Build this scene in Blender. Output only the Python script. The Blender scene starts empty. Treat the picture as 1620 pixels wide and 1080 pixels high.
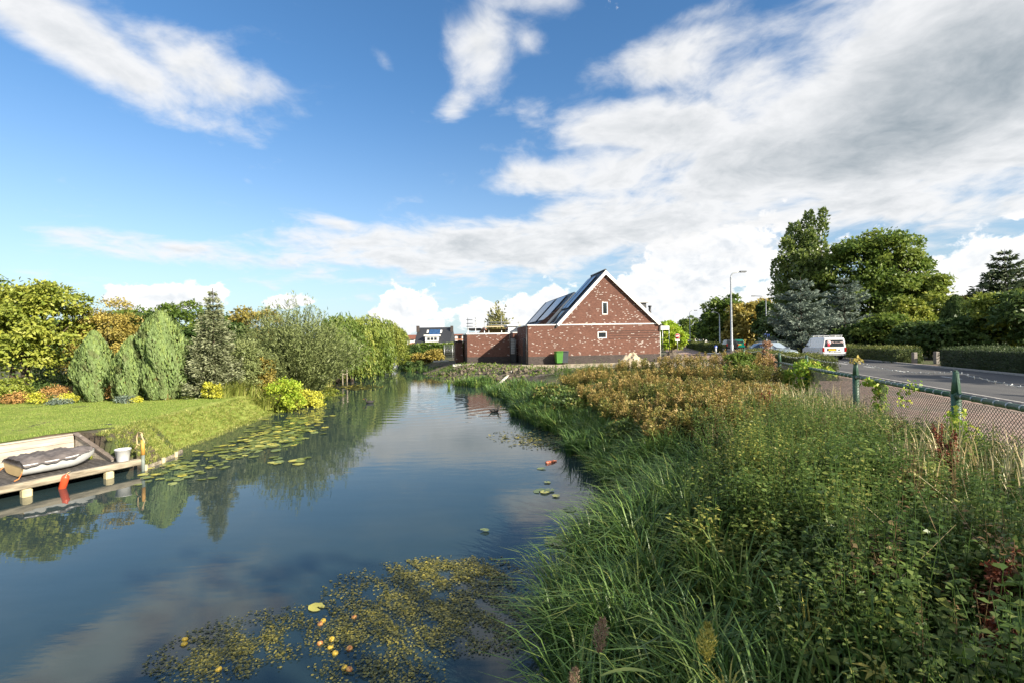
import bpy, math, random
import numpy as np
from mathutils import Vector, Matrix

SC = bpy.context.scene
COL = SC.collection
PI = math.pi
R = math.radians

# ------------------------------------------------------------------ camera
EYE, FOC, ROLL, CX, CY = 1.9, 760.0, 0.018, 810.0, 541.0     # eye height above the road, metres; focal length in photo pixels
cam_data = bpy.data.cameras.new('camera')
cam_data.sensor_width = 36.0
cam_data.lens = 36.0 * FOC / 1620.0
cam_data.shift_y = 1.0 / 1620.0
cam_data.clip_start = 0.05
cam_data.clip_end = 3000.0
cam = bpy.data.objects.new('camera', cam_data)
COL.objects.link(cam)
cam.matrix_world = Matrix.Translation((0, 0, EYE)) @ Matrix.Rotation(R(90), 4, 'X') @ Matrix.Rotation(-ROLL, 4, 'Z')
SC.camera = cam


def uv(px, py):
    u, v = px - CX, CY - py
    return u + ROLL * v, v - ROLL * u


def at_z(px, py, z):
    """Point of the horizontal plane z seen at photo pixel (px, py)."""
    u, v = uv(px, py)
    d = FOC * (EYE - z) / -v
    return Vector((u * d / FOC, d, z))


def at_d(px, py, d):
    """Point at depth d seen at photo pixel (px, py)."""
    u, v = uv(px, py)
    return Vector((u * d / FOC, d, EYE + v * d / FOC))


# ------------------------------------------------------------------ sun
SUN_AZ, SUN_EL = R(130.0), R(26.0)              # azimuth clockwise from +Y
sun_dir = Vector((math.sin(SUN_AZ) * math.cos(SUN_EL), math.cos(SUN_AZ) * math.cos(SUN_EL), math.sin(SUN_EL)))
sd = bpy.data.lights.new('sun', 'SUN')
sd.energy = 5.0
sd.angle = R(0.53)
sd.color = (1.0, 0.9, 0.74)
sun = bpy.data.objects.new('sun', sd)
COL.objects.link(sun)
sun.location = (40, -40, 60)
sun.rotation_euler = sun_dir.to_track_quat('Z', 'Y').to_euler()

# ------------------------------------------------------------------ exposure
SC.view_settings.view_transform = 'Standard'
SC.view_settings.look = 'None'
SC.view_settings.gamma = 1.0
SC.view_settings.use_curve_mapping = False
SC.view_settings.exposure = 1.15
SC.render.engine = 'CYCLES'
SC.cycles.use_denoising = True
SC.cycles.max_bounces = 6
SC.cycles.diffuse_bounces = 4
SC.cycles.glossy_bounces = 3
SC.cycles.transmission_bounces = 4
SC.cycles.transparent_max_bounces = 6
SC.cycles.caustics_reflective = False
SC.cycles.caustics_refractive = False

# ------------------------------------------------------------------ world: Nishita sky with broken cloud
W = bpy.data.worlds.new('World')
SC.world = W
W.use_nodes = True
WT = W.node_tree
WT.nodes.clear()


class NT:
    """Tiny helper that writes shader maths as node calls."""
    def __init__(self, tree):
        self.t = tree

    def n(self, typ, **kw):
        nd = self.t.nodes.new(typ)
        for k, v in kw.items():
            setattr(nd, k, v)
        return nd

    def put(self, sock, v):
        if isinstance(v, bpy.types.NodeSocket):
            self.t.links.new(v, sock)
        else:
            sock.default_value = v

    def m(self, op, a, b=0.0, c=0.0, clamp=False):
        nd = self.n('ShaderNodeMath', operation=op, use_clamp=clamp)
        for i, x in enumerate((a, b, c)):
            self.put(nd.inputs[i], x)
        return nd.outputs[0]

    def v(self, op, a, b=(0, 0, 0), scale=None):
        nd = self.n('ShaderNodeVectorMath', operation=op)
        self.put(nd.inputs[0], a)
        self.put(nd.inputs[1], b)
        if scale is not None:
            self.put(nd.inputs['Scale'], scale)
        return nd.outputs['Value'] if op in ('DOT_PRODUCT', 'LENGTH') else nd.outputs[0]

    def comb(self, x, y, z):
        nd = self.n('ShaderNodeCombineXYZ')
        for i, q in enumerate((x, y, z)):
            self.put(nd.inputs[i], q)
        return nd.outputs[0]

    def sep(self, v):
        nd = self.n('ShaderNodeSeparateXYZ')
        self.put(nd.inputs[0], v)
        return nd.outputs

    def noise(self, vec, scale, detail=4.0, rough=0.55, dist=0.0, lac=2.0):
        nd = self.n('ShaderNodeTexNoise')
        self.put(nd.inputs['Vector'], vec)
        nd.inputs['Scale'].default_value = scale
        nd.inputs['Detail'].default_value = detail
        nd.inputs['Roughness'].default_value = rough
        nd.inputs['Lacunarity'].default_value = lac
        nd.inputs['Distortion'].default_value = dist
        return nd.outputs[0], nd.outputs[1]

    def smooth(self, x, lo, hi, a=0.0, b=1.0):
        nd = self.n('ShaderNodeMapRange', interpolation_type='SMOOTHSTEP')
        for i, q in enumerate((x, lo, hi, a, b)):
            self.put(nd.inputs[i], q)
        return nd.outputs[0]

    def mix(self, f, a, b):
        nd = self.n('ShaderNodeMix', data_type='RGBA')
        self.put(nd.inputs[0], f)
        self.put(nd.inputs[6], a)
        self.put(nd.inputs[7], b)
        return nd.outputs[2]


w = NT(WT)
SKY_STRENGTH = 0.088
sky = w.n('ShaderNodeTexSky', sky_type='NISHITA', sun_disc=False, sun_elevation=SUN_EL, sun_rotation=SUN_AZ,
          altitude=0.0, air_density=1.0, dust_density=0.1, ozone_density=2.5)
direction = w.v('NORMALIZE', w.n('ShaderNodeTexCoord').outputs['Generated'])
dx, dy, dz = w.sep(direction)

# each cloud bank: photo bearing, half sizes (photo pixels at that bearing), tilt, strength, kind (0 sheet, 1 cumulus)
BANKS = [
    # upper left streak
    (110, 50, 230, 50, -22, 1.05, 0), (290, 105, 120, 55, -22, 0.80, 0), (0, 5, 180, 50, -15, 0.7, 0), (250, 150, 70, 22, -10, 0.55, 0),
    # small puffs, middle top
    (755, 75, 55, 60, 20, 0.92, 0), (725, 165, 38, 20, 35, 0.62, 0), (835, 65, 34, 30, 0, 0.52, 0), (604, 92, 24, 14, -40, 0.42, 0),
    (800, 0, 110, 20, 0, 0.55, 0), (392, 286, 12, 8, 0, 0.36, 0),
    # the great bank on the right
    (1500, 140, 330, 150, 10, 1.75, 0), (1260, 235, 250, 90, 10, 1.3, 0), (1040, 205, 170, 50, -10, 1.1, 0), (1030, 105, 110, 42, 4, 0.85, 0),
    (1680, 40, 300, 230, 0, 1.3, 0), (1440, 300, 260, 44, 8, 1.0, 0), (1200, 310, 160, 40, 0, 1.0, 0), (1110, 20, 110, 20, 8, 0.45, 0), (855, 285, 90, 30, 0, 0.95, 0), (1010, 262, 160, 46, 0, 1.0, 0), (845, 205, 40, 18, -25, 0.5, 0),
    (1200, 130, 130, 60, 0, 0.72, 0),
    # the low bar of stratocumulus
    (960, 368, 210, 46, 8, 1.2, 0), (740, 396, 230, 40, 0, 1.15, 0), (330, 405, 250, 18, -6, 0.74, 0), (545, 360, 70, 18, -14, 0.62, 0), (600, 395, 120, 22, -5, 0.7, 0),
    (1160, 340, 120, 34, 10, 0.8, 0), (560, 470, 90, 9, 0, 0.45, 0), (760, 432, 180, 13, 0, 0.7, 0), (470, 425, 90, 12, -6, 0.5, 0),
    # cumulus along the horizon
    (1120, 425, 120, 52, 12, 1.25, 1), (1060, 490, 180, 54, 0, 1.15, 1), (640, 482, 44, 30, 0, 1.1, 1), (640, 520, 80, 16, 0, 0.8, 1), (800, 494, 95, 28, 6, 1.1, 1),
    (872, 470, 26, 18, 0, 0.85, 1), (275, 470, 64, 22, 0, 1.15, 1), (335, 462, 30, 13, 0, 0.9, 1), (468, 478, 50, 11, 0, 0.85, 1), (1560, 424, 95, 42, 12, 1.2, 1),
    (1475, 412, 32, 14, 0, 0.8, 1), (1612, 342, 34, 14, 0, 0.8, 1), (1470, 475, 110, 30, 0, 0.9, 1), (960, 530, 200, 14, 0, 0.7, 1),
    # round the rest of the sky, in the same manner
    (2600, 200, 420, 120, 8, 1.0, 0), (-900, 250, 420, 80, -6, 0.9, 0),
]
# cloud banks out of view, added to raise the fill light: (azimuth from +Y, elevation, half width, half height in degrees, tilt, strength)
AROUND = [(95, 28, 34, 14, 8, 1.3), (150, 40, 30, 12, -10, 1.2), (205, 24, 36, 12, 6, 1.2), (250, 38, 28, 12, -8, 1.1), (258, 20, 24, 7, 0, 0.9), (120, 62, 26, 14, 0, 1.1), (230, 66, 26, 12, 20, 1.0), (300, 80, 18, 8, 0, 0.9), (75, 60, 20, 14, 10, 1.2)]
sheet = cumul = None
for bank in BANKS + AROUND:
    if len(bank) == 7:
        px, py, sx, sy, tilt, amp, kind = bank
        u, v = uv(px, py)
        c = Vector((u, FOC, v))
        k = c.length
        c.normalize()
    else:
        az_, el_, sx, sy, tilt, amp = bank
        az_, el_, kind, k = R(az_), R(el_), 0, FOC
        sx, sy = R(sx) * FOC, R(sy) * FOC
        c = Vector((math.sin(az_) * math.cos(el_), math.cos(az_) * math.cos(el_), math.sin(el_)))
    ux = c.cross(Vector((0, 0, 1))).normalized()
    uy = ux.cross(c).normalized()
    if uy.z < 0:
        uy = -uy
    # photo pixels stretch away from the axis; keep the picture's size at that bearing
    stretch = FOC / k
    sxa, sya = sx * stretch * (0.75 + 0.25 * stretch) / FOC, sy * stretch / FOC
    t = R(tilt)
    e1 = (ux * math.cos(t) + uy * math.sin(t)) / sxa
    e2 = (-ux * math.sin(t) + uy * math.cos(t)) / sya
    a = w.v('DOT_PRODUCT', direction, tuple(e1))
    b = w.v('DOT_PRODUCT', direction, tuple(e2))
    f = w.m('GREATER_THAN', w.v('DOT_PRODUCT', direction, tuple(c)), 0.0)
    r2 = w.m('ADD', w.m('MULTIPLY', a, a), w.m('MULTIPLY', b, b))
    g = w.m('MULTIPLY', w.m('POWER', 0.5, r2), w.m('MULTIPLY', f, amp))
    if kind:
        cumul = g if cumul is None else w.m('MAXIMUM', cumul, g)
    else:
        sheet = g if sheet is None else w.m('SMOOTH_MAX', sheet, g, 0.15)

# two faraway noise fields: one flattened by perspective (sheets), one upright (cumulus)
inv = w.m('DIVIDE', 1.0, w.m('ADD', w.m('MAXIMUM', dz, 0.0), 0.16))
plane = w.comb(w.m('MULTIPLY', dx, inv), w.m('MULTIPLY', dy, inv), 0.0)
wob = w.noise(plane, 1.7, 3.0, 0.5)[1]
plane_w = w.v('ADD', plane, w.v('SCALE', w.v('SUBTRACT', wob, (0.5, 0.5, 0.5)), scale=0.35))
n_big = w.noise(plane_w, 2.6, 8.0, 0.57)[0]
n_fine = w.noise(plane_w, 9.0, 6.0, 0.65)[0]
sun_off = (sun_dir.x * 0.05, sun_dir.y * 0.05, 0.0)
n_sun = w.noise(w.v('ADD', plane_w, sun_off), 2.6, 5.0, 0.6)[0]
n_here = w.noise(plane_w, 2.6, 5.0, 0.6)[0]
d_sheet = w.m('ADD', sheet, w.m('ADD', w.m('MULTIPLY', w.m('SUBTRACT', n_big, 0.5), 1.9), w.m('MULTIPLY', w.m('SUBTRACT', n_fine, 0.5), 0.36)))
above = w.smooth(dz, -0.02, 0.03)
a_sheet = w.m('MULTIPLY', w.smooth(d_sheet, 0.25, 0.88), above)
thick = w.m('ADD', w.m('MULTIPLY', w.smooth(d_sheet, 0.65, 1.95), 0.92), w.m('MULTIPLY', w.m('SUBTRACT', n_fine, 0.5), 0.3), clamp=True)
relief = w.m('MULTIPLY', w.m('SUBTRACT', n_here, n_sun), 1.7)

up = w.comb(dx, dy, w.m('MULTIPLY', dz, 1.35))
wob2 = w.noise(up, 9.0, 3.0, 0.5)[1]
up_w = w.v('ADD', up, w.v('SCALE', w.v('SUBTRACT', wob2, (0.5, 0.5, 0.5)), scale=0.05))
c_here = w.noise(up_w, 15.0, 8.0, 0.6)[0]
c_sun = w.noise(w.v('ADD', up_w, (sun_dir.x * 0.008, sun_dir.y * 0.0, 0.014)), 15.0, 5.0, 0.6)[0]
d_cum = w.m('ADD', cumul, w.m('MULTIPLY', w.m('SUBTRACT', c_here, 0.5), 2.3))
a_cum = w.m('MULTIPLY', w.smooth(d_cum, 0.45, 0.65), above)
c_rel = w.m('MULTIPLY', w.m('SUBTRACT', c_here, c_sun), 2.2)
c_low = w.smooth(d_cum, 0.5, 1.25)

white = (0.43, 0.432, 0.435, 1)
grey = (0.165, 0.19, 0.208, 1)
bright = (0.56, 0.55, 0.54, 1)
lit_sheet = w.m('ADD', w.m('SUBTRACT', 1.0, w.m('MULTIPLY', thick, 0.95)), relief, clamp=True)
col_sheet = w.mix(lit_sheet, grey, white)
lit_cum = w.m('ADD', w.m('SUBTRACT', 0.95, w.m('MULTIPLY', c_low, 0.4)), c_rel, clamp=True)
col_cum = w.mix(lit_cum, (0.27, 0.30, 0.335, 1), bright)

hs = w.n('ShaderNodeHueSaturation')
w.put(hs.inputs['Saturation'], w.smooth(dz, 0.05, 0.5, 1.0, 1.2))
w.put(hs.inputs['Color'], sky.outputs[0])
low = w.m('SUBTRACT', 1.0, w.m('MULTIPLY', w.m('POWER', 2.718, w.m('DIVIDE', w.m('MULTIPLY', w.m('MAXIMUM', dz, 0.0), -1.0), 0.18)), 0.50))
sky_s = w.v('SCALE', hs.outputs[0], scale=w.m('MULTIPLY', low, SKY_STRENGTH))
haze_f = w.m('MULTIPLY', w.m('POWER', 2.718, w.m('DIVIDE', w.m('MULTIPLY', w.m('MAXIMUM', dz, 0.0), -1.0), 0.10)), 0.85)
sky_s = w.mix(haze_f, sky_s, (0.27, 0.36, 0.43, 1))
base = w.mix(w.m('MULTIPLY', a_cum, 0.96), sky_s, col_cum)
base = w.mix(w.m('MULTIPLY', a_sheet, 0.95), base, col_sheet)
bg = w.n('ShaderNodeBackground')
w.put(bg.inputs['Color'], base)
bg.inputs['Strength'].default_value = 1.0
wo = w.n('ShaderNodeOutputWorld')
WT.links.new(bg.outputs[0], wo.inputs['Surface'])

# ================================================================== helpers
def tag(o, label=None, cat=None, group=None, kind=None):
    if label: o['label'] = label
    if cat: o['category'] = cat
    if group: o['group'] = group
    if kind: o['kind'] = kind
    return o


def thing(name, label, cat, loc=(0, 0, 0), rz=0.0, group=None):
    o = bpy.data.objects.new(name, None)
    o.empty_display_size = 0.2
    COL.objects.link(o)
    o.location = loc
    o.rotation_euler = (0, 0, rz)
    return tag(o, label, cat, group)


KIDS = {}


def link(name, me, parent=None):
    o = bpy.data.objects.new(name, me)
    COL.objects.link(o)
    if parent is not None:
        o.parent = parent
        KIDS.setdefault(parent.name, []).append(o)
    return o


def copy_tree(o, parent=None):
    c = o.copy()
    COL.objects.link(c)
    if parent is not None:
        c.parent = parent
        KIDS.setdefault(parent.name, []).append(c)
    for ch in list(KIDS.get(o.name, [])):
        copy_tree(ch, c)
    return c


class MB:
    """Collects simple shapes and links them as one mesh object."""
    def __init__(self):
        self.v, self.f, self.sm = [], [], []

    def add(self, vs, fs, smooth=False):
        b = len(self.v)
        self.v += [tuple(p) for p in vs]
        self.f += [tuple(i + b for i in f) for f in fs]
        self.sm += [smooth] * len(fs)
        return self

    def box(self, x0, x1, y0, y1, z0, z1, M=None, bev=0.0):
        if bev > 0:
            b = bev
            vs = []
            for z, ins in ((z0, b), (z0 + b, 0), (z1 - b, 0), (z1, b)):
                xa, xb, ya, yb = x0 + ins, x1 - ins, y0 + ins, y1 - ins
                vs += [(xa + b, ya, z), (xb - b, ya, z), (xb, ya + b, z), (xb, yb - b, z), (xb - b, yb, z), (xa + b, yb, z), (xa, yb - b, z), (xa, ya + b, z)]
            fs = [tuple(range(7, -1, -1)), tuple(range(24, 32))]
            for k in range(3):
                for i in range(8):
                    j = (i + 1) % 8
                    fs.append((k * 8 + i, k * 8 + j, k * 8 + 8 + j, k * 8 + 8 + i))
        else:
            vs = [(x0, y0, z0), (x1, y0, z0), (x1, y1, z0), (x0, y1, z0), (x0, y0, z1), (x1, y0, z1), (x1, y1, z1), (x0, y1, z1)]
            fs = [(3, 2, 1, 0), (4, 5, 6, 7), (0, 1, 5, 4), (1, 2, 6, 5), (2, 3, 7, 6), (3, 0, 4, 7)]
        if M is not None:
            vs = [M @ Vector(p) for p in vs]
        return self.add(vs, fs)

    def tube(self, pts, rad, n=8, cap=True, smooth=True):
        pts = [Vector(p) for p in pts]
        if not isinstance(rad, (list, tuple)):
            rad = [rad] * len(pts)
        vs, fs = [], []
        ref = None
        for i, p in enumerate(pts):
            a = (pts[min(i + 1, len(pts) - 1)] - pts[max(i - 1, 0)]).normalized()
            if ref is None:
                ref = Vector((1, 0, 0)) if abs(a.x) < 0.9 else Vector((0, 1, 0))
            s = a.cross(ref).normalized()
            ref = s.cross(a)
            t = ref
            for k in range(n):
                q = 2 * PI * k / n
                vs.append(p + (s * math.cos(q) + t * math.sin(q)) * rad[i])
        for i in range(len(pts) - 1):
            for k in range(n):
                j = (k + 1) % n
                fs.append((i * n + k, i * n + n + k, i * n + n + j, i * n + j))
        self.add(vs, fs, smooth)
        if cap:
            b = len(self.v) - len(vs)
            self.f += [tuple(b + k for k in range(n)), tuple(b + len(vs) - 1 - k for k in range(n))]
            self.sm += [False, False]
        return self

    def lathe(self, prof, n=20, M=None, smooth=True):
        vs, fs = [], []
        for r, z in prof:
            for k in range(n):
                q = 2 * PI * k / n
                vs.append(Vector((r * math.cos(q), r * math.sin(q), z)))
        for i in range(len(prof) - 1):
            for k in range(n):
                j = (k + 1) % n
                fs.append((i * n + k, i * n + j, i * n + n + j, i * n + n + k))
        if M is not None:
            vs = [M @ p for p in vs]
        return self.add(vs, fs, smooth)

    def prism(self, poly, t0, t1, M=None, axis='y'):
        """poly is a list of (a, b); extruded along the third axis from t0 to t1."""
        def mk(a, b, t):
            return {'y': (a, t, b), 'x': (t, a, b), 'z': (a, b, t)}[axis]
        n = len(poly)
        vs = [Vector(mk(a, b, t0)) for a, b in poly] + [Vector(mk(a, b, t1)) for a, b in poly]
        fs = [tuple(range(n - 1, -1, -1)), tuple(range(n, 2 * n))] + [(i, (i + 1) % n, n + (i + 1) % n, n + i) for i in range(n)]
        if M is not None:
            vs = [M @ p for p in vs]
        return self.add(vs, fs)

    def quad(self, a, b, c, d):
        return self.add([a, b, c, d], [(0, 1, 2, 3)])

    def mesh(self, name, mat=None):
        me = bpy.data.meshes.new(name)
        me.from_pydata([tuple(p) for p in self.v], [], self.f)
        me.polygons.foreach_set('use_smooth', self.sm)
        if mat is not None:
            me.materials.append(mat)
        me.update()
        return me

    def build(self, name, mat=None, parent=None):
        return link(name, self.mesh(name, mat), parent)


def np_mesh(name, V, polys, mat, tone=None, smooth=False):
    """polys: list of (n, k) integer arrays; tone: one float per face."""
    me = bpy.data.meshes.new(name)
    V = np.ascontiguousarray(V, dtype=np.float32)
    me.vertices.add(len(V))
    me.vertices.foreach_set('co', V.ravel())
    loops = np.concatenate([p.ravel() for p in polys]).astype(np.int32)
    sizes = np.concatenate([np.full(len(p), p.shape[1]) for p in polys]).astype(np.int32)
    starts = np.concatenate(([0], np.cumsum(sizes)[:-1])).astype(np.int32)
    me.loops.add(len(loops))
    me.loops.foreach_set('vertex_index', loops)
    me.polygons.add(len(sizes))
    me.polygons.foreach_set('loop_start', starts)
    if smooth:
        me.polygons.foreach_set('use_smooth', np.ones(len(sizes), dtype=bool))
    me.update(calc_edges=True)
    if tone is not None:
        at = me.attributes.new('tone', 'FLOAT', 'FACE')
        at.data.foreach_set('value', np.clip(tone, 0, 1).astype(np.float32))
    if mat is not None:
        me.materials.append(mat)
    return me


def nrm(a):
    return a / np.maximum(np.linalg.norm(a, axis=1, keepdims=True), 1e-9)


def runit(rng, n):
    return nrm(rng.normal(size=(n, 3)))


class Leaves:
    """Accumulates leaf and blade faces; one mesh per plant or bed."""
    def __init__(self):
        self.V, self.Q, self.T, self.tq, self.tt, self.n = [], [], [], [], [], 0

    def leaf(self, P, A, N, L, Wd, tone):
        """Folded four point leaves: P base, A direction, N normal."""
        n = len(P)
        A, N = nrm(A), nrm(N)
        S = nrm(np.cross(A, N))
        N = np.cross(S, A)
        L = np.broadcast_to(np.asarray(L, float), (n,))[:, None]
        Wd = np.broadcast_to(np.asarray(Wd, float), (n,))[:, None]
        mid = P + A * L * 0.45
        v = np.stack([P, mid + S * Wd * 0.5 + N * Wd * 0.18, P + A * L - N * L * 0.12, mid - S * Wd * 0.5 + N * Wd * 0.18], 1)
        self.V.append(v.reshape(-1, 3))
        self.Q.append(np.arange(n * 4).reshape(n, 4) + self.n)
        self.tq.append(np.broadcast_to(tone, (n,)))
        self.n += n * 4

    def blade(self, P, D, H, Wd, bend, tone, droop=0.0):
        """Grass blades: P base, D horizontal lean direction (n,3), H length, bend outwards."""
        n = len(P)
        D = nrm(D)
        S = np.stack([-D[:, 1], D[:, 0], np.zeros(n)], 1)
        H = np.broadcast_to(np.asarray(H, float), (n,))[:, None]
        Wd = np.broadcast_to(np.asarray(Wd, float), (n,))[:, None]
        bend = np.broadcast_to(np.asarray(bend, float), (n,))[:, None]
        up = np.array([[0, 0, 1.0]])
        p1 = P + up * H * 0.42 + D * H * bend * 0.16
        p2 = P + up * H * (0.75 - 0.12 * bend) + D * H * bend * 0.5
        p3 = P + up * H * (0.98 - 0.38 * bend - droop) + D * H * bend * 0.98
        v = np.stack([P - S * Wd * 0.4, P + S * Wd * 0.4, p1 - S * Wd * 0.5, p1 + S * Wd * 0.5, p2 - S * Wd * 0.36, p2 + S * Wd * 0.36, p3], 1)
        self.V.append(v.reshape(-1, 3))
        b = (np.arange(n) * 7)[:, None] + self.n
        self.Q.append(np.concatenate([b + np.array([[0, 1, 3, 2]]), b + np.array([[2, 3, 5, 4]])], 0))
        self.T.append(b + np.array([[4, 5, 6]]))
        tone = np.broadcast_to(tone, (n,))
        self.tq += [tone, tone]
        self.tt.append(tone)
        self.n += n * 7

    def stick(self, A, B, r0, r1, tone):
        """Three sided stems from A to B."""
        n = len(A)
        d = nrm(B - A)
        ref = np.where(np.abs(d[:, 2:3]) > 0.9, np.array([[1.0, 0, 0]]), np.array([[0, 0, 1.0]]))
        s = nrm(np.cross(d, ref))
        t = np.cross(d, s)
        r0 = np.broadcast_to(np.asarray(r0, float), (n,))[:, None]
        r1 = np.broadcast_to(np.asarray(r1, float), (n,))[:, None]
        vs = []
        for base, r in ((A, r0), (B, r1)):
            for k in range(3):
                q = 2 * PI * k / 3
                vs.append(base + (s * math.cos(q) + t * math.sin(q)) * r)
        self.V.append(np.stack(vs, 1).reshape(-1, 3))
        b = (np.arange(n) * 6)[:, None] + self.n
        for k in range(3):
            j = (k + 1) % 3
            self.Q.append(b + np.array([[k, j, 3 + j, 3 + k]]))
            self.tq.append(np.broadcast_to(tone, (n,)))
        self.n += n * 6

    def disc(self, P, Rd, tone, rng, k=7, tilt=0.04):
        """Floating round leaves with a notch."""
        n = len(P)
        a0 = rng.uniform(0, 2 * PI, n)
        ax, ay = rng.normal(0, tilt, n), rng.normal(0, tilt, n)
        vs = [P]
        for i in range(k):
            q = a0 + 0.25 + (2 * PI - 0.5) * i / (k - 1)
            rr = Rd * rng.uniform(0.86, 1.08, n)
            x, y = rr * np.cos(q), rr * np.sin(q)
            vs.append(P + np.stack([x, y, np.abs(x * ax + y * ay)], 1))
        self.V.append(np.stack(vs, 1).reshape(-1, 3))
        b = (np.arange(n) * (k + 1))[:, None] + self.n
        for i in range(1, k):
            self.T.append(b + np.array([[0, i, i + 1]]))
            self.tt.append(np.broadcast_to(tone, (n,)))
        self.n += n * (k + 1)

    def mesh(self, name, mat, smooth=False):
        polys, tone = [], []
        if self.Q:
            polys.append(np.concatenate(self.Q)); tone.append(np.concatenate(self.tq))
        if self.T:
            polys.append(np.concatenate(self.T)); tone.append(np.concatenate(self.tt))
        return np_mesh(name, np.concatenate(self.V), polys, mat, np.concatenate(tone), smooth)

    def build(self, name, mat, parent=None):
        return link(name, self.mesh(name, mat), parent)


# ================================================================== materials
MATS = {}


def ramp(nt, fac, cols, mode='LINEAR'):
    r = nt.n('ShaderNodeValToRGB')
    r.color_ramp.interpolation = mode
    e = r.color_ramp.elements
    while len(e) < len(cols):
        e.new(0.5)
    for i, c in enumerate(cols):
        if len(c) == 2:
            pos, c = c
        else:
            pos = i / (len(cols) - 1)
        e[i].position = pos
        e[i].color = (c[0], c[1], c[2], 1)
    nt.put(r.inputs[0], fac)
    return r.outputs[0]


def newmat(name):
    m = bpy.data.materials.new(name)
    m.use_nodes = True
    t = m.node_tree
    t.nodes.clear()
    nt = NT(t)
    out = nt.n('ShaderNodeOutputMaterial')
    return m, nt, out


def leaf_mat(name, cols, trans=0.3, rough=0.5, spec=0.35, gain=1.75):
    if name in MATS: return MATS[name]
    m, nt, out = newmat(name)
    a = nt.n('ShaderNodeAttribute', attribute_name='tone')
    c = ramp(nt, a.outputs['Fac'], [(q[0], tuple(min(0.6, v * gain) for v in q[1])) if len(q) == 2 else tuple(min(0.6, v * gain) for v in q) for q in cols])
    p = nt.n('ShaderNodeBsdfPrincipled')
    nt.put(p.inputs['Base Color'], c)
    p.inputs['Roughness'].default_value = rough
    p.inputs['Specular IOR Level'].default_value = spec
    tr = nt.n('ShaderNodeBsdfTranslucent')
    nt.put(tr.inputs['Color'], nt.mix(1.0, c, c))
    mx = nt.n('ShaderNodeMixShader')
    mx.inputs[0].default_value = trans
    nt.t.links.new(p.outputs[0], mx.inputs[1])
    nt.t.links.new(tr.outputs[0], mx.inputs[2])
    nt.t.links.new(mx.outputs[0], out.inputs[0])
    MATS[name] = m
    return m


def mat(name, col, rough=0.6, metal=0.0, var=0.12, scale=6.0, bump=0.0, spec=0.5, col2=None, stretch=(1, 1, 1), coat=0.0, bscale=None):
    """Plain surface with grain: two colours mixed by noise, and a little relief."""
    if name in MATS: return MATS[name]
    m, nt, out = newmat(name)
    co = nt.n('ShaderNodeTexCoord').outputs['Object']
    v = nt.v('MULTIPLY', co, stretch)
    f1 = nt.noise(v, scale, 6.0, 0.6)[0]
    f = nt.smooth(f1, 0.3, 0.7)
    lo = tuple(c * (1 - var) for c in col) + (1,)
    hi = (tuple(min(1, c * (1 + var)) for c in col) if col2 is None else tuple(col2)) + (1,)
    p = nt.n('ShaderNodeBsdfPrincipled')
    nt.put(p.inputs['Base Color'], nt.mix(f, lo, hi))
    nt.put(p.inputs['Roughness'], nt.smooth(f1, 0.2, 0.8, max(0.02, rough - 0.06), min(1, rough + 0.08)))
    p.inputs['Metallic'].default_value = metal
    p.inputs['Specular IOR Level'].default_value = spec
    p.inputs['Coat Weight'].default_value = coat
    if bump > 0:
        b = nt.n('ShaderNodeBump')
        b.inputs['Strength'].default_value = 0.6
        b.inputs['Distance'].default_value = bump
        nt.put(b.inputs['Height'], nt.noise(v, bscale or scale * 4, 6.0, 0.65)[0])
        nt.put(p.inputs['Normal'], b.outputs[0])
    nt.t.links.new(p.outputs[0], out.inputs[0])
    MATS[name] = m
    return m


def glass(name, col=(0.02, 0.025, 0.03), rough=0.05):
    if name in MATS: return MATS[name]
    m, nt, out = newmat(name)
    p = nt.n('ShaderNodeBsdfPrincipled')
    co = nt.n('ShaderNodeTexCoord').outputs['Object']
    nt.put(p.inputs['Base Color'], nt.mix(nt.noise(co, 2.0)[0], tuple(c * 0.6 for c in col) + (1,), tuple(c * 1.5 for c in col) + (1,)))
    p.inputs['Roughness'].default_value = rough
    p.inputs['Specular IOR Level'].default_value = 0.8
    nt.t.links.new(p.outputs[0], out.inputs[0])
    MATS[name] = m
    return m


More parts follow.
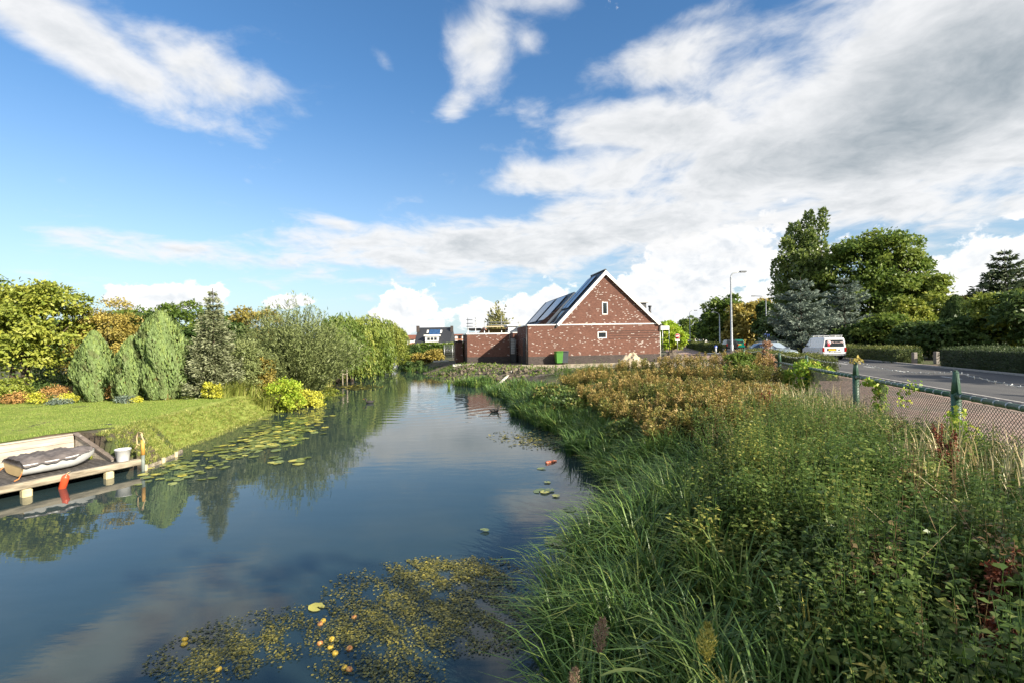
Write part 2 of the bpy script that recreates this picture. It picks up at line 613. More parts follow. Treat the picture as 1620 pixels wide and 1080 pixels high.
def brick_mat(name, c1, c2, mortar, white=0.0):
    if name in MATS: return MATS[name]
    m, nt, out = newmat(name)
    co = nt.n('ShaderNodeTexCoord').outputs['Object']
    x, y, z = nt.sep(co)
    vec = nt.comb(nt.m('ADD', x, nt.m('MULTIPLY', y, 1.0)), z, 0.0)
    br = nt.n('ShaderNodeTexBrick')
    nt.put(br.inputs['Vector'], vec)
    br.inputs['Color1'].default_value = (0, 0, 0, 1)
    br.inputs['Color2'].default_value = (1, 1, 1, 1)
    br.inputs['Mortar'].default_value = (0.5, 0.5, 0.5, 1)
    br.inputs['Scale'].default_value = 1.0
    br.inputs['Brick Width'].default_value = 0.15
    br.inputs['Row Height'].default_value = 0.056
    br.inputs['Mortar Size'].default_value = 0.006
    br.inputs['Mortar Smooth'].default_value = 0.1
    br.inputs['Bias'].default_value = 0.0
    rnd = nt.sep(br.outputs['Color'])[0]
    col = ramp(nt, rnd, [c1, tuple((a + b) / 2 for a, b in zip(c1, c2)), c2])
    cl = nt.noise(vec, 0.9, 3.0, 0.6)[0]
    col = nt.mix(nt.smooth(cl, 0.3, 0.75, 0.0, 0.35), col, tuple(c * 0.72 for c in c1) + (1,))
    if white > 0:
        thr = nt.m('SUBTRACT', 1.02 - white, nt.m('MULTIPLY', nt.m('SUBTRACT', cl, 0.5), 0.30))
        col = nt.mix(nt.m('GREATER_THAN', rnd, thr), col, (0.43, 0.38, 0.35, 1))
    col = nt.mix(br.outputs['Fac'], col, tuple(mortar) + (1,))
    p = nt.n('ShaderNodeBsdfPrincipled')
    nt.put(p.inputs['Base Color'], col)
    p.inputs['Roughness'].default_value = 0.85
    p.inputs['Specular IOR Level'].default_value = 0.25
    b = nt.n('ShaderNodeBump')
    b.inputs['Strength'].default_value = 0.7
    b.inputs['Distance'].default_value = 0.008
    nt.put(b.inputs['Height'], nt.m('SUBTRACT', nt.noise(co, 40.0, 4.0)[0], br.outputs['Fac']))
    nt.put(p.inputs['Normal'], b.outputs[0])
    nt.t.links.new(p.outputs[0], out.inputs[0])
    MATS[name] = m
    return m


WHITE = mat('white_paint', (0.72, 0.72, 0.70), 0.45, var=0.05)
DARKTRIM = mat('anthracite_paint', (0.035, 0.038, 0.042), 0.45, var=0.15)
GALV = mat('galvanised_steel', (0.42, 0.44, 0.45), 0.42, 0.7, var=0.15, scale=9)
GREENPOST = mat('green_paint', (0.028, 0.085, 0.05), 0.45, var=0.25, scale=14, bump=0.002, col2=(0.05, 0.12, 0.075))
WOOD = mat('weathered_wood', (0.30, 0.24, 0.17), 0.8, var=0.35, scale=5, bump=0.004, stretch=(1, 1, 1), col2=(0.42, 0.36, 0.27))
BARK = mat('bark', (0.075, 0.055, 0.04), 0.9, var=0.4, scale=8, bump=0.02, stretch=(1, 1, 0.25))
TYRE = mat('tyre_rubber', (0.018, 0.018, 0.019), 0.8)
RIM = mat('wheel_rim', (0.45, 0.46, 0.47), 0.35, 0.8)
GLASS = glass('window_glass')
YELLOWPLATE = mat('plate_yellow', (0.75, 0.50, 0.03), 0.45, var=0.03)
LAMPRED = mat('tail_lamp_red', (0.32, 0.012, 0.01), 0.2, coat=0.4)
LAMPCLEAR = mat('headlamp_clear', (0.62, 0.64, 0.66), 0.12, coat=0.6)

# ================================================================== terrain
WATER = -0.9
LY = [-80, 5, 9, 11.05, 12.25, 13.3, 20, 25.6, 39, 43, 60, 90, 140, 400]
LX = [-30, -11.5, -9.6, -8.62, -8.75, -9.1, -9.8, -11.2, -14.0, -14.8, -15.2, -23, -40, -140]
RY = [-80, -6, 1.5, 3.9, 5.08, 6.1, 7.3, 8.8, 12.9, 17.9, 24, 28.8, 31, 35.6, 43, 50, 60, 90, 140, 400]
RX = [0.5, 0.5, 0.15, 0.1, 0.15, 0.6, 1.5, 1.65, 1.3, 0.25, -0.6, -1.25, -2.0, -4.7, -7.8, -10.4, -12.3, -19, -35, -134]


def xl(y): return np.interp(y, LY, LX)
def xr(y):
    y = np.asarray(y, float)
    return np.interp(y, RY, RX) + (0.13 * np.sin(y * 1.9 + 0.6) + 0.10 * np.sin(y * 0.83 + 2.0) + 0.05 * np.sin(y * 4.7)) * np.clip((y - 4) / 4, 0, 1) * np.clip((60 - y) / 20, 0, 1) * np.clip(y / 14, 0.6, 2)


def sm(x):
    x = np.clip(x, 0, 1)
    return x * x * (3 - 2 * x)


def bumps(x, y):
    return 0.5 * np.sin(x * 1.7 + np.sin(y * 0.9) * 1.3) * np.sin(y * 1.3 + 0.7) + 0.35 * np.sin(x * 3.9 + y * 2.3) + 0.25 * np.sin(y * 5.1 - x * 2.9)


def slope_w(y): return np.interp(y, [10, 12.8, 16, 30, 50], [0.7, 1.15, 1.5, 1.4, 2.0])


def jetty_pit(x, y):
    """1 where the bank is cut away for the jetty, 0 elsewhere."""
    u = -0.431 * (x + 8.55) - 0.902 * (y - 11.05)
    v = -0.902 * (x + 8.55) + 0.431 * (y - 11.05)
    return np.maximum(sm((u - 0.27) / 0.07) * sm((2.25 - v) / 0.05), sm((u + 0.34) / 0.1) * sm((0.66 - v) / 0.1))


def board_x(y): return -8.55 - 0.431 * (12.04 - y) / 0.902 - 0.902 * 2.30


def gz(x, y):
    """Ground height."""
    x, y = np.asarray(x, float), np.asarray(y, float)
    dl, dr = xl(y) - x, x - xr(y)
    left = -1.0 + 0.9 * sm(dl / slope_w(y)) + 0.02 * bumps(x, y) * sm(dl - 0.6) * (dl > 0.6)
    rise = np.interp(y, [0, 10, 30, 40, 60], [3.2, 3.4, 4.0, 4.2, 3.0])
    right = -1.0 + 1.0 * sm((dr + 0.2) / rise) ** 0.8 + 0.05 * bumps(x, y) * np.exp(-((dr - 2.5) / 1.8) ** 2)
    bed = -1.0 - 0.8 * sm(np.minimum(-dl, -dr) / 1.5)
    left = left + (-1.4 - left) * jetty_pit(x, y)
    return np.where(dl > 0, left, np.where(dr > 0, right, bed))


def ground_mat():
    m, nt, out = newmat('soil_and_grass')
    co = nt.n('ShaderNodeTexCoord').outputs['Object']
    f = nt.noise(co, 0.55, 6.0, 0.6)[0]
    g = nt.noise(co, 9.0, 5.0, 0.65)[0]
    grass = ramp(nt, g, [(0.03, 0.05, 0.012), (0.06, 0.085, 0.02), (0.12, 0.12, 0.035)])
    soil = ramp(nt, g, [(0.05, 0.036, 0.024), (0.10, 0.075, 0.05), (0.17, 0.135, 0.095)])
    p = nt.n('ShaderNodeBsdfPrincipled')
    nt.put(p.inputs['Base Color'], nt.mix(nt.smooth(f, 0.42, 0.58), grass, soil))
    p.inputs['Roughness'].default_value = 0.95
    b = nt.n('ShaderNodeBump')
    b.inputs['Distance'].default_value = 0.05
    nt.put(b.inputs['Height'], nt.noise(co, 14.0, 6.0, 0.7)[0])
    nt.put(p.inputs['Normal'], b.outputs[0])
    nt.t.links.new(p.outputs[0], out.inputs[0])
    return m


rows = np.concatenate([np.arange(-60, -4, 6), np.arange(-4, 6, 0.5), np.arange(6, 13, 0.1), np.arange(13, 30, 0.5), np.arange(30, 70, 1.0), np.arange(70, 160, 6), [200, 300, 500, 900, 1600]])
rows = np.unique(rows)
offl = np.array(list(np.arange(0, 2.9, 0.07)) + [3, 3.3, 4.5, 6.5, 9, 13, 20, 35, 70, 150, 400, 1200])
offr = np.array([0, 0.15, 0.35, 0.6, 0.9, 1.2, 1.6, 2, 2.5, 3, 3.6, 4.3, 5.2, 6.5, 8, 10, 13, 18, 30, 60, 140, 400, 1200])
V = []
for y in rows:
    a, b = float(xl(y)), float(xr(y))
    xs = np.concatenate([a - offl[::-1], a + (b - a) * np.array([0.06, 0.2, 0.5, 0.8, 0.94]), b + offr])
    V.append(np.stack([xs, np.full(len(xs), y), gz(xs, np.full(len(xs), y))], 1))
nc = len(V[0])
V = np.concatenate(V)
I = np.arange(len(rows) - 1)[:, None] * nc + np.arange(nc - 1)[None, :]
Q = np.stack([I, I + 1, I + nc + 1, I + nc], -1).reshape(-1, 4)
tag(link('ground', np_mesh('ground', V, [Q], ground_mat(), smooth=True)), kind='structure')


def patch(name, ys, x0, x1, nx, material, dz=0.012, kind='structure', power=1.0):
    """A sheet that lies on the terrain between two edge curves."""
    ys = np.asarray(ys, float)
    t = np.linspace(0, 1, nx) ** power
    X = np.array([x0(y) + (x1(y) - x0(y)) * t for y in ys])
    Y = np.repeat(ys[:, None], nx, 1)
    V = np.stack([X, Y, gz(X, Y) + dz], -1).reshape(-1, 3)
    I = np.arange(len(ys) - 1)[:, None] * nx + np.arange(nx - 1)[None, :]
    Q = np.stack([I, I + 1, I + nx + 1, I + nx], -1).reshape(-1, 4)
    if V[Q[0][1]][0] < V[Q[0][0]][0]:
        Q = Q[:, ::-1]
    return tag(link(name, np_mesh(name, V, [Q], material, smooth=True)), kind=kind)


def lawn_mat():
    m, nt, out = newmat('mown_grass')
    co = nt.n('ShaderNodeTexCoord').outputs['Object']
    a = nt.noise(co, 0.9, 6.0, 0.7)[0]
    b = nt.noise(nt.v('MULTIPLY', co, (1, 0.35, 1)), 16.0, 6.0, 0.75)[0]
    f = nt.m('ADD', nt.m('MULTIPLY', a, 0.55), nt.m('MULTIPLY', b, 0.45))
    c = ramp(nt, f, [(0.32, (0.13, 0.19, 0.035)), (0.5, (0.235, 0.295, 0.06)), (0.64, (0.37, 0.385, 0.12))])
    p = nt.n('ShaderNodeBsdfPrincipled')
    nt.put(p.inputs['Base Color'], c)
    p.inputs['Roughness'].default_value = 0.9
    p.inputs['Specular IOR Level'].default_value = 0.2
    bp = nt.n('ShaderNodeBump')
    bp.inputs['Distance'].default_value = 0.04
    nt.put(bp.inputs['Height'], nt.noise(co, 45.0, 5.0, 0.7)[0])
    nt.put(p.inputs['Normal'], bp.outputs[0])
    nt.t.links.new(p.outputs[0], out.inputs[0])
    return m


lawn_edge = lambda y: float(np.where(np.asarray(y) < 11.9, board_x(y), np.minimum(xl(y) - slope_w(y) - 0.02, np.interp(y, [11.9, 12.7], [-10.75, -9.9]))))
patch('lawn', np.concatenate([np.arange(-2, 12, 0.7), np.arange(12.2, 21.6, 0.4)]), lawn_edge, lambda y: -75.0, 40, lawn_mat(), power=2.0)

patch('bank_turf', np.arange(12.3, 22.1, 0.3), lambda y: float(xl(y)) - 0.08, lambda y: min(lawn_edge(y), float(xl(y)) - 0.5) + 0.01, 14, bpy.data.materials['mown_grass'], dz=0.008)
# ------------------------------------------------------------------ water
def water_mat():
    m, nt, out = newmat('canal_water')
    co = nt.n('ShaderNodeTexCoord').outputs['Object']
    p = nt.n('ShaderNodeBsdfPrincipled')
    mud = nt.noise(co, 0.35, 4.0, 0.6)[0]
    nt.put(p.inputs['Base Color'], nt.mix(nt.smooth(mud, 0.35, 0.7), (0.021, 0.040, 0.045, 1), (0.036, 0.052, 0.048, 1)))
    p.inputs['Roughness'].default_value = 0.012
    p.inputs['IOR'].default_value = 1.333
    p.inputs['Specular IOR Level'].default_value = 0.9
    # wavelets: long low swell, fine ripple in patches, and rings spreading from the waterfowl
    x, y, z = nt.sep(co)
    swell = nt.noise(nt.v('MULTIPLY', co, (0.8, 2.2, 1)), 1.3, 2.0, 0.5)[0]
    fine = nt.noise(nt.v('MULTIPLY', co, (1.0, 3.2, 1)), 5.0, 3.0, 0.55)[0]
    windy = nt.smooth(nt.noise(co, 0.16, 2.0, 0.5)[0], 0.42, 0.62)
    h = nt.m('ADD', nt.m('MULTIPLY', swell, 0.0026), nt.m('MULTIPLY', nt.m('MULTIPLY', fine, nt.m('ADD', nt.m('MULTIPLY', windy, 0.8), 0.15)), 0.0011))
    for cx, cy, rad, amp in RINGS:
        d = nt.v('LENGTH', nt.v('MULTIPLY', nt.v('SUBTRACT', co, (cx, cy, 0)), (1, 1, 0)))
        wv = nt.m('SINE', nt.m('ADD', nt.m('MULTIPLY', d, 9.0), nt.m('MULTIPLY', swell, 5.0)))
        fall = nt.m('MULTIPLY', nt.smooth(d, rad, rad * 0.15), nt.m('MULTIPLY', wv, amp))
        h = nt.m('ADD', h, fall)
    b = nt.n('ShaderNodeBump')
    b.inputs['Strength'].default_value = 1.0
    b.inputs['Distance'].default_value = 1.0
    nt.put(b.inputs['Height'], h)
    nt.put(p.inputs['Normal'], b.outputs[0])
    nt.t.links.new(p.outputs[0], out.inputs[0])
    return m


duck_a, duck_b = at_z(585, 637, WATER), at_z(782, 651, WATER)
ring_c = at_z(655, 636, WATER)
RINGS = [(ring_c.x, ring_c.y, 9.0, 0.0022), (duck_b.x, duck_b.y, 4.0, 0.0009)]
wy = np.concatenate([np.arange(-60, 0, 10), np.arange(0, 150, 3.0), [200, 400]])
wV, wQ = [], []
for i, y in enumerate(wy):
    a, b = float(xl(y)) - 0.6, float(xr(y)) + 1.2
    for t in (0, 0.25, 0.5, 0.75, 1):
        wV.append((a + (b - a) * t, y, WATER))
    if i:
        for k in range(4):
            wQ.append(((i - 1) * 5 + k, (i - 1) * 5 + k + 1, i * 5 + k + 1, i * 5 + k))
tag(link('canal_water', np_mesh('canal_water', np.array(wV), [np.array(wQ)], water_mat(), smooth=True)), kind='structure')

# ------------------------------------------------------------------ road, pavement, kerbs, markings (road frame: s along, t across)
RD = Vector((0.287, 0.958, 0)).normalized()
RN = Vector((RD.y, -RD.x, 0))
RB = Vector((5.9, 5.5, 0))
ROAD_RZ = -math.atan2(RD.x, RD.y)


def rp(s, t, z=0.0):
    return RB + RD * s + RN * t + Vector((0, 0, z))


def strip(name, s0, s1, t0, t1, z, material, kind='structure', n=30, parent=None):
    V, Qs = [], []
    for i in range(n + 1):
        s = s0 + (s1 - s0) * (i / n) ** 1.5 if s1 > 0 else s0 + (s1 - s0) * i / n
        V += [rp(s, t0, z), rp(s, t1, z)]
        if i:
            Qs.append((2 * i - 2, 2 * i - 1, 2 * i + 1, 2 * i))
    o = link(name, np_mesh(name, np.array([tuple(p) for p in V]), [np.array(Qs)], material), parent)
    if kind: tag(o, kind=kind)
    return o


def asphalt_mat():
    m, nt, out = newmat('asphalt')
    co = nt.n('ShaderNodeTexCoord').outputs['Object']
    a = nt.noise(nt.v('MULTIPLY', co, (0.5, 0.12, 1)), 1.0, 5.0, 0.6)[0]
    b = nt.noise(co, 60.0, 3.0, 0.7)[0]
    f = nt.m('ADD', nt.m('MULTIPLY', a, 0.7), nt.m('MULTIPLY', b, 0.3))
    p = nt.n('ShaderNodeBsdfPrincipled')
    nt.put(p.inputs['Base Color'], ramp(nt, f, [(0.3, (0.045, 0.045, 0.048)), (0.5, (0.075, 0.074, 0.075)), (0.58, (0.10, 0.097, 0.092)), (0.75, (0.14, 0.13, 0.12))]))
    p.inputs['Roughness'].default_value = 0.8
    bp = nt.n('ShaderNodeBump')
    bp.inputs['Distance'].default_value = 0.006
    nt.put(bp.inputs['Height'], b)
    nt.put(p.inputs['Normal'], bp.outputs[0])
    nt.t.links.new(p.outputs[0], out.inputs[0])
    return m


def paver_mat():
    m, nt, out = newmat('clay_pavers')
    co = nt.n('ShaderNodeTexCoord').outputs['Object']
    rot = nt.n('ShaderNodeVectorRotate', rotation_type='Z_AXIS')
    nt.put(rot.inputs['Vector'], co)
    rot.inputs['Angle'].default_value = -ROAD_RZ + R(90)
    br = nt.n('ShaderNodeTexBrick')
    nt.put(br.inputs['Vector'], rot.outputs[0])
    br.inputs['Color1'].default_value = (0.21, 0.125, 0.10, 1)
    br.inputs['Color2'].default_value = (0.40, 0.265, 0.22, 1)
    br.inputs['Mortar'].default_value = (0.13, 0.11, 0.09, 1)
    br.inputs['Scale'].default_value = 1.0
    br.inputs['Brick Width'].default_value = 0.21
    br.inputs['Row Height'].default_value = 0.105
    br.inputs['Mortar Size'].default_value = 0.006
    n1 = nt.noise(co, 1.1, 5.0, 0.6)[0]
    c = nt.mix(nt.smooth(n1, 0.35, 0.75, 0.0, 0.7), br.outputs['Color'], (0.36, 0.28, 0.22, 1))
    c = nt.mix(nt.smooth(nt.noise(co, 0.45, 6.0, 0.65)[0], 0.48, 0.68, 0.0, 0.65), c, (0.15, 0.135, 0.105, 1))
    c = nt.mix(nt.smooth(nt.noise(co, 3.2, 5.0, 0.7)[0], 0.58, 0.72, 0.0, 0.7), c, (0.12, 0.125, 0.06, 1))
    p = nt.n('ShaderNodeBsdfPrincipled')
    nt.put(p.inputs['Base Color'], c)
    p.inputs['Roughness'].default_value = 0.9
    bp = nt.n('ShaderNodeBump')
    bp.inputs['Distance'].default_value = 0.008
    bp.invert = True
    nt.put(bp.inputs['Height'], br.outputs['Fac'])
    nt.put(p.inputs['Normal'], bp.outputs[0])
    nt.t.links.new(p.outputs[0], out.inputs[0])
    return m


ASPH, PAVER = asphalt_mat(), paver_mat()
KERB = mat('kerb_concrete', (0.36, 0.34, 0.31), 0.85, var=0.15, scale=7, bump=0.003)
LINE = mat('road_line_paint', (0.68, 0.68, 0.65), 0.6, var=0.18, scale=18)
strip('pavement', -45, 150, 0.5, 5.2, 0.020, PAVER)
strip('road', -60, 420, 5.2, 11.35, 0.016, ASPH, n=60)
strip('verge_pavement', -45, 150, 11.5, 12.3, 0.026, PAVER)
side_road = strip('side_road', 40, 150, -2.6, 1.9, 0.028, PAVER)
MBk = MB()
M_ROAD = Matrix.Translation(RB) @ Matrix.Rotation(ROAD_RZ, 4, 'Z')      # local x = t, y = s
k = MB()
s = -20.0
while s < 130:
    k.box(5.12, 5.24, s + 0.004, s + 0.996, 0.0, 0.075, M_ROAD, bev=0.012)
    s += 1.0
tag(k.build('near_kerb', KERB), kind='structure')
k = MB()
s = -20.0
while s < 130:
    k.box(11.35, 11.5, s + 0.004, s + 0.996, 0.0, 0.10, M_ROAD, bev=0.012)
    s += 1.0
tag(k.build('far_kerb', KERB), kind='structure')
k = MB()
for i in range(60):
    a = -20 + i * 4.2
    k.quad(rp(a, 8.15, 0.021), rp(a, 8.26, 0.021), rp(a + 1.5, 8.26, 0.021), rp(a + 1.5, 8.15, 0.021))
tag(k.build('centre_line_markings', LINE), kind='structure')

SAND = mat('yard_sand', (0.36, 0.30, 0.21), 0.95, var=0.2, scale=1.6, bump=0.03, col2=(0.50, 0.43, 0.32))
EARTH = mat('turned_earth', (0.085, 0.065, 0.045), 0.97, var=0.4, scale=2.2, bump=0.09, col2=(0.20, 0.165, 0.12), bscale=7)
patch('sandy_yard', np.arange(33.5, 41.5, 0.5), lambda y: 0.2 + 0.25 * math.sin(y * 2.1), lambda y: 15.5, 30, SAND, dz=0.014)
patch('earth_bank', np.arange(27.5, 49, 0.4), lambda y: float(xr(y)) + 0.05, lambda y: max(0.3, float(xr(y)) + 4.5) if y < 34 else 0.3 + 0.25 * math.sin(y * 2.1), 24, EARTH, dz=0.02)

# ================================================================== buildings
BRICK = brick_mat('red_brick', (0.115, 0.050, 0.036), (0.185, 0.085, 0.060), (0.14, 0.095, 0.08), white=0.07)
PLINTH = brick_mat('dark_brick', (0.055, 0.045, 0.043), (0.095, 0.078, 0.072), (0.05, 0.045, 0.042))
TERRA = brick_mat('orange_brick', (0.30, 0.12, 0.07), (0.46, 0.20, 0.12), (0.30, 0.22, 0.17))
ROOFT = mat('dark_roof_tiles', (0.028, 0.03, 0.034), 0.5, var=0.25, scale=12, bump=0.01)
ROOFR = mat('red_roof_tiles', (0.20, 0.075, 0.045), 0.8, var=0.25, scale=3)
SOLAR = glass('solar_glass', (0.03, 0.075, 0.17), 0.16)
SOLARFRAME = mat('solar_frame', (0.10, 0.11, 0.12), 0.4, 0.6)
CONCRETE = mat('pale_concrete', (0.50, 0.48, 0.43), 0.85, var=0.15, scale=6, bump=0.004)
GROOVE_SHADE = mat('painted_groove_shade', (0.05, 0.03, 0.025), 0.9)  # dark tone paints the shade inside the brick grooves
CLADDING = mat('yellow_brown_boards', (0.20, 0.13, 0.035), 0.8, var=0.35, scale=6)

hl, hr = at_d(836, 574, 39.5), at_d(1044, 566, 41.3)
hx = Vector((hr.x - hl.x, hr.y - hl.y, 0))
HW = hx.length
hx.normalize()
hy = Vector((-hx.y, hx.x, 0))
HRZ = math.atan2(hx.y, hx.x)
HO = Vector((hl.x, hl.y, 0.02))


def front(px, py, back=0.0):
    """House-front coordinates (along, up) of the photo pixel, on the plane `back` metres behind the front."""
    u, v = uv(px, py)
    d = Vector((u / FOC, 1, 0))
    o = HO + hy * back
    k = (o.x * hy.x + o.y * hy.y) / (d.x * hy.x + d.y * hy.y)
    p = d * k
    return (p - o).dot(hx), EYE + v / FOC * k - HO.z


house = thing('brick_house', 'new red brick house with a steep gable, white verges and white speckled bricks', 'house', HO, HRZ)
EAVE = 3.24
xg, _ = front(881, 513)
xa, za = front(957, 428)
GX1 = HW - 0.02
sl = (za - EAVE) / (xa - xg)          # left slope
sr = (za - EAVE) / (GX1 + 0.05 - xa)  # right slope
D1 = 3.6
# walls
b = MB().box(0, HW, 0, 0.3, 0.66, EAVE - 0.06)
b.box(0, 0.3, 0.3, 5.2, 0.66, EAVE - 0.06)
b.box(HW - 0.3, HW, 0.3, 13.0, 0.66, EAVE - 0.06)
b.build('wall', BRICK, house)
MB().box(-0.004, HW + 0.004, -0.004, 0.3, 0, 0.66).box(-0.004, 0.3, 0.3, 5.2, 0, 0.66).box(HW - 0.3, HW + 0.004, 0.3, 13.0, 0, 0.66).build('plinth', PLINTH, house)
MB().prism([(xg + 0.15, EAVE + 0.03), (GX1 - 0.1, EAVE + 0.03), (xa, za - 0.28)], 0.03, 0.3).build('gable_wall', BRICK, house)
MB().box(-0.05, HW + 0.05, -0.05, 0.34, EAVE - 0.06, EAVE + 0.03, bev=0.01).box(-0.05, 0.32, 0.34, 5.2, EAVE - 0.06, EAVE + 0.03).build('coping', WHITE, house)
MB().box(0.3, xg + 0.9, 0.34, 5.2, EAVE - 0.35, EAVE - 0.2).build('flat_roof', ROOFT, house)
# roofs: slabs 0.2 thick, overlapping the gable by 0.25
def slab(xc, zc, xe, ze, y0, y1, name, m=ROOFT, th=0.2, parent=None):
    return MB().prism([(xc, zc), (xe, ze), (xe, ze - th), (xc, zc - th)] if xe > xc else [(xe, ze), (xc, zc), (xc, zc - th), (xe, ze - th)], y0, y1).build(name, m, parent or house)

xe1 = xg - 1.2
slab(xa, za, xe1, za - (xa - xe1) * sl, 0.40, D1, 'roof')
slab(xa, za, xg - 0.10, za - (xa - xg + 0.10) * sl, -0.16, 0.40, 'roof')
xe2 = GX1 + 0.30
slab(xa, za, xe2, za - (xe2 - xa) * sr, -0.16, D1, 'roof')
# white verge boards on the gable
def verge(x0, z0, x1, z1, y, parent=house, w=0.24, t=0.04):
    d = Vector((x1 - x0, 0, z1 - z0)).normalized()
    n = Vector((d.z, 0, -d.x))
    if n.z > 0: n = -n
    p = [Vector((x0, y, z0)), Vector((x1, y, z1)), Vector((x1, y, z1)) + n * w, Vector((x0, y, z0)) + n * w]
    q = [v + Vector((0, t, 0)) for v in p]
    f = [(0, 1, 2, 3), (7, 6, 5, 4), (0, 4, 5, 1), (1, 5, 6, 2), (2, 6, 7, 3), (3, 7, 4, 0)]
    return MB().add(p + q, f).build('verge_board', WHITE, parent)

verge(xg - 0.06, EAVE + 0.02, xa, za - 0.03, -0.21)
verge(GX1 + 0.06, EAVE + 0.02, xa + 0.001, za - 0.03, -0.215)
MB().tube([(xa, -0.17, za + 0.02), (xa, D1, za + 0.02)], 0.09, 8).build('ridge', ROOFT, house)
# the lower wing behind, its verge proud of the front roof
off2 = 0.30
x2, z2 = xa - 1.62, za - 1.62 * sl + off2
x2e = xg - 2.05
slab(x2, z2, x2e, z2 - (x2 - x2e) * sl, D1 + 0.05, 15.5, 'roof')
slab(x2, z2, x2 + 5.0, z2 - 5.0 * sl * 0.6, D1 + 0.05, 15.5, 'roof')
verge(x2e, z2 - (x2 - x2e) * sl, x2, z2 - 0.01, D1, w=0.26)
MB().prism([(x2e + 0.3, EAVE - 0.5), (x2 + 2.9, EAVE - 0.5), (x2, z2 - 0.35)], D1 + 0.06, D1 + 0.3).build('gable_wall', BRICK, house)
MB().box(x2e + 0.1, x2e + 0.4, 5.2, 13.0, 0, EAVE - 0.4).build('side_wall', BRICK, house)

# panels lying on the left slope
def on_slope(xa_, za_, xfrom, xto, y0, y1, lift, th, name, m, parent):
    a = Vector((1, 0, sl)).normalized()
    n = Vector((-sl, 0, 1)).normalized()
    p0 = Vector((xfrom, 0, za_ - (xa_ - xfrom) * sl)) + n * lift
    L = (xto - xfrom) / a.x
    Mx = Matrix(((a.x, 0, n.x, p0.x), (0, 1, 0, 0), (a.z, 0, n.z, p0.z), (0, 0, 0, 1)))
    return MB().box(0, L, y0, y1, 0, th, Mx, bev=0.008).build(name, m, parent)

for y0, y1 in ((0.9, 1.95), (2.15, 3.2)):
    pn = on_slope(xa, za, xa - 2.95, xa - 0.35, y0, y1, 0.06, 0.05, 'solar_panel', SOLARFRAME, house)
    on_slope(xa, za, xa - 2.92, xa - 0.38, y0 + 0.03, y1 - 0.03, 0.111, 0.006, 'panel_glass', SOLAR, pn)
for y0, y1 in ((5.2, 8.6), (9.6, 13.6)):
    pn = on_slope(x2, z2, x2 - 2.35, x2 - 0.2, y0, y1, 0.06, 0.05, 'solar_panel', SOLARFRAME, house)
    on_slope(x2, z2, x2 - 2.32, x2 - 0.23, y0 + 0.05, y1 - 0.05, 0.111, 0.006, 'panel_glass', SOLAR, pn)
sk = on_slope(xa, za, xa - 4.2, xa - 3.15, 1.3, 2.1, 0.02, 0.09, 'skylight', GALV, house)
on_slope(xa, za, xa - 4.12, xa - 3.23, 1.38, 2.02, 0.111, 0.006, 'pane', GLASS, sk)
# white dormer at the far left eave
dm = MB().box(x2e - 0.05, x2e + 1.0, 13.2, 15.2, EAVE - 0.35, EAVE + 0.34).build('dormer', WHITE, house)
MB().box(x2e - 0.22, x2e + 1.1, 13.0, 15.4, EAVE + 0.34, EAVE + 0.50, bev=0.02).build('dormer_roof', WHITE, dm)
MB().box(x2e - 0.07, x2e - 0.045, 13.45, 14.95, EAVE - 0.25, EAVE + 0.25).build('pane', GLASS, dm)
# windows in the front
def window(cx, cz, w, h, y, parent, fw=0.075, name='window'):
    f = MB()
    x0, x1, z0, z1 = cx - w / 2, cx + w / 2, cz - h / 2, cz + h / 2
    f.box(x0, x1, y - 0.035, y + 0.06, z0, z0 + fw, bev=0.006).box(x0, x1, y - 0.035, y + 0.06, z1 - fw, z1, bev=0.006)
    f.box(x0, x0 + fw, y - 0.034, y + 0.06, z0 + fw, z1 - fw, bev=0.006).box(x1 - fw, x1, y - 0.034, y + 0.06, z0 + fw, z1 - fw, bev=0.006)
    o = f.build(name, WHITE, parent)
    MB().box(x0 + fw - 0.005, x1 - fw + 0.005, y - 0.012, y + 0.03, z0 + fw - 0.005, z1 - fw + 0.005).build('pane', GLASS, o)
    return o

cx, cz = front(957, 488)
window(cx, cz, 0.50, 1.06, 0.03, house)
cx, cz = front(952.5, 530)
window(cx, cz, 0.80, 0.56, 0.0, house)
xw, _ = front(962, 530)
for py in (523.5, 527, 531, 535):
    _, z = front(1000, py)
    MB().box(xw + 0.05, HW - 0.02, -0.012, 0.0, z - 0.022, z + 0.022).build('groove_shade_strip', GROOVE_SHADE, house)  # raised dark strips; the shade of the grooves is in their colour
# right hand side bits: eaves box, dormer and flue
x_, z_ = front(1050, 519)
MB().box(HW + 0.02, HW + 0.80, -0.22, 2.0, z_ - 0.17, z_ + 0.17, bev=0.02).build('canopy', WHITE, house)
x_, z_ = front(1012, 478, 5.5)
dr_ = MB().box(x_ - 1.6, x_ + 0.62, 4.6, 7.4, z_ - 0.13, z_ + 0.17, bev=0.02).build('dormer', WHITE, house)
MB().box(x_ - 1.5, x_ + 0.35, 4.8, 7.2, z_ - 1.2, z_ - 0.13).build('dormer_cheek', ROOFT, dr_)
x_, z_ = front(1028, 489, 3.0)
MB().tube([(x_, 3.0, z_ - 0.7), (x_, 3.0, z_ + 0.18)], 0.11, 10).tube([(x_, 3.0, z_ + 0.18), (x_, 3.0, z_ + 0.30)], 0.16, 10).build('flue_pipe', DARKTRIM, house)
MB().tube([(HW + 0.10, 0.1, 0.1), (HW + 0.10, 0.1, EAVE - 0.1)], 0.04, 8).build('downpipe', WHITE, house)
MB().tube([(-0.10, 0.12, 0.1), (-0.10, 0.12, EAVE - 0.05)], 0.045, 8).build('downpipe', DARKTRIM, house)
MB().box(-0.05, -0.003, 1.2, 2.1, 0.05, 2.2).build('side_door', DARKTRIM, house)

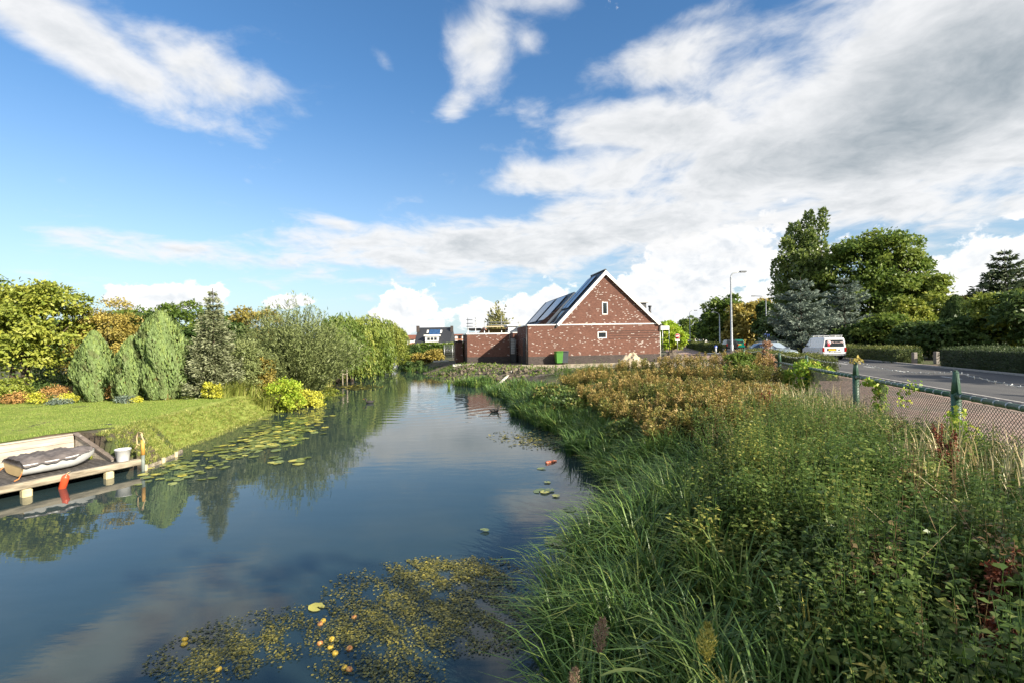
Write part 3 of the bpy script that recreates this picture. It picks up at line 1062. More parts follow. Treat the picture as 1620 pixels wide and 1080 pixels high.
# ------------------------------------------------------------------ garage beside the canal
gl = at_d(739.5, 574, 43.0)
ga = thing('brick_garage', 'flat roofed red brick garage on a pale footing at the water end of the house', 'garage', (gl.x, gl.y, 0.02), HRZ)
GW, GH, GD = 3.86, 2.66, 6.5
MB().box(0, GW, 0, GD, 0.62, GH - 0.05).build('wall', BRICK, ga)
MB().box(-0.004, GW + 0.004, -0.004, GD + 0.004, 0.0, 0.62).build('plinth', PLINTH, ga)
MB().box(-0.06, GW + 0.06, -0.06, GD + 0.06, GH - 0.05, GH + 0.06, bev=0.01).build('coping', WHITE, ga)
MB().box(-0.05, 1.2, -0.05, 2.2, -0.55, -0.02).build('footing', CONCRETE, ga)
MB().box(0.4, GW, 0.2, GD, -0.6, -0.01).build('footing', PLINTH, ga)
gx = GW + 0.05
gt = thing('garden_gate', 'dark narrow gate with a pale slatted panel between garage and house', 'gate', (gl.x, gl.y, 0.02), HRZ)
MB().box(gx, gx + 0.07, 0.2, 0.27, 0, 2.62).build('gate_post', DARKTRIM, gt)
MB().box(gx + 0.46, gx + 0.53, 0.2, 0.27, 0, 2.62).build('gate_post', DARKTRIM, gt)
for i in range(9):
    MB().box(gx + 0.08, gx + 0.45, 0.215, 0.245, 0.82 + i * 0.155, 0.94 + i * 0.155, bev=0.004).build('slat', GALV, gt)
MB().box(gx + 0.075, gx + 0.455, 0.22, 0.25, 0.05, 0.78).build('gate_panel', DARKTRIM, gt)
gw = thing('garden_wall', 'short shaded red brick wall in the passage beside the house', 'wall', (gl.x, gl.y, 0.02) , HRZ)
MB().box(gx + 0.62, gx + 1.75, 2.2, 2.42, 0.55, 2.72).build('wall_face', BRICK, gw)
MB().box(gx + 0.617, gx + 1.753, 2.197, 2.423, 0, 0.55).build('plinth', PLINTH, gw)
MB().box(gx + 0.58, gx + 1.79, 2.16, 2.46, 2.72, 2.80, bev=0.01).build('coping', WHITE, gw)
MB().tube([(gx + 0.85, 2.15, 0.1), (gx + 0.85, 2.15, 2.1)], 0.035, 8).build('downpipe', WHITE, gw)
st = thing('brick_store', 'small dark brick store standing just behind the garage', 'shed', (gl.x, gl.y, 0.02), HRZ)
MB().box(-0.85, -0.15, 4.0, 8.5, 0, 2.0).build('wall', BRICK, st)
MB().box(-0.95, -0.05, 3.9, 8.6, 2.0, 2.1).build('flat_roof', ROOFT, st)

# ------------------------------------------------------------------ building site behind the garage
D = 62.0
def pxbox(mb, x0, x1, y0, y1, d, depth, M=None):
    a, b_ = at_d(x0, y1, d), at_d(x1, y0, d)
    return mb.box(a.x, b_.x, d, d + depth, a.z, b_.z)

def zbase(mb, x0, x1, y0, d, depth, z0=-0.3):
    a, b_ = at_d(x0, y0, d), at_d(x1, y0, d)
    return mb.box(a.x, b_.x, d, d + depth, z0, a.z)

un = thing('unfinished_house', 'half built orange brick house with a yellow brown boarded top behind the garage', 'house', (0, 0, 0))
zbase(MB(), 738, 818, 527, D, 6).build('wall', TERRA, un)
pxbox(MB(), 770, 812, 519.5, 526.5, D - 0.2, 6).build('cladding', CLADDING, un)
a_, b2_, c_ = at_d(757, 527, D - 0.3), at_d(772, 527, D - 0.3), at_d(765, 518, D - 0.3)
MB().prism([(a_.x, a_.z), (b2_.x, b2_.z), (c_.x, c_.z)], D - 0.3, D + 5).build('gable_wall', TERRA, un)
pxbox(MB(), 739, 760, 519, 522, D - 0.25, 6).build('roof', ROOFT, un)
sc = thing('scaffold', 'galvanised scaffold with guard rails and pale boards round the half built house', 'scaffolding', (0, 0, 0))
dS = D - 1.2
for px, py in ((740, 503), (752, 502), (766, 506), (773, 508), (793, 500), (806, 508), (820, 508)):
    p = at_d(px, py, dS)
    MB().tube([(p.x, dS, -0.1), (p.x, dS, p.z)], 0.055, 6).build('standard', GALV, sc)
for x0, x1, py in ((738, 754, 512), (738, 754, 506), (738, 754, 516.5), (770, 824, 510), (770, 824, 514)):
    p, q = at_d(x0, py, dS - 0.08), at_d(x1, py, dS - 0.08)
    MB().tube([p, q], 0.05, 6).build('guard_rail', GALV, sc)
p, q = at_d(768, 517.5, dS), at_d(824, 517.5, dS)
MB().box(p.x, q.x, dS - 0.6, dS + 0.5, p.z - 0.05, p.z + 0.09).build('board', mat('scaffold_board', (0.50, 0.42, 0.28), 0.8, var=0.2), sc)

# ------------------------------------------------------------------ houses down the canal
def far_house(label, px0, px1, py_eave, py_ridge, d, wallm, roofm, depth=8.0, name='house', gable=False):
    h = thing(name, label, 'house', (0, 0, 0))
    a_, b_ = at_d(px0, py_eave, d), at_d(px1, py_eave, d)
    r_ = at_d((px0 + px1) / 2, py_ridge, d)
    MB().box(a_.x, b_.x, d, d + depth, -0.5, a_.z).build('wall', wallm, h)
    if gable:
        m_ = (a_.x + b_.x) / 2
        MB().prism([(a_.x, a_.z), (b_.x, a_.z), (m_, r_.z - 0.15)], d, d + 0.3).build('gable_wall', wallm, h)
        rb = MB().prism([(a_.x - 0.3, a_.z - 0.25), (m_, r_.z), (m_, r_.z + 0.2), (a_.x - 0.3, a_.z)], d - 0.3, d + depth)
        rb.prism([(m_, r_.z), (b_.x + 0.3, a_.z - 0.25), (b_.x + 0.3, a_.z), (m_, r_.z + 0.2)], d - 0.3, d + depth)
        rb.build('roof', roofm, h)
    else:
        MB().prism([(d - 0.4, a_.z - 0.1), (d + depth / 2, r_.z), (d + depth + 0.4, a_.z - 0.1)], a_.x - 0.2, b_.x + 0.2, axis='x').build('roof', roofm, h)
    return h, a_, b_, r_

dh, a_, b_, r_ = far_house('house with big dark tiled roof, white dormer and blue solar panels', 657, 711, 544, 517, 100, WHITE, ROOFT, 9)
MB().box(a_.x - 0.4, b_.x + 0.4, 99.35, 99.6, a_.z - 0.28, a_.z + 0.08).build('gutter', WHITE, dh)
def roof_y(z):
    return 100 - 0.4 + (z - (a_.z - 0.1)) / (r_.z - a_.z + 0.1) * 4.9
p0, p1 = at_d(673, 541, 100), at_d(693, 531, 100)
yd = roof_y(p0.z) - 0.35
dd = MB().box(p0.x, p1.x, yd, yd + 4, p0.z, p1.z - 0.1).build('dormer', WHITE, dh)
MB().box(p0.x - 0.25, p1.x + 0.25, yd - 0.2, yd + 4, p1.z - 0.1, p1.z + 0.22).build('dormer_roof', WHITE, dd)
for k_ in range(3):
    xx = p0.x + 0.42 + k_ * (p1.x - p0.x - 0.5) / 3
    MB().box(xx, xx + 0.55, yd - 0.03, yd - 0.004, p0.z + 0.35, p1.z - 0.35).build('window', GLASS, dd)
for k_ in range(3):
    q0, q1 = at_d(675.3 + k_ * 6, 529, 100), at_d(681 + k_ * 6, 520.5, 100)
    y0_, y1_ = roof_y(q0.z) - 0.12, roof_y(q1.z) - 0.12
    MB().add([(q0.x, y0_, q0.z), (q1.x, y0_, q0.z), (q1.x, y1_, q1.z), (q0.x, y1_, q1.z), (q0.x, y0_ + .1, q0.z), (q1.x, y0_ + .1, q0.z), (q1.x, y1_ + .1, q1.z), (q0.x, y1_ + .1, q1.z)],
             [(0, 1, 2, 3), (0, 4, 5, 1), (1, 5, 6, 2), (2, 6, 7, 3), (3, 7, 4, 0)]).build('solar_panel', SOLAR, dh)
for px in (672.5, 694.5):
    q0, q1 = at_d(px - 1.3, 526.5, 100), at_d(px + 1.3, 521.5, 100)
    y0_, y1_ = roof_y(q0.z) - 0.12, roof_y(q1.z) - 0.12
    MB().add([(q0.x, y0_, q0.z), (q1.x, y0_, q0.z), (q1.x, y1_, q1.z), (q0.x, y1_, q1.z), (q0.x, y0_ + .1, q0.z), (q1.x, y0_ + .1, q0.z), (q1.x, y1_ + .1, q1.z), (q0.x, y1_ + .1, q1.z)],
             [(0, 1, 2, 3), (0, 4, 5, 1), (1, 5, 6, 2), (2, 6, 7, 3), (3, 7, 4, 0)]).build('skylight', WHITE, dh)
for px in (656, 711.5):
    q = at_d(px, 516, 100)
    MB().box(q.x - 0.25, q.x + 0.25, 103, 104, q.z - 1.2, q.z + 0.15).build('chimney', PLINTH, dh)
h, a_, b_, r_ = far_house('low white walled house with an orange tiled roof left of the dark roofed house', 640, 656, 536, 529.5, 112, WHITE, ROOFR, 7)
q = at_d(637.5, 527.5, 112)
MB().box(q.x - 0.3, q.x + 0.3, 113, 114, 2.5, q.z).build('chimney', TERRA, h)
h, a_, b_, r_ = far_house('narrow tall white house half hidden by the willows at the canal end', 628.5, 634.5, 534, 531, 96, WHITE, ROOFT, 7)
MB().box(a_.x + 0.2, a_.x + 0.6, 95.96, 95.997, 0.9, 1.7).build('window', GLASS, h)
h, a_, b_, r_ = far_house('orange brick block of new houses between the dark roof and the garage', 713, 738, 530, 528, 125, TERRA, ROOFR, 8)
for r0 in range(2):
    for k_ in range(4):
        q = at_d(716 + k_ * 5.6, 533.5 + r0 * 6.5, 125)
        MB().box(q.x - 0.3, q.x + 0.35, 124.93, 124.99, q.z - 0.35, q.z + 0.35).build('window', WHITE if k_ % 2 else GLASS, h)
bw = thing('boundary_wall', 'low red brick wall with an arched top beside the canal end', 'wall', (0, 0, 0))
q0, q1 = at_d(639, 548, 92), at_d(656, 548, 92)
qm = at_d(650, 541.5, 92)
MB().prism([(q0.x, -0.3), (q1.x, -0.3), (q1.x, qm.z - 0.1), (qm.x + 0.4, qm.z), (qm.x - 0.3, qm.z - 0.15), (qm.x - 0.7, qm.z - 0.5), (q0.x, qm.z - 0.4)], 92, 92.3).build('wall_face', TERRA, bw)

# houses down the road
for lab, x0, x1, ye, yr, d_, gab in (('red brick house with white window frames left of the dark roadside trees', 1099, 1111, 527, 519, 185, True),
                                     ('orange brick house with a red roof beyond the parked cars', 1084, 1096, 531, 523.5, 210, False),
                                     ('brick house with a white gable beside the far lamp post', 1112, 1122, 526, 517, 190, True)):
    h, a_, b_, r_ = far_house(lab, x0, x1, ye, yr, d_, TERRA if not 'white gable' in lab else WHITE, ROOFR, 9, gable=gab)
    for k_ in range(2):
        for z_ in (1.0, 3.6):
            xx = a_.x + (b_.x - a_.x) * (0.25 + 0.5 * k_)
            w_ = MB().box(xx - 0.6, xx + 0.6, d_ - 0.08, d_ - 0.005, z_, z_ + 1.4).build('window', WHITE, h)
            MB().box(xx - 0.45, xx + 0.45, d_ - 0.10, d_ - 0.081, z_ + 0.15, z_ + 1.25).build('pane', GLASS, w_)

# ================================================================== jetty
JO, JA, JB = Vector((-8.55, 11.05, -0.65)), Vector((-0.431, -0.902, 0)).normalized(), None
JB = Vector((JA.y, -JA.x, 0))            # away from the water
if JB.x > 0: JB = -JB
MJ = Matrix(((JA.x, JB.x, 0, JO.x), (JA.y, JB.y, 0, JO.y), (0, 0, 1, JO.z), (0, 0, 0, 1)))   # local: x along the edge towards us, y inland, z up
DECKW = mat('dark_deck_boards', (0.055, 0.050, 0.046), 0.75, var=0.35, scale=7, bump=0.004, stretch=(3, 0.6, 1), col2=(0.11, 0.10, 0.092))
BEAMW = mat('pale_old_beam', (0.22, 0.18, 0.125), 0.85, var=0.4, scale=4, bump=0.008, stretch=(0.5, 3, 3), col2=(0.40, 0.35, 0.26))
BOARDW = mat('grey_board', (0.38, 0.33, 0.27), 0.85, var=0.2, scale=5, bump=0.004, stretch=(0.4, 2, 4), col2=(0.50, 0.45, 0.38))
POSTW = mat('pale_post_end', (0.55, 0.47, 0.27), 0.85, var=0.2, scale=9, bump=0.004)
jt = thing('jetty', 'low wooden jetty with dark planks and a pale edge beam along the lawn', 'jetty')
jt.matrix_world = MJ
rj = random.Random(4)
plank_me = MB().box(0.003, 0.137, -0.0, 2.05, -0.028, 0.0, bev=0.004).mesh('plank', DECKW)
for i in range(44):
    o = link('plank', plank_me, jt)
    o.location = (i * 0.14 + 0.06, 0.12 + rj.uniform(-0.01, 0.01), rj.uniform(-0.004, 0.003))
for i, (x0, x1) in enumerate(((0.02, 2.62), (2.63, 6.2))):
    MB().box(x0, x1, -0.02, 0.11, -0.10, 0.035, bev=0.015).build('edge_beam', BEAMW, jt)
for x in (0.64, 1.98, 3.4, 4.9):
    MB().box(x - 0.075, x + 0.075, -0.045, 0.10, -0.7, -0.105, bev=0.02).build('post', POSTW, jt)
rt = thing('retaining_boards', 'grey timber boards holding the lawn back behind the jetty', 'retaining wall')
rt.matrix_world = MJ
for k in range(3):
    MB().box(0.36, 6.5, 2.19, 2.235, 0.0 + k * 0.165, 0.158 + k * 0.165, bev=0.004).build('board', BOARDW, rt)
MB().box(0.30, 6.5, 2.17, 2.27, 0.497, 0.53, bev=0.006).build('cap_board', BOARDW, rt)
# sloping end wall
sw = MB().prism([(2.17, 0.0), (2.17, 0.49), (1.98, 0.49), (0.55, 0.05), (0.55, 0.0)], 0.30, 0.345, axis='x').build('end_board', BOARDW, rt)
a = Vector((0.30, 2.2, 0.52)); b = Vector((0.30, 0.5, 0.04))
dv = (b - a).normalized(); nv = Vector((1, 0, 0)).cross(dv).normalized()
if nv.z < 0: nv = -nv
MB().add([a + Vector((-.02, 0, 0)), b + Vector((-.02, 0, 0)), b + Vector((.085, 0, 0)), a + Vector((.085, 0, 0)), a + nv * .03 + Vector((-.02, 0, 0)), b + nv * .03 + Vector((-.02, 0, 0)), b + nv * .03 + Vector((.085, 0, 0)), a + nv * .03 + Vector((.085, 0, 0))],
         [(3, 2, 1, 0), (4, 5, 6, 7), (0, 1, 5, 4), (1, 2, 6, 5), (2, 3, 7, 6), (3, 0, 4, 7)]).build('cap_board', mat('dark_cap_board', (0.16, 0.13, 0.11), 0.85, var=0.3), rt)

# ------------------------------------------------------------------ dinghy: stern towards us, bow towards the bucket
HULLW = mat('dinghy_white', (0.66, 0.67, 0.66), 0.4, var=0.08, scale=5)
CREAM = mat('dinghy_cream_transom', (0.62, 0.46, 0.22), 0.5, var=0.08, scale=5)
TARP = mat('grey_brown_tarpaulin', (0.115, 0.097, 0.09), 0.75, var=0.35, scale=3.5, bump=0.014, col2=(0.19, 0.165, 0.155), bscale=9)
TARPB = mat('blue_wet_patch', (0.20, 0.24, 0.30), 0.3, var=0.3, scale=6)
ROPE = mat('rope', (0.50, 0.38, 0.20), 0.9, var=0.2, scale=30)
ROPEO = mat('orange_rope', (0.55, 0.20, 0.06), 0.8, var=0.2, scale=30)
bs = at_z(42, 738, -0.65)
be = at_z(135, 727, -0.65)
dg = thing('dinghy', 'small white dinghy under a grey brown tarpaulin lying on the jetty', 'dinghy')
LEN, HALF = 1.28, 0.56
Mb = Matrix.Translation((1.82, 1.02, 0.0)) @ Matrix.Rotation(R(184), 4, 'Z')     # in jetty frame: hull x axis points to the bow (towards the bucket)
dg.matrix_world = MJ @ Mb


def hull_section(t):
    w = HALF * (1 - 0.0 * t) * (1 - max(0, (t - 0.35) / 0.65) ** 2.4 * 0.80)
    zk = 0.02 + 0.16 * max(0, (t - 0.6) / 0.4) ** 2
    return w, zk


N_, K_ = 18, 14
hv, hf = [], []
for i in range(N_ + 1):
    t = i / N_
    w, zk = hull_section(t)
    for k in range(K_ + 1):
        q = -1 + 2 * k / K_
        y = w * math.copysign(abs(q) ** 0.55, q)
        z = zk + (0.27 + 0.05 * t * t - zk) * abs(q) ** 3.2
        hv.append((t * LEN, y, z))
    if i:
        for k in range(K_):
            a = (i - 1) * (K_ + 1) + k
            hf.append((a, a + 1, a + K_ + 2, a + K_ + 1))
hm = MB().add(hv, hf, True)
nose = len(hm.v)
hm.v.append((LEN + 0.05, 0, 0.27))
for k in range(K_):
    hm.f.append((N_ * (K_ + 1) + k, N_ * (K_ + 1) + k + 1, nose)); hm.sm.append(True)
hm.build('hull', HULLW, dg)
tr = [(-0.012, y, z) for (x, y, z) in hv[:K_ + 1]]
MB().prism([(p[1], p[2]) for p in tr], -0.02, 0.004, axis='x').build('transom', CREAM, dg)
rail = [(x, y * 1.015, z) for (x, y, z) in [hv[i * (K_ + 1)] for i in range(N_ + 1)]]
rail2 = [(x, y * 1.015, z) for (x, y, z) in [hv[i * (K_ + 1) + K_] for i in range(N_ + 1)]]
MB().tube(rail, 0.013, 6).tube(rail2, 0.013, 6).tube([rail[0], rail2[0]], 0.015, 6).build('gunwale', HULLW, dg)
# tarpaulin: a slack sheet over the thwarts, wrinkled
tv, tf = [], []
rt_ = np.random.default_rng(8)
NX, NY = 44, 26
for i in range(NX + 1):
    t = i / NX * 0.98
    w, _ = hull_section(t)
    w += 0.025
    zr = 0.27 + 0.05 * t * t
    for k in range(NY + 1):
        q = -1 + 2 * k / NY
        y = w * q
        hump = 0.095 * (1 - abs(q) ** 3.5) * (0.86 - 0.55 * max(0, (t - 0.45) / 0.55) ** 1.5) * min(1, 0.6 + t * 4)
        ridge = 0.016 * math.sin(t * 34 + 2 * q + 3 * math.sin(t * 5)) + 0.012 * math.sin(t * 17 - q * 5) * math.exp(-((q) / 0.7) ** 2) * (1 if t < 0.8 else 0.3) + 0.008 * math.sin(t * 90 + q * 12) + 0.006 * math.sin(q * 30 + t * 20)
        skirt = -0.045 * max(0, (abs(q) - 0.86) / 0.14) * (1 + 0.35 * math.sin(t * 23) + 0.2 * math.sin(t * 51)) * (1 if t < 0.75 else 0.35)
        out_ = 0.03 * max(0, (abs(q) - 0.86) / 0.14)
        tv.append((t * LEN - 0.02, y + math.copysign(out_, q), zr + 0.02 + hump + ridge * (1 - abs(q) ** 6) + skirt))
    if i:
        for k in range(NY):
            a = (i - 1) * (NY + 1) + k
            tf.append((a, a + 1, a + NY + 2, a + NY + 1))
tm = MB().add(tv, tf, True)
front_row = [tv[k] for k in range(NY + 1)]
b0 = len(tm.v)
for p in front_row: tm.v.append((p[0] - 0.012, p[1], max(0.20, min(p[2], 0.30) - 0.06)))
for k in range(NY):
    tm.f.append((k + 0, k + 1, b0 + k + 1, b0 + k)); tm.sm.append(True)
tm.build('tarpaulin', TARP, dg)
rp_ = MB()
rp_.tube([(-0.03, -0.52, 0.12), (-0.12, -0.56, 0.02), (-0.24, -0.60, 0.014), (-0.33, -0.50, 0.012)], 0.011, 6)
rp_.tube([(-0.03, 0.55, 0.12), (-0.09, 0.60, 0.03), (-0.16, 0.64, 0.014)], 0.011, 6)
rp_.build('rope', ROPEO, dg)

# ------------------------------------------------------------------ bucket, fender, mooring post
BUCKET = mat('white_bucket_plastic', (0.62, 0.63, 0.63), 0.45, var=0.08, scale=8)
bk = thing('bucket', 'white plastic bucket standing at the end of the jetty', 'bucket', MJ @ Vector((0.24, 0.30, 0.002)), 0.4)
MB().lathe([(0.0, 0.0), (0.105, 0.0), (0.112, 0.01), (0.150, 0.26), (0.158, 0.262), (0.158, 0.28), (0.148, 0.28), (0.142, 0.26), (0.104, 0.03), (0, 0.03)], 24).build('pail', BUCKET, bk)
MB().tube([(0.155 * math.cos(q), 0.045 * math.sin(q) - 0.1 * math.sin(q) * 1.2, 0.262 - 0.06 * math.sin(q)) for q in np.linspace(0, PI, 12)], 0.005, 6).build('handle', GALV, bk)
fd = thing('fender', 'orange red tubular fender hanging against the jetty beam above the water', 'fender')
fp = MJ @ Vector((1.42, -0.075, -0.02))
fd.location = fp
fd.rotation_euler = (0.12, R(24), 0.0)
FEND = mat('orange_vinyl', (0.62, 0.085, 0.03), 0.35, var=0.08, scale=6)
MB().lathe([(0.0, -0.31), (0.03, -0.305), (0.058, -0.28), (0.064, -0.25), (0.064, 0.0), (0.055, 0.03), (0.022, 0.05), (0.02, 0.075), (0, 0.075)], 18).build('tube', FEND, fd)
MB().tube([(0, 0, 0.07), (-0.01, 0.04, 0.09), (-0.02, 0.10, 0.08)], 0.008, 6).build('rope', ROPE, fd)
mp = thing('mooring_post', 'slim mooring post with an orange top and coiled yellow rope at the jetty corner', 'post', MJ @ Vector((0.0, -0.03, 0)))
MB().tube([(0, 0, -0.55), (0.0, 0, 0.12)], 0.035, 10).build('shaft', mat('grey_green_post', (0.16, 0.19, 0.17), 0.7, var=0.3), mp)
MB().tube([(0, 0, 0.12), (0.0, 0, 0.46)], [0.040, 0.036], 10).build('sleeve', mat('orange_sleeve', (0.56, 0.30, 0.06), 0.6, var=0.15), mp)
MB().tube([(0.0, 0.0, 0.44), (-0.03, 0.02, 0.62), (-0.12, 0.03, 0.64), (-0.17, 0.04, 0.52), (-0.16, 0.04, 0.36), (-0.08, 0.02, 0.34), (0.0, 0, 0.36), (0.05, -0.01, 0.40), (-0.04, 0.0, 0.60)], 0.014, 6)\
    .tube([(-0.14, 0.04, 0.36), (-0.26, 0.10, 0.24), (-0.3, 0.16, 0.20)], 0.012, 6).build('rope', ROPE, mp)
# low timber edging along the bank beyond the jetty
ed = thing('bank_edging', 'weathered timber edging on short stakes along the foot of the left bank', 'edging')
pts = [(-8.58, 11.12), (-8.66, 11.8), (-8.8, 12.45), (-8.98, 13.0)]
for (xa_, ya_), (xb_, yb_) in zip(pts[:-1], pts[1:]):
    d_ = Vector((xb_ - xa_, yb_ - ya_, 0)); L_ = d_.length
    Mx = Matrix.Translation((xa_, ya_, 0)) @ Matrix.Rotation(math.atan2(d_.y, d_.x), 4, 'Z')
    MB().box(0.01, L_ - 0.01, -0.03, 0.03, -1.0, -0.83, Mx, bev=0.01).build('board', BEAMW, ed)
    MB().tube([(xa_ + 0.07, ya_ - 0.03, -1.1), (xa_ + 0.07, ya_ - 0.03, -0.77)], 0.04, 8).build('stake', POSTW, ed)

# ------------------------------------------------------------------ bits on the building plot
def beam(label, p, q, w, h, m=CONCRETE, name='concrete_beam', group=None, cat='beam'):
    d_ = q - p
    Mx = d_.to_track_quat('X', 'Z').to_matrix().to_4x4()
    Mx.translation = p
    o = MB().box(0, d_.length, -w / 2, w / 2, -h / 2, h / 2, Mx, bev=0.012).build(name, m)
    return tag(o, label, cat, group)

PALEW = mat('pale_plank', (0.60, 0.57, 0.50), 0.75, var=0.12, scale=6)
p, q = at_d(783, 613, 29.5), at_d(812, 586, 32.5)
beam('pale plank leaning down the earth bank into the water', p, q, 0.16, 0.09, PALEW, 'leaning_plank', cat='plank')
p, q = at_d(775, 597.5, 33.0), at_d(788, 597, 33.0)
beam('short pale block lying on the shaded bank beside the leaning plank', p, q, 0.2, 0.16, CONCRETE, 'concrete_block', cat='block')
p, q = at_d(716, 578, 42.0), at_d(752, 576, 42.6)
beam('long pale concrete beam lying in front of the garage footing', p, q, 0.3, 0.2)
p, q = at_d(686, 571.5, 46.0), at_d(709, 570, 47.0)
beam('thin pale beam lying on bare soil left of the garage', p, q, 0.25, 0.14)
p, q = at_d(722, 561, 58), at_d(731, 563.5, 56)
beam('white drain pipe lying on soil left of the garage', p, q, 0.22, 0.2, WHITE, 'drain_pipe', cat='pipe')
# sand heap
def mound(name, label, c, rx, ry, h, m, seed=1, cat='heap'):
    rg = np.random.default_rng(seed)
    n, kk = 14, 40
    vs, fs = [], []
    for i in range(n + 1):
        r_ = i / n
        for k in range(kk):
            q_ = 2 * PI * k / kk
            wob_ = 1 + 0.16 * math.sin(q_ * 2 + seed) + 0.10 * math.sin(q_ * 5 + 2 * seed) + 0.05 * math.sin(q_ * 11)
            z = h * (1 - r_ ** 1.25) * (1 + 0.10 * math.sin(q_ * 3 + r_ * 9 + seed) + 0.06 * math.sin(q_ * 8 - r_ * 14)) + rg.normal(0, 0.018 * h)
            vs.append((rx * r_ * wob_ * math.cos(q_), ry * r_ * wob_ * math.sin(q_), z if i < n else -0.12))
        if i:
            for k in range(kk):
                j = (k + 1) % kk
                fs.append(((i - 1) * kk + k, (i - 1) * kk + j, i * kk + j, i * kk + k)[::-1])
    o = MB().add(vs, fs, True).build(name, m)
    o.location = c
    return tag(o, label, cat)

sp = at_d(1000, 574, 35.0)
mound('sand_heap', 'heap of pale sand in front of the house wall', (sp.x, 35.0, 0.0), 1.25, 1.1, 0.92, mat('heap_sand', (0.42, 0.34, 0.23), 0.95, var=0.12, scale=2, bump=0.02, col2=(0.52, 0.44, 0.32)), 2)
sp = at_d(1063, 560, 47.0)
mound('soil_heap', 'low heap of brown rubble at the right corner of the house', (sp.x, 47, 0.0), 1.5, 1.2, 0.75, EARTH, 5)
# wheelie bins
def bin_(label, px, py, d, body, lidm, rz):
    p = at_d(px, py, d)
    b_ = thing('wheelie_bin', label, 'bin', (p.x, d, 0.03), rz, 'wheelie bins against the house wall')
    vs = []
    for z, w_, d_ in ((0.12, 0.21, 0.24), (0.16, 0.225, 0.25), (0.96, 0.285, 0.34), (1.0, 0.295, 0.35)):
        vs += [(-w_, -d_, z), (w_, -d_, z), (w_, d_, z), (-w_, d_, z)]
    fs = [(3, 2, 1, 0)] + [(k * 4 + i, k * 4 + (i + 1) % 4, k * 4 + 4 + (i + 1) % 4, k * 4 + 4 + i) for k in range(3) for i in range(4)] + [(12, 13, 14, 15)]
    MB().add(vs, fs).build('body', body, b_)
    MB().box(-0.31, 0.31, -0.375, 0.36, 1.002, 1.07, bev=0.03).box(-0.24, 0.24, -0.42, -0.37, 1.0, 1.04, bev=0.01).build('lid', lidm, b_)
    for sx in (-1, 1):
        MB().lathe([(0, -0.03), (0.1, -0.03), (0.1, 0.03), (0, 0.03)], 14, Matrix.Translation((sx * 0.25, 0.26, 0.10)) @ Matrix.Rotation(R(90), 4, 'Y')).build('wheel', TYRE, b_)
    MB().tube([(-0.25, 0.41, 0.97), (0.25, 0.41, 0.97)], 0.02, 6).build('handle', body, b_)

BING = mat('green_bin_plastic', (0.055, 0.19, 0.025), 0.45, var=0.08)
BINB = mat('dark_blue_grey_bin_plastic', (0.045, 0.055, 0.07), 0.45, var=0.1)
bin_('bright green wheelie bin against the brick wall of the house', 884, 571, 39.2, BING, BING, HRZ + 0.05)
bin_('dark grey wheelie bin just right of the green one', 893.2, 570.5, 39.45, BINB, BINB, HRZ - 0.1)

# ------------------------------------------------------------------ waterfowl
def duck(label, p, rz, dark, beakcol):
    dk = thing('duck', label, 'duck', (p.x, p.y, WATER), rz)
    prof = [(-0.20, 0.012, 0.10), (-0.16, 0.05, 0.075), (-0.08, 0.095, 0.055), (0.02, 0.105, 0.05), (0.11, 0.085, 0.055), (0.155, 0.05, 0.075), (0.165, 0.04, 0.12), (0.165, 0.036, 0.16), (0.175, 0.045, 0.20), (0.20, 0.045, 0.225), (0.235, 0.030, 0.215), (0.25, 0.012, 0.205)]
    vs, fs, K = [], [], 12
    for i, (x, r_, z) in enumerate(prof):
        a = prof[max(0, i - 1)]; b = prof[min(len(prof) - 1, i + 1)]
        t = Vector((b[0] - a[0], 0, b[2] - a[2])).normalized()
        u_ = Vector((-t.z, 0, t.x))
        for k in range(K):
            q = 2 * PI * k / K
            vs.append(Vector((x, 0, z)) + Vector((0, 1, 0)) * r_ * math.cos(q) + u_ * r_ * 0.8 * math.sin(q))
        if i:
            for k in range(K):
                j = (k + 1) % K
                fs.append(((i - 1) * K + k, (i - 1) * K + j, i * K + j, i * K + k))
    fs += [tuple(range(K - 1, -1, -1)), tuple(range((len(prof) - 1) * K, len(prof) * K))]
    MB().add(vs, fs, True).build('body', dark, dk)
    MB().box(0.24, 0.30, -0.015, 0.015, 0.195, 0.212, bev=0.004).build('beak', beakcol, dk)
    MB().prism([(-0.19, 0.10), (-0.27, 0.15), (-0.17, 0.125)], -0.03, 0.03).build('tail', dark, dk)

DUCKD = mat('dark_plumage', (0.03, 0.028, 0.027), 0.8, var=0.3, scale=20)
BEAK = mat('beak', (0.5, 0.2, 0.05), 0.5)
duck('small dark waterbird swimming beside the left bank reflections', duck_a, R(190), DUCKD, BEAK)
duck('small dark waterbird swimming below the garage reflection', duck_b, R(20), DUCKD, BEAK)
p = at_z(872, 731, WATER)
fl = MB().lathe([(0, -0.16), (0.03, -0.155), (0.034, -0.13), (0.034, 0.08), (0.014, 0.13), (0.014, 0.16), (0, 0.16)], 14, Matrix.Translation((p.x, p.y, WATER + 0.018)) @ Matrix.Rotation(R(35), 4, 'Z') @ Matrix.Rotation(R(90), 4, 'Y')).build('floating_bottle', mat('faded_red_plastic', (0.5, 0.16, 0.09), 0.4))
tag(fl, 'faded red bottle floating near the reeds', 'bottle')

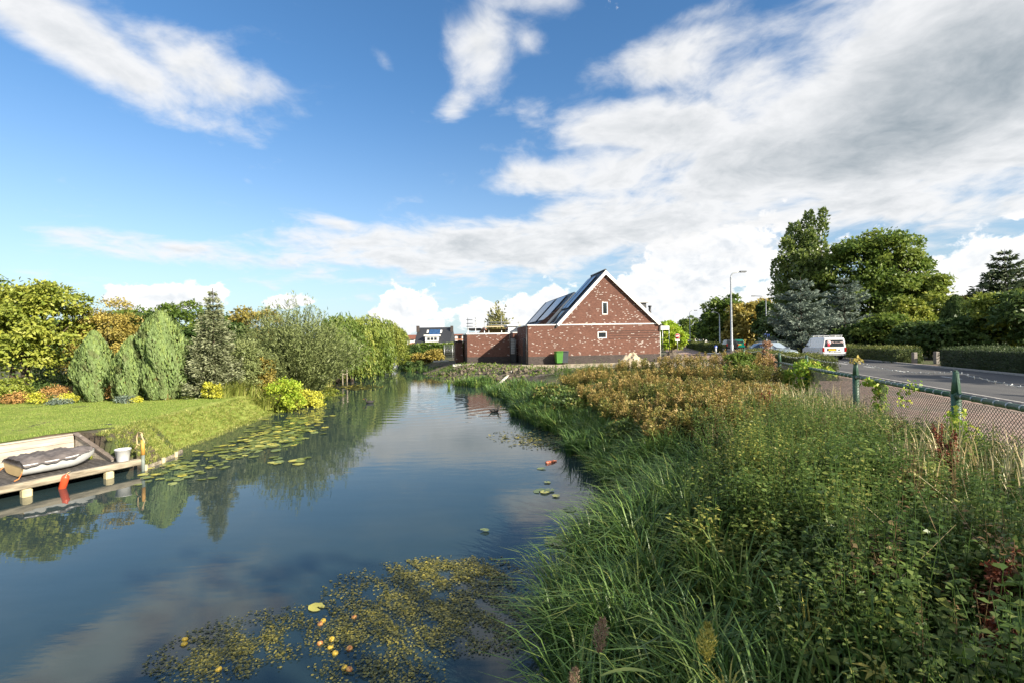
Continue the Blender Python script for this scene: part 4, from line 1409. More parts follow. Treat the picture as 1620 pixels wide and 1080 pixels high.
# ------------------------------------------------------------------ street lamps and signs
def lamp(label, px, pyb, d, h, arm, side, r0=0.085, low=False):
    p = at_d(px, pyb, d)
    l = thing('street_lamp', label, 'street lamp', (p.x, d, 0.0), 0, 'street lamps along the road')
    MB().tube([(0, 0, -0.1), (0, 0, 1.3), (0, 0, 1.32), (0, 0, h - 0.55)], [r0 * 1.25, r0 * 1.25, r0, r0 * 0.62], 12).build('pole', GALV, l)
    pts_ = [(0, 0, h - 0.58)] + [(side * 0.5 * (1 - math.cos(q)) , 0, h - 0.58 + 0.5 * math.sin(q)) for q in np.linspace(0.15, PI / 2, 6)] + [(side * arm, 0, h - 0.02)]
    MB().tube(pts_, r0 * 0.55, 8).build('arm', GALV, l)
    x0, x1 = sorted((side * arm, side * (arm + 0.62)))
    hd = MB().box(x0, x1, -0.14, 0.14, h - 0.08, h + 0.05, bev=0.03).build('lamp_head', mat('lamp_head_grey', (0.12, 0.13, 0.14), 0.5), l)
    MB().box(x0 + 0.06, x1 - 0.06, -0.1, 0.1, h - 0.10, h - 0.082).build('lens', LAMPCLEAR, hd)
    return l

lamp('tall grey street lamp standing beside the near hedge, arm to the right', 1158, 560, 45, 8.1, 0.85, 1, 0.10)
lamp('slim street lamp far down the road beyond the no entry sign', 1092, 548, 104, 8.0, 1.0, 1)
l3 = lamp('low street lamp with a bent arm at the dark trees', 1139, 550, 66, 5.5, 0.5, -1, 0.08)
lamp('street lamp at the right verge carrying blue signs', 1213, 551, 74, 8.3, 1.6, -1, 0.09)
BLUE = mat('sign_blue', (0.02, 0.06, 0.36), 0.4, var=0.05)
REDS = mat('sign_red', (0.55, 0.025, 0.03), 0.4, var=0.05)
p = at_d(1211, 532, 73.8)
q = at_d(1213.5, 527, 73.7)
bs_ = thing('blue_road_sign', 'pair of blue traffic signs fixed to the lamp at the right verge', 'road sign', (p.x, 73.85, p.z))
MB().lathe([(0, -0.02), (0.36, -0.02), (0.36, 0.02), (0, 0.02)], 24, Matrix.Rotation(R(90), 4, 'X')).build('disc', BLUE, bs_)
MB().box(0.05, 0.62, -0.06, -0.025, -0.15, 0.30, bev=0.01).build('panel', BLUE, bs_)
MB().prism([(-0.16, -0.05), (0.02, -0.2), (-0.02, -0.05), (0.18, 0.13), (0.12, 0.18), (-0.06, 0.0), (-0.2, 0.1)], -0.03, -0.022).build('arrow', WHITE, bs_)
pn = at_d(1072, 560, 61)
ne = thing('no_entry_sign', 'red and white round no entry sign on a grey pole with a plate below', 'road sign', (pn.x, 61, 0.0))
zc = at_d(1072, 532, 61).z
MB().tube([(0, 0.03, -0.05), (0, 0.03, zc + 0.3)], 0.038, 10).build('pole', GALV, ne)
Mz = Matrix.Translation((0, -0.03, zc)) @ Matrix.Rotation(R(90), 4, 'X')
MB().lathe([(0, -0.012), (0.31, -0.012), (0.31, 0.012), (0, 0.012)], 28, Mz).build('rim_disc', WHITE, ne)
MB().lathe([(0, 0.0125), (0.285, 0.0125), (0.285, 0.018), (0, 0.018)], 28, Mz).build('red_disc', REDS, ne)
MB().box(-0.22, 0.22, -0.056, -0.0485, zc - 0.055, zc + 0.055).build('bar', WHITE, ne)
MB().box(-0.28, 0.28, -0.045, -0.02, zc - 0.62, zc - 0.35, bev=0.01).build('plate', WHITE, ne)
pb = at_d(1132.5, 557, 58)
bo = thing('island_bollard', 'white and blue keep right bollard on a pale kerbed island', 'bollard', (pb.x, 58, 0.0))
MB().box(-0.75, 0.75, -0.5, 0.9, 0.0, 0.16, bev=0.06).build('island', CONCRETE, bo)
MB().tube([(0, 0, 0.16), (0, 0, 0.75)], 0.09, 10).build('shaft', WHITE, bo)
MB().lathe([(0, -0.03), (0.19, -0.03), (0.19, 0.03), (0, 0.03)], 20, Matrix.Translation((0, 0, 0.88)) @ Matrix.Rotation(R(90), 4, 'X')).build('disc', BLUE, bo)
MB().prism([(-0.1, 0.80), (0.1, 0.80), (0.1, 1.0)], -0.036, -0.031).build('arrow', WHITE, bo)
for px, lab in ((1048.5, 'thin pale flagpole close to the right corner of the house'), (1059, 'thin pale pole between the house and the no entry sign')):
    p = at_d(px, 555, 70)
    o = MB().tube([(p.x, 70, 0), (p.x, 70, at_d(px, 516, 70).z)], 0.05, 8).build('pole', GALV)
    o.name = 'slim_pole'
    tag(o, lab, 'pole')
# gate posts in the gap of the hedge
for px, pyt, pyb, d, lab in ((1449, 557, 575, 31.8, 'left weathered gate post in the hedge gap'), (1484, 556, 576, 31.0, 'right weathered gate post in the hedge gap')):
    p = at_d(px, pyb, d)
    zt = at_d(px, pyt, d).z
    o = MB().box(p.x - 0.12, p.x + 0.12, d, d + 0.24, 0, zt, bev=0.02).build('gate_post', mat('grey_stone_post', (0.20, 0.18, 0.16), 0.9, var=0.2, bump=0.004))
    o.name = 'stone_gatepost'
    tag(o, lab, 'post')

# ================================================================== chain link fence
fe = thing('chain_link_fence', 'green chain link fence with a top rail and barbed wire along the pavement', 'fence')
fe.matrix_world = Matrix.Translation(RB) @ Matrix.Rotation(ROAD_RZ, 4, 'Z')     # local x = away from the water, y along
FT = 0.25
posts = [-1.9, 1.9, 5.7, 9.4, 12.7, 16.4, 20.2]
RAILZ = 0.98
for i, s in enumerate(posts):
    MB().tube([(FT, s, -0.3), (FT, s, RAILZ + 0.02)], 0.064, 14).tube([(FT, s, RAILZ + 0.02), (FT, s, 1.34)], [0.064, 0.034], 14).build('post', GREENPOST, fe)
    # flat stay on the upper part
    MB().add([(FT - 0.012, s - 0.10, RAILZ), (FT + 0.012, s - 0.10, RAILZ), (FT + 0.012, s - 0.03, 1.36), (FT - 0.012, s - 0.03, 1.36), (FT - 0.012, s + 0.05, RAILZ), (FT + 0.012, s + 0.05, RAILZ), (FT + 0.012, s + 0.03, 1.36), (FT - 0.012, s + 0.03, 1.36)],
             [(3, 2, 1, 0), (4, 5, 6, 7), (0, 1, 5, 4), (1, 2, 6, 5), (2, 3, 7, 6), (3, 0, 4, 7)]).build('stay', GREENPOST, fe)
    MB().tube([(FT, s - 0.08, RAILZ), (FT, s + 0.08, RAILZ)], 0.056, 12).build('rail_clamp', GREENPOST, fe)
for a, b in zip(posts[:-1], posts[1:]):
    MB().tube([(FT - 0.01, a + 0.06, RAILZ), (FT - 0.01, (a + b) / 2, RAILZ - 0.008), (FT - 0.01, b - 0.06, RAILZ)], 0.042, 12).build('rail', GREENPOST, fe)
# tie wires wrapped on the rail
tw = MB()
yy = posts[0]
while yy < posts[-1]:
    tw.lathe([(0.042, -0.012), (0.047, -0.008), (0.047, 0.008), (0.042, 0.012)], 10, Matrix.Translation((FT - 0.01, yy, RAILZ - 0.004)) @ Matrix.Rotation(R(90), 4, 'X'))
    yy += 0.24
tag(tw.build('tie_wire', GALV, fe), kind='stuff')
# woven mesh: zigzag wires
WIRE = mat('green_grey_wire', (0.05, 0.06, 0.055), 0.5, 0.3, var=0.2)
cell, wr = 0.062, 0.0034
V, Q = [], []
y0, y1, z0, z1 = posts[0], 14.0, 0.04, RAILZ - 0.03
ncol = int((y1 - y0) / cell)
nz = int((z1 - z0) / cell)
cnt = 0
for c in range(ncol):
    for r_ in range(nz):
        ya = y0 + c * cell
        za_ = z0 + r_ * cell
        for (pa, pb) in (((ya, za_), (ya + cell, za_ + cell)), ((ya + cell, za_), (ya, za_ + cell))):
            dx_, dz_ = pb[0] - pa[0], pb[1] - pa[1]
            n_ = wr / math.hypot(dx_, dz_)
            ox, oz = -dz_ * n_, dx_ * n_
            b_ = len(V)
            off = 0.004 if pb[0] > pa[0] else -0.004
            V += [(FT + 0.03 + off, pa[0] + ox, pa[1] + oz), (FT + 0.03 + off, pa[0] - ox, pa[1] - oz), (FT + 0.03 + off, pb[0] - ox, pb[1] - oz), (FT + 0.03 + off, pb[0] + ox, pb[1] + oz)]
            V += [(FT + 0.03 + off + 2 * wr, (pa[0]), (pa[1])), (FT + 0.03 + off + 2 * wr, pb[0], pb[1])]
            Q += [(b_, b_ + 1, b_ + 2, b_ + 3), (b_ + 1, b_ + 4, b_ + 5, b_ + 2), (b_ + 4, b_, b_ + 3, b_ + 5)]
tag(link('wire_mesh', np_mesh('wire_mesh', np.array(V), [np.array(Q)], WIRE), fe), kind='stuff')
# barbed wire on the post tops
rb_ = random.Random(9)
for a, b in zip(posts[:-1], posts[1:]):
    bw_ = MB()
    n_ = 26
    pts_ = [(FT + 0.0, a + (b - a) * i / n_, 1.33 - 0.10 * 4 * (i / n_) * (1 - i / n_) + 0.006 * math.sin(i * 2.1)) for i in range(n_ + 1)]
    bw_.tube(pts_, 0.0035, 5)
    for i in range(1, n_):
        p_ = Vector(pts_[i])
        for k in range(2):
            d_ = Vector((rb_.uniform(-1, 1), rb_.uniform(-.4, .4), rb_.uniform(-1, 1))).normalized() * 0.024
            bw_.tube([p_ - d_, p_ + d_], 0.0028, 4)
    bw_.build('barbed_wire', GALV, fe)

# ================================================================== vehicles (local y forward, x right)
def car(name, label, cat, loc, rz, st, paint, spec):
    """st: stations (y, z bottom, z belt, z roof, w bottom, w belt, w roof) from the tail to the nose."""
    c = thing(name, label, cat, loc, rz, spec.get('group'))
    vs, fs = [], []
    def ring(s):
        y, zb, zt, zr, wb, wt, wr = s
        a = [(wb * 0.90, zb), (wb, zb + 0.12), (wt, (zb + zt) / 2), (wt, zt - 0.03), (wt * 0.985, zt), ]
        if zr > zt + 0.02:
            a += [(wr + 0.03, zr - 0.10), (wr - 0.03, zr - 0.03), (wr - 0.16, zr), (0, zr + 0.015)]
        else:
            a += [(wt * 0.93, zt + 0.012), (wt * 0.85, zt + 0.02), (wt * 0.5, zt + 0.035), (0, zt + 0.04)]
        full = [(x, y, z) for x, z in a] + [(-x, y, z) for x, z in a[-2::-1]]
        return full
    for i, s in enumerate(st):
        r_ = ring(s)
        K = len(r_)
        vs += r_
        if i:
            for k in range(K - 1):
                fs.append(((i - 1) * K + k, i * K + k, i * K + k + 1, (i - 1) * K + k + 1))
            fs.append(((i - 1) * K + K - 1, i * K + K - 1, i * K, (i - 1) * K))
    K = len(ring(st[0]))
    fs += [tuple(range(K)), tuple((len(st) - 1) * K + k for k in range(K - 1, -1, -1))]
    body = MB().add(vs, fs, False).build('body', paint, c)
    bv = body.modifiers.new('bevel', 'BEVEL')
    bv.width, bv.segments, bv.limit_method, bv.angle_limit = 0.025, 2, 'ANGLE', R(28)
    def at(y):
        ys = [s[0] for s in st]
        return [np.interp(y, ys, [s[i] for s in st]) for i in range(1, 7)]
    def side_glass(ya, yb, lean_a, lean_b, nm='side_window'):
        for sx in (-1, 1):
            vv = []
            for y, ln, f in ((ya, 0, 0.06), (yb, 0, 0.06), (yb, lean_b, 0.93), (ya, lean_a, 0.93)):
                zb, zt, zr, wb, wt, wr = at(y + ln)
                zbb, ztb, zrb, wbb, wtb, wrb = at(y)
                z = zt + (zr - 0.10 - zt) * f
                x = wt * 0.985 + (wr + 0.03 - wt * 0.985) * f + 0.008
                vv.append((sx * x, y + ln, z))
            vi = [(v[0] - sx * 0.02, v[1], v[2]) for v in vv]
            MB().add(vv + vi, [(0, 1, 2, 3), (4, 7, 6, 5), (0, 4, 5, 1), (1, 5, 6, 2), (2, 6, 7, 3), (3, 7, 4, 0)]).build(nm, GLASS, c)
    for ya, yb, la, lb in spec.get('side', []):
        side_glass(ya, yb, la, lb)
    # wheels
    for y in spec['axles']:
        zb, zt, zr, wb, wt, wr = at(y)
        for sx in (-1, 1):
            Mw = Matrix.Translation((sx * (wb - 0.10), y, 0.31)) @ Matrix.Rotation(R(90) * sx, 4, 'Y')
            wo_ = MB().lathe([(0.18, -0.10), (0.28, -0.10), (0.31, -0.07), (0.31, 0.07), (0.28, 0.105), (0.19, 0.105)], 24, Mw).build('wheel', TYRE, c)
            MB().lathe([(0.0, 0.085), (0.06, 0.09), (0.17, 0.07), (0.195, 0.104), (0.2, 0.09), (0.2, 0.0)], 20, Mw).build('rim', RIM, wo_)
    zb, zt, zr, wb, wt, wr = at(st[0][0])
    return c, at


def flat(name, m, parent, pts, th=0.01):
    """Thin panel from four corner points, thickness along its normal."""
    pts = [Vector(p) for p in pts]
    n = (pts[1] - pts[0]).cross(pts[3] - pts[0]).normalized() * th
    return MB().add([p + n for p in pts] + [p - n for p in pts], [(0, 1, 2, 3), (7, 6, 5, 4), (0, 4, 5, 1), (1, 5, 6, 2), (2, 6, 7, 3), (3, 7, 4, 0)]).build(name, m, parent)


def marks(name, m, parent, x0, x1, y, z, h, n, seed):
    """A line of blurred, unreadable lettering: strokes of uneven width on a flat print."""
    r_ = random.Random(seed)
    b = MB()
    step = (x1 - x0) / n
    for i in range(n):
        xa = x0 + i * step + r_.uniform(0, 0.1) * step
        wd = step * r_.uniform(0.55, 0.8)
        hh = h * r_.choice((0.7, 0.7, 1.0))
        b.box(xa, xa + wd * 0.3, y - 0.003, y, z, z + hh)
        b.box(xa + wd * 0.3, xa + wd, y - 0.003, y, z + r_.choice((0, 0.35, 0.65)) * hh, z + hh * r_.choice((0.3, 0.95, 0.95)) + 0.01)
    return b.build(name, m, parent)

VANW = mat('van_white_paint', (0.74, 0.75, 0.76), 0.28, var=0.03, coat=0.5)
GREYP = mat('grey_bumper_plastic', (0.20, 0.21, 0.22), 0.55, var=0.1)
BLACKP = mat('black_plastic', (0.02, 0.02, 0.022), 0.5)
van_st = [(-2.18, 0.42, 0.98, 1.70, 0.84, 0.86, 0.70), (-2.10, 0.36, 1.0, 1.78, 0.87, 0.88, 0.73), (-1.6, 0.27, 1.0, 1.82, 0.88, 0.89, 0.74), (0.0, 0.25, 0.98, 1.83, 0.88, 0.89, 0.74), (0.55, 0.25, 0.97, 1.80, 0.88, 0.89, 0.72),
          (0.95, 0.25, 0.97, 1.55, 0.88, 0.88, 0.70), (1.38, 0.26, 0.97, 1.02, 0.87, 0.87, 0.70), (1.9, 0.28, 0.84, 0.84, 0.85, 0.84, 0.7), (2.18, 0.32, 0.70, 0.70, 0.72, 0.72, 0.6)]
vp = at_z(1312, 568.5, 0.02)
van, vat = car('delivery_van', 'white delivery van driving away with a dark rear window and roof rack', 'van', (vp.x + 0.8, vp.y + 2.1, 0.02), ROAD_RZ + R(6), van_st, VANW,
               {'axles': (-1.35, 1.33), 'side': [(0.25, 0.98, 0.0, -0.22)]})
YB = -2.19
rwz0, rwz1 = 1.06, 1.58
flat('rear_window', GLASS, van, [(-0.70, YB - 0.012, rwz0), (0.70, YB - 0.012, rwz0), (0.62, YB - 0.005, rwz1), (-0.62, YB - 0.005, rwz1)], 0.008)
PINK = mat('print_pink_white', (0.80, 0.58, 0.56), 0.5, var=0.02)
RED2 = mat('print_red', (0.70, 0.03, 0.07), 0.5, var=0.02)
em = MB().lathe([(0, 0), (0.17, 0), (0.17, 0.004), (0, 0.004)], 24, Matrix.Translation((-0.42, YB - 0.022, 1.37)) @ Matrix.Rotation(R(90), 4, 'X')).build('round_emblem', PINK, van)
MB().box(-0.50, -0.34, YB - 0.029, YB - 0.022, 1.10, 1.27).build('emblem_stem', RED2, van)
MB().lathe([(0.06, 0), (0.09, 0), (0.09, 0.003), (0.06, 0.003)], 20, Matrix.Translation((-0.42, YB - 0.027, 1.38)) @ Matrix.Rotation(R(90), 4, 'X')).build('emblem_ring', RED2, van)
marks('window_lettering', PINK, van, -0.20, 0.62, YB - 0.022, 1.33, 0.10, 9, 5)
flat('plate_recess', BLACKP, van, [(-0.52, YB - 0.006, 0.72), (0.14, YB - 0.006, 0.72), (0.14, YB - 0.006, 0.90), (-0.52, YB - 0.006, 0.90)], 0.006)
flat('number_plate', YELLOWPLATE, van, [(-0.44, YB - 0.018, 0.74), (0.08, YB - 0.018, 0.74), (0.08, YB - 0.018, 0.85), (-0.44, YB - 0.018, 0.85)], 0.005)
marks('tailgate_lettering', DARKTRIM, van, -0.42, 0.56, YB - 0.004, 0.60, 0.055, 17, 11)
MB().lathe([(0, 0), (0.055, 0), (0.05, 0.012), (0, 0.012)], 16, Matrix.Translation((0.36, YB - 0.002, 0.79)) @ Matrix.Rotation(R(90), 4, 'X')).build('lock_badge', BLACKP, van)
for sx in (-1, 1):
    MB().box(sx * 0.80 - 0.075, sx * 0.80 + 0.075, YB - 0.012, YB + 0.2, 0.62, 0.98, bev=0.02).build('tail_lamp', LAMPRED, van)
    MB().box(sx * 0.92 - 0.05, sx * 0.92 + 0.05, 0.92, 1.06, 1.0, 1.2, bev=0.02).build('mirror', BLACKP, van)
MB().box(-0.84, 0.84, YB - 0.06, YB + 0.3, 0.30, 0.50, bev=0.04).build('bumper', GREYP, van)
MB().box(-0.8, 0.8, -2.0, 2.0, 0.2, 0.32).build('underbody', BLACKP, van)
rk = MB()
for y in (-1.9, -0.9, 0.1):
    rk.box(-0.70, 0.70, y - 0.03, y + 0.03, 1.88, 1.92, bev=0.008).box(-0.66, -0.62, y - 0.02, y + 0.02, 1.80, 1.88).box(0.62, 0.66, y - 0.02, y + 0.02, 1.80, 1.88)
rk.box(-0.70, -0.64, -2.0, 0.35, 1.922, 1.962, bev=0.008).box(0.64, 0.70, -2.0, 0.35, 1.922, 1.962, bev=0.008).box(-0.2, 0.2, -2.05, 0.3, 1.922, 1.95)
rk.build('roof_rack', mat('pale_rack', (0.6, 0.6, 0.58), 0.4, 0.3), van)

hatch = [(-2.0, 0.42, 0.86, 0.92, 0.80, 0.82, 0.62), (-1.92, 0.34, 0.92, 1.02, 0.84, 0.85, 0.60), (-1.55, 0.26, 0.93, 1.36, 0.86, 0.86, 0.60), (-1.0, 0.22, 0.92, 1.46, 0.86, 0.86, 0.60), (-0.2, 0.20, 0.90, 1.48, 0.86, 0.86, 0.60), (0.25, 0.20, 0.89, 1.42, 0.86, 0.86, 0.60),
         (0.75, 0.20, 0.89, 1.12, 0.86, 0.86, 0.62), (1.05, 0.21, 0.90, 0.90, 0.86, 0.85, 0.6), (1.6, 0.24, 0.80, 0.80, 0.85, 0.82, 0.6), (1.95, 0.30, 0.66, 0.66, 0.72, 0.70, 0.55)]
SILVER = mat('pale_blue_silver_paint', (0.42, 0.50, 0.56), 0.25, 0.5, var=0.04, coat=0.6)


def windscreen(c, at, ya, yb, w0, w1, name='windscreen', za=None, zb_=None):
    za = at(ya)[1] + 0.05 if za is None else za
    zb_ = at(yb)[2] - 0.04 if zb_ is None else zb_
    return flat(name, GLASS, c, [(-w0, ya, za), (w0, ya, za), (w1, yb, zb_), (-w1, yb, zb_)] if ya < yb else [(w0, ya, za), (-w0, ya, za), (-w1, yb, zb_), (w1, yb, zb_)], 0.012)


def headlights(c, y, z, m=None):
    for sx in (-1, 1):
        MB().box(sx * 0.62 - 0.15, sx * 0.62 + 0.15, y - 0.14, y + 0.02, z - 0.07, z + 0.07, bev=0.03).build('headlight', LAMPCLEAR, c)

sp_ = at_d(1229, 568, 40)
sil, sat = car('silver_car', 'pale blue silver hatchback coming towards the camera behind the near hedge', 'car', (sp_.x, 40.6, 0.02), ROAD_RZ + R(180 + 34), hatch, SILVER,
               {'axles': (-1.25, 1.25), 'side': [(-1.35, -0.55, 0.12, 0.0), (-0.48, 0.62, 0.0, -0.30)]})
windscreen(sil, sat, 1.02, 0.34, 0.70, 0.52)
windscreen(sil, sat, -1.94, -1.42, 0.66, 0.5, 'rear_window')
headlights(sil, 1.88, 0.60)
for sx in (-1, 1):
    MB().box(sx * 0.93 - 0.06, sx * 0.93 + 0.06, 0.68, 0.80, 0.92, 1.04, bev=0.02).build('mirror', SILVER, sil)
    MB().tube([(sx * 0.58, -1.3, 1.50), (sx * 0.58, -0.9, 1.535), (sx * 0.58, 0.0, 1.535)], 0.018, 6).build('roof_rail', GALV, sil)
MB().box(-0.26, 0.26, 1.93, 1.97, 0.36, 0.46, bev=0.005).build('number_plate', YELLOWPLATE, sil)

mpv = [(-1.95, 0.40, 0.95, 1.0, 0.80, 0.82, 0.66), (-1.88, 0.33, 0.98, 1.40, 0.85, 0.86, 0.66), (-1.6, 0.25, 0.98, 1.60, 0.87, 0.87, 0.66), (-0.6, 0.22, 0.96, 1.66, 0.87, 0.87, 0.66), (0.2, 0.22, 0.95, 1.62, 0.87, 0.87, 0.66), (0.9, 0.22, 0.95, 1.20, 0.86, 0.86, 0.66),
       (1.15, 0.23, 0.96, 0.96, 0.86, 0.85, 0.6), (1.6, 0.26, 0.86, 0.86, 0.84, 0.82, 0.6), (1.9, 0.30, 0.70, 0.70, 0.74, 0.72, 0.55)]
TEAL = mat('teal_green_paint', (0.0, 0.17, 0.125), 0.28, 0.1, var=0.05, coat=0.6)
tp = at_d(1172, 555, 82)
tl, tat = car('teal_car', 'bright teal green people carrier driving away beyond the tall lamp', 'car', (tp.x, 83.5, 0.02), ROAD_RZ + R(5), mpv, TEAL, {'axles': (-1.2, 1.25), 'side': [(-1.45, -0.6, 0.05, 0), (-0.52, 0.55, 0, -0.25)]})
flat('rear_window', GLASS, tl, [(-0.66, -1.97, 1.03), (0.66, -1.97, 1.03), (0.60, -1.84, 1.46), (-0.60, -1.84, 1.46)], 0.012)
flat('number_plate', YELLOWPLATE, tl, [(-0.28, -2.0, 0.72), (0.28, -2.0, 0.72), (0.28, -2.0, 0.84), (-0.28, -2.0, 0.84)], 0.01)
MB().box(-0.84, 0.84, -2.04, -1.7, 0.30, 0.52, bev=0.04).build('bumper', TEAL, tl)
for sx in (-1, 1):
    MB().box(sx * 0.80 - 0.07, sx * 0.80 + 0.07, -2.0, -1.85, 0.66, 1.05, bev=0.02).build('tail_lamp', LAMPRED, tl)
DARKP = mat('dark_grey_paint', (0.03, 0.033, 0.04), 0.25, 0.3, var=0.05, coat=0.6)
SILV2 = mat('mid_silver_paint', (0.35, 0.36, 0.38), 0.28, 0.5, var=0.05, coat=0.6)
for nm, lab, px, py, d, paint, rz, frontal in (('dark_car', 'dark hatchback with a pale flank half hidden behind the tall lamp post', 1153, 555, 76, DARKP, ROAD_RZ + R(8), False),
                                               ('black_car', 'black car with bright headlights coming past the far end of the clipped hedge', 1107, 548, 118, DARKP, ROAD_RZ + R(180), True),
                                               ('grey_car', 'silver grey car approaching farthest away on the road', 1086, 546, 130, SILV2, ROAD_RZ + R(180), True)):
    p = at_d(px, py, d)
    c_, cat_ = car(nm, lab, 'car', (p.x, d, 0.02), rz, mpv if not frontal else hatch, paint, {'axles': (-1.25, 1.25), 'side': [(-1.35, -0.55, 0.1, 0.0), (-0.48, 0.55, 0.0, -0.25)]})
    if frontal:
        windscreen(c_, cat_, 1.02, 0.34, 0.70, 0.52)
        headlights(c_, 1.88, 0.60)
        MB().box(-0.26, 0.26, 1.93, 1.97, 0.36, 0.46, bev=0.005).build('number_plate', YELLOWPLATE, c_)
    else:
        flat('rear_window', GLASS, c_, [(-0.66, -1.97, 1.03), (0.66, -1.97, 1.03), (0.60, -1.84, 1.46), (-0.60, -1.84, 1.46)], 0.012)
        for sx in (-1, 1):
            MB().box(sx * 0.80 - 0.07, sx * 0.80 + 0.07, -2.0, -1.85, 0.66, 1.0, bev=0.02).build('tail_lamp', LAMPRED, c_)

# ================================================================== trees and shrubs
G_LEAF = leaf_mat('leaf_mid_green', [(0.035, 0.065, 0.012), (0.075, 0.115, 0.02), (0.14, 0.17, 0.032)], 0.4)
Y_LEAF = leaf_mat('leaf_yellow_green', [(0.06, 0.09, 0.014), (0.135, 0.165, 0.026), (0.235, 0.24, 0.042)])
O_LEAF = leaf_mat('leaf_ochre', [(0.10, 0.095, 0.022), (0.20, 0.165, 0.04), (0.32, 0.25, 0.06)])
D_LEAF = leaf_mat('leaf_dark_green', [(0.022, 0.044, 0.012), (0.042, 0.072, 0.018), (0.075, 0.105, 0.028)])
W_LEAF = leaf_mat('leaf_willow', [(0.065, 0.085, 0.03), (0.115, 0.14, 0.05), (0.19, 0.21, 0.085)])
WW_LEAF = leaf_mat('leaf_weeping_willow', [(0.06, 0.095, 0.018), (0.115, 0.15, 0.028), (0.21, 0.215, 0.045)])
CY_LEAF = leaf_mat('scale_cypress', [(0.0, (0.11, 0.075, 0.03)), (0.2, (0.085, 0.105, 0.04)), (0.55, (0.115, 0.165, 0.06)), (1.0, (0.20, 0.24, 0.065))], 0.2)
B_LEAF = leaf_mat('needle_blue', [(0.05, 0.072, 0.055), (0.098, 0.13, 0.105), (0.17, 0.20, 0.16)], 0.2)
S_LEAF = leaf_mat('needle_spruce', [(0.06, 0.075, 0.035), (0.13, 0.145, 0.075), (0.25, 0.26, 0.17)], 0.2)
P_LEAF = leaf_mat('leaf_poplar', [(0.04, 0.065, 0.016), (0.085, 0.12, 0.03), (0.17, 0.20, 0.055)], 0.4, 0.35, 0.5)
H_LEAF = leaf_mat('leaf_hedge', [(0.03, 0.045, 0.012), (0.06, 0.08, 0.02), (0.13, 0.13, 0.035)])
HB_LEAF = leaf_mat('leaf_heather_orange', [(0.14, 0.085, 0.03), (0.26, 0.145, 0.05), (0.34, 0.21, 0.08)], 0.2)
LIME = leaf_mat('leaf_lime', [(0.12, 0.20, 0.015), (0.22, 0.30, 0.03), (0.38, 0.40, 0.05)], 0.4)
GOLDL = leaf_mat('leaf_gold', [(0.24, 0.22, 0.02), (0.42, 0.36, 0.04), (0.55, 0.46, 0.08)], 0.3)


def trunk(parent, h, r, limbs, rng, lean=(0, 0)):
    b = MB()
    top = Vector((lean[0], lean[1], h))
    b.tube([(0, 0, -0.2), top * 0.35 + Vector((rng.normal(0, .04), rng.normal(0, .04), 0)), top * 0.7, top], [r * 1.25, r * 0.85, r * 0.6, r * 0.3], 9)
    for p in limbs:
        p = Vector(p)
        t0 = top * float(np.clip(p.z / h * 0.6, 0.15, 0.9))
        mid = t0.lerp(p, 0.55) + Vector((0, 0, -0.06 * h))
        b.tube([t0, mid, p], [r * 0.42, r * 0.26, r * 0.07], 6)
    return b.build('trunk', BARK, parent)


def puff_leaves(L, rng, lobes, n, leaf, puffs=22, pr=0.30, tone=(0.2, 0.85), fill=0.15, up=0.5, holes=0.0, wl=0.62):
    """Leaves gathered on clumps over several ellipsoid lobes."""
    vol = np.array([l[3] * l[4] + l[4] * l[5] + l[3] * l[5] for l in lobes], float)
    cnt = (vol / vol.sum() * n).astype(int)
    for l, m in zip(lobes, cnt):
        c, r = np.array(l[:3]), np.array(l[3:6])
        k = max(6, int(puffs * (vol[0] and 1)))
        d = runit(rng, k)
        d[:, 2] = np.where(d[:, 2] < -0.55, -d[:, 2], d[:, 2])
        rad = rng.uniform(0.5, 0.93, k)
        pc = c + d * r * rad[:, None]
        ps = pr * r.mean() * rng.uniform(0.6, 1.25, k)
        pt = rng.uniform(tone[0], tone[1], k)
        w_ = ps ** 2
        idx = rng.choice(k, m, p=w_ / w_.sum())
        u = runit(rng, m)
        u[:, 2] = np.where(u[:, 2] < -0.4, -u[:, 2] * 0.6, u[:, 2])
        rr = rng.uniform(0.35, 1.12, m) ** 0.6
        P = pc[idx] + u * ps[idx][:, None] * rr[:, None] * np.array([1.15, 1.15, 0.85])
        f = rng.random(m) < fill
        P[f] = c + runit(rng, int(f.sum())) * r * (rng.random((int(f.sum()), 1)) ** 0.4)
        o = nrm((P - c) / r)
        A = nrm(o * 0.55 + rng.normal(size=(m, 3)) * 0.65 + np.array([0, 0, -0.25]))
        N = nrm(o * 0.5 + np.array([0, 0, up]) + rng.normal(size=(m, 3)) * 0.45)
        s = leaf * rng.uniform(0.65, 1.3, m)
        L.leaf(P, A, N, s, s * wl, pt[idx] * 0.65 + rng.random(m) * 0.4)


def tree(name, label, base, lobes, n, leaf, m, seed, cat='tree', h=None, r=0.14, group=None, k=1.0, **kw):
    """Broadleaf tree or shrub. lobes in metres above the base: (x, y, z, rx, ry, rz)."""
    rng = np.random.default_rng(seed)
    lobes = [(l[0], l[1], l[2] * k, l[3], l[4], l[5] * k) for l in lobes]
    t = thing(name, label, cat, base, 0, group)
    top = max(l[2] for l in lobes)
    limbs = [(l[0] * 0.9, l[1] * 0.9, l[2] + 0.25 * l[5]) for l in lobes]
    l0 = lobes[0]
    for q in range(5):
        a = rng.uniform(0, 2 * PI)
        limbs.append((l0[0] + math.cos(a) * l0[3] * 0.6, l0[1] + math.sin(a) * l0[4] * 0.6, l0[2] + rng.uniform(-0.2, 0.6) * l0[5]))
    trunk(t, h or top, r, limbs, rng)
    L = Leaves()
    puff_leaves(L, rng, lobes, n, leaf, **kw)
    L.build('crown', m, t)
    return t


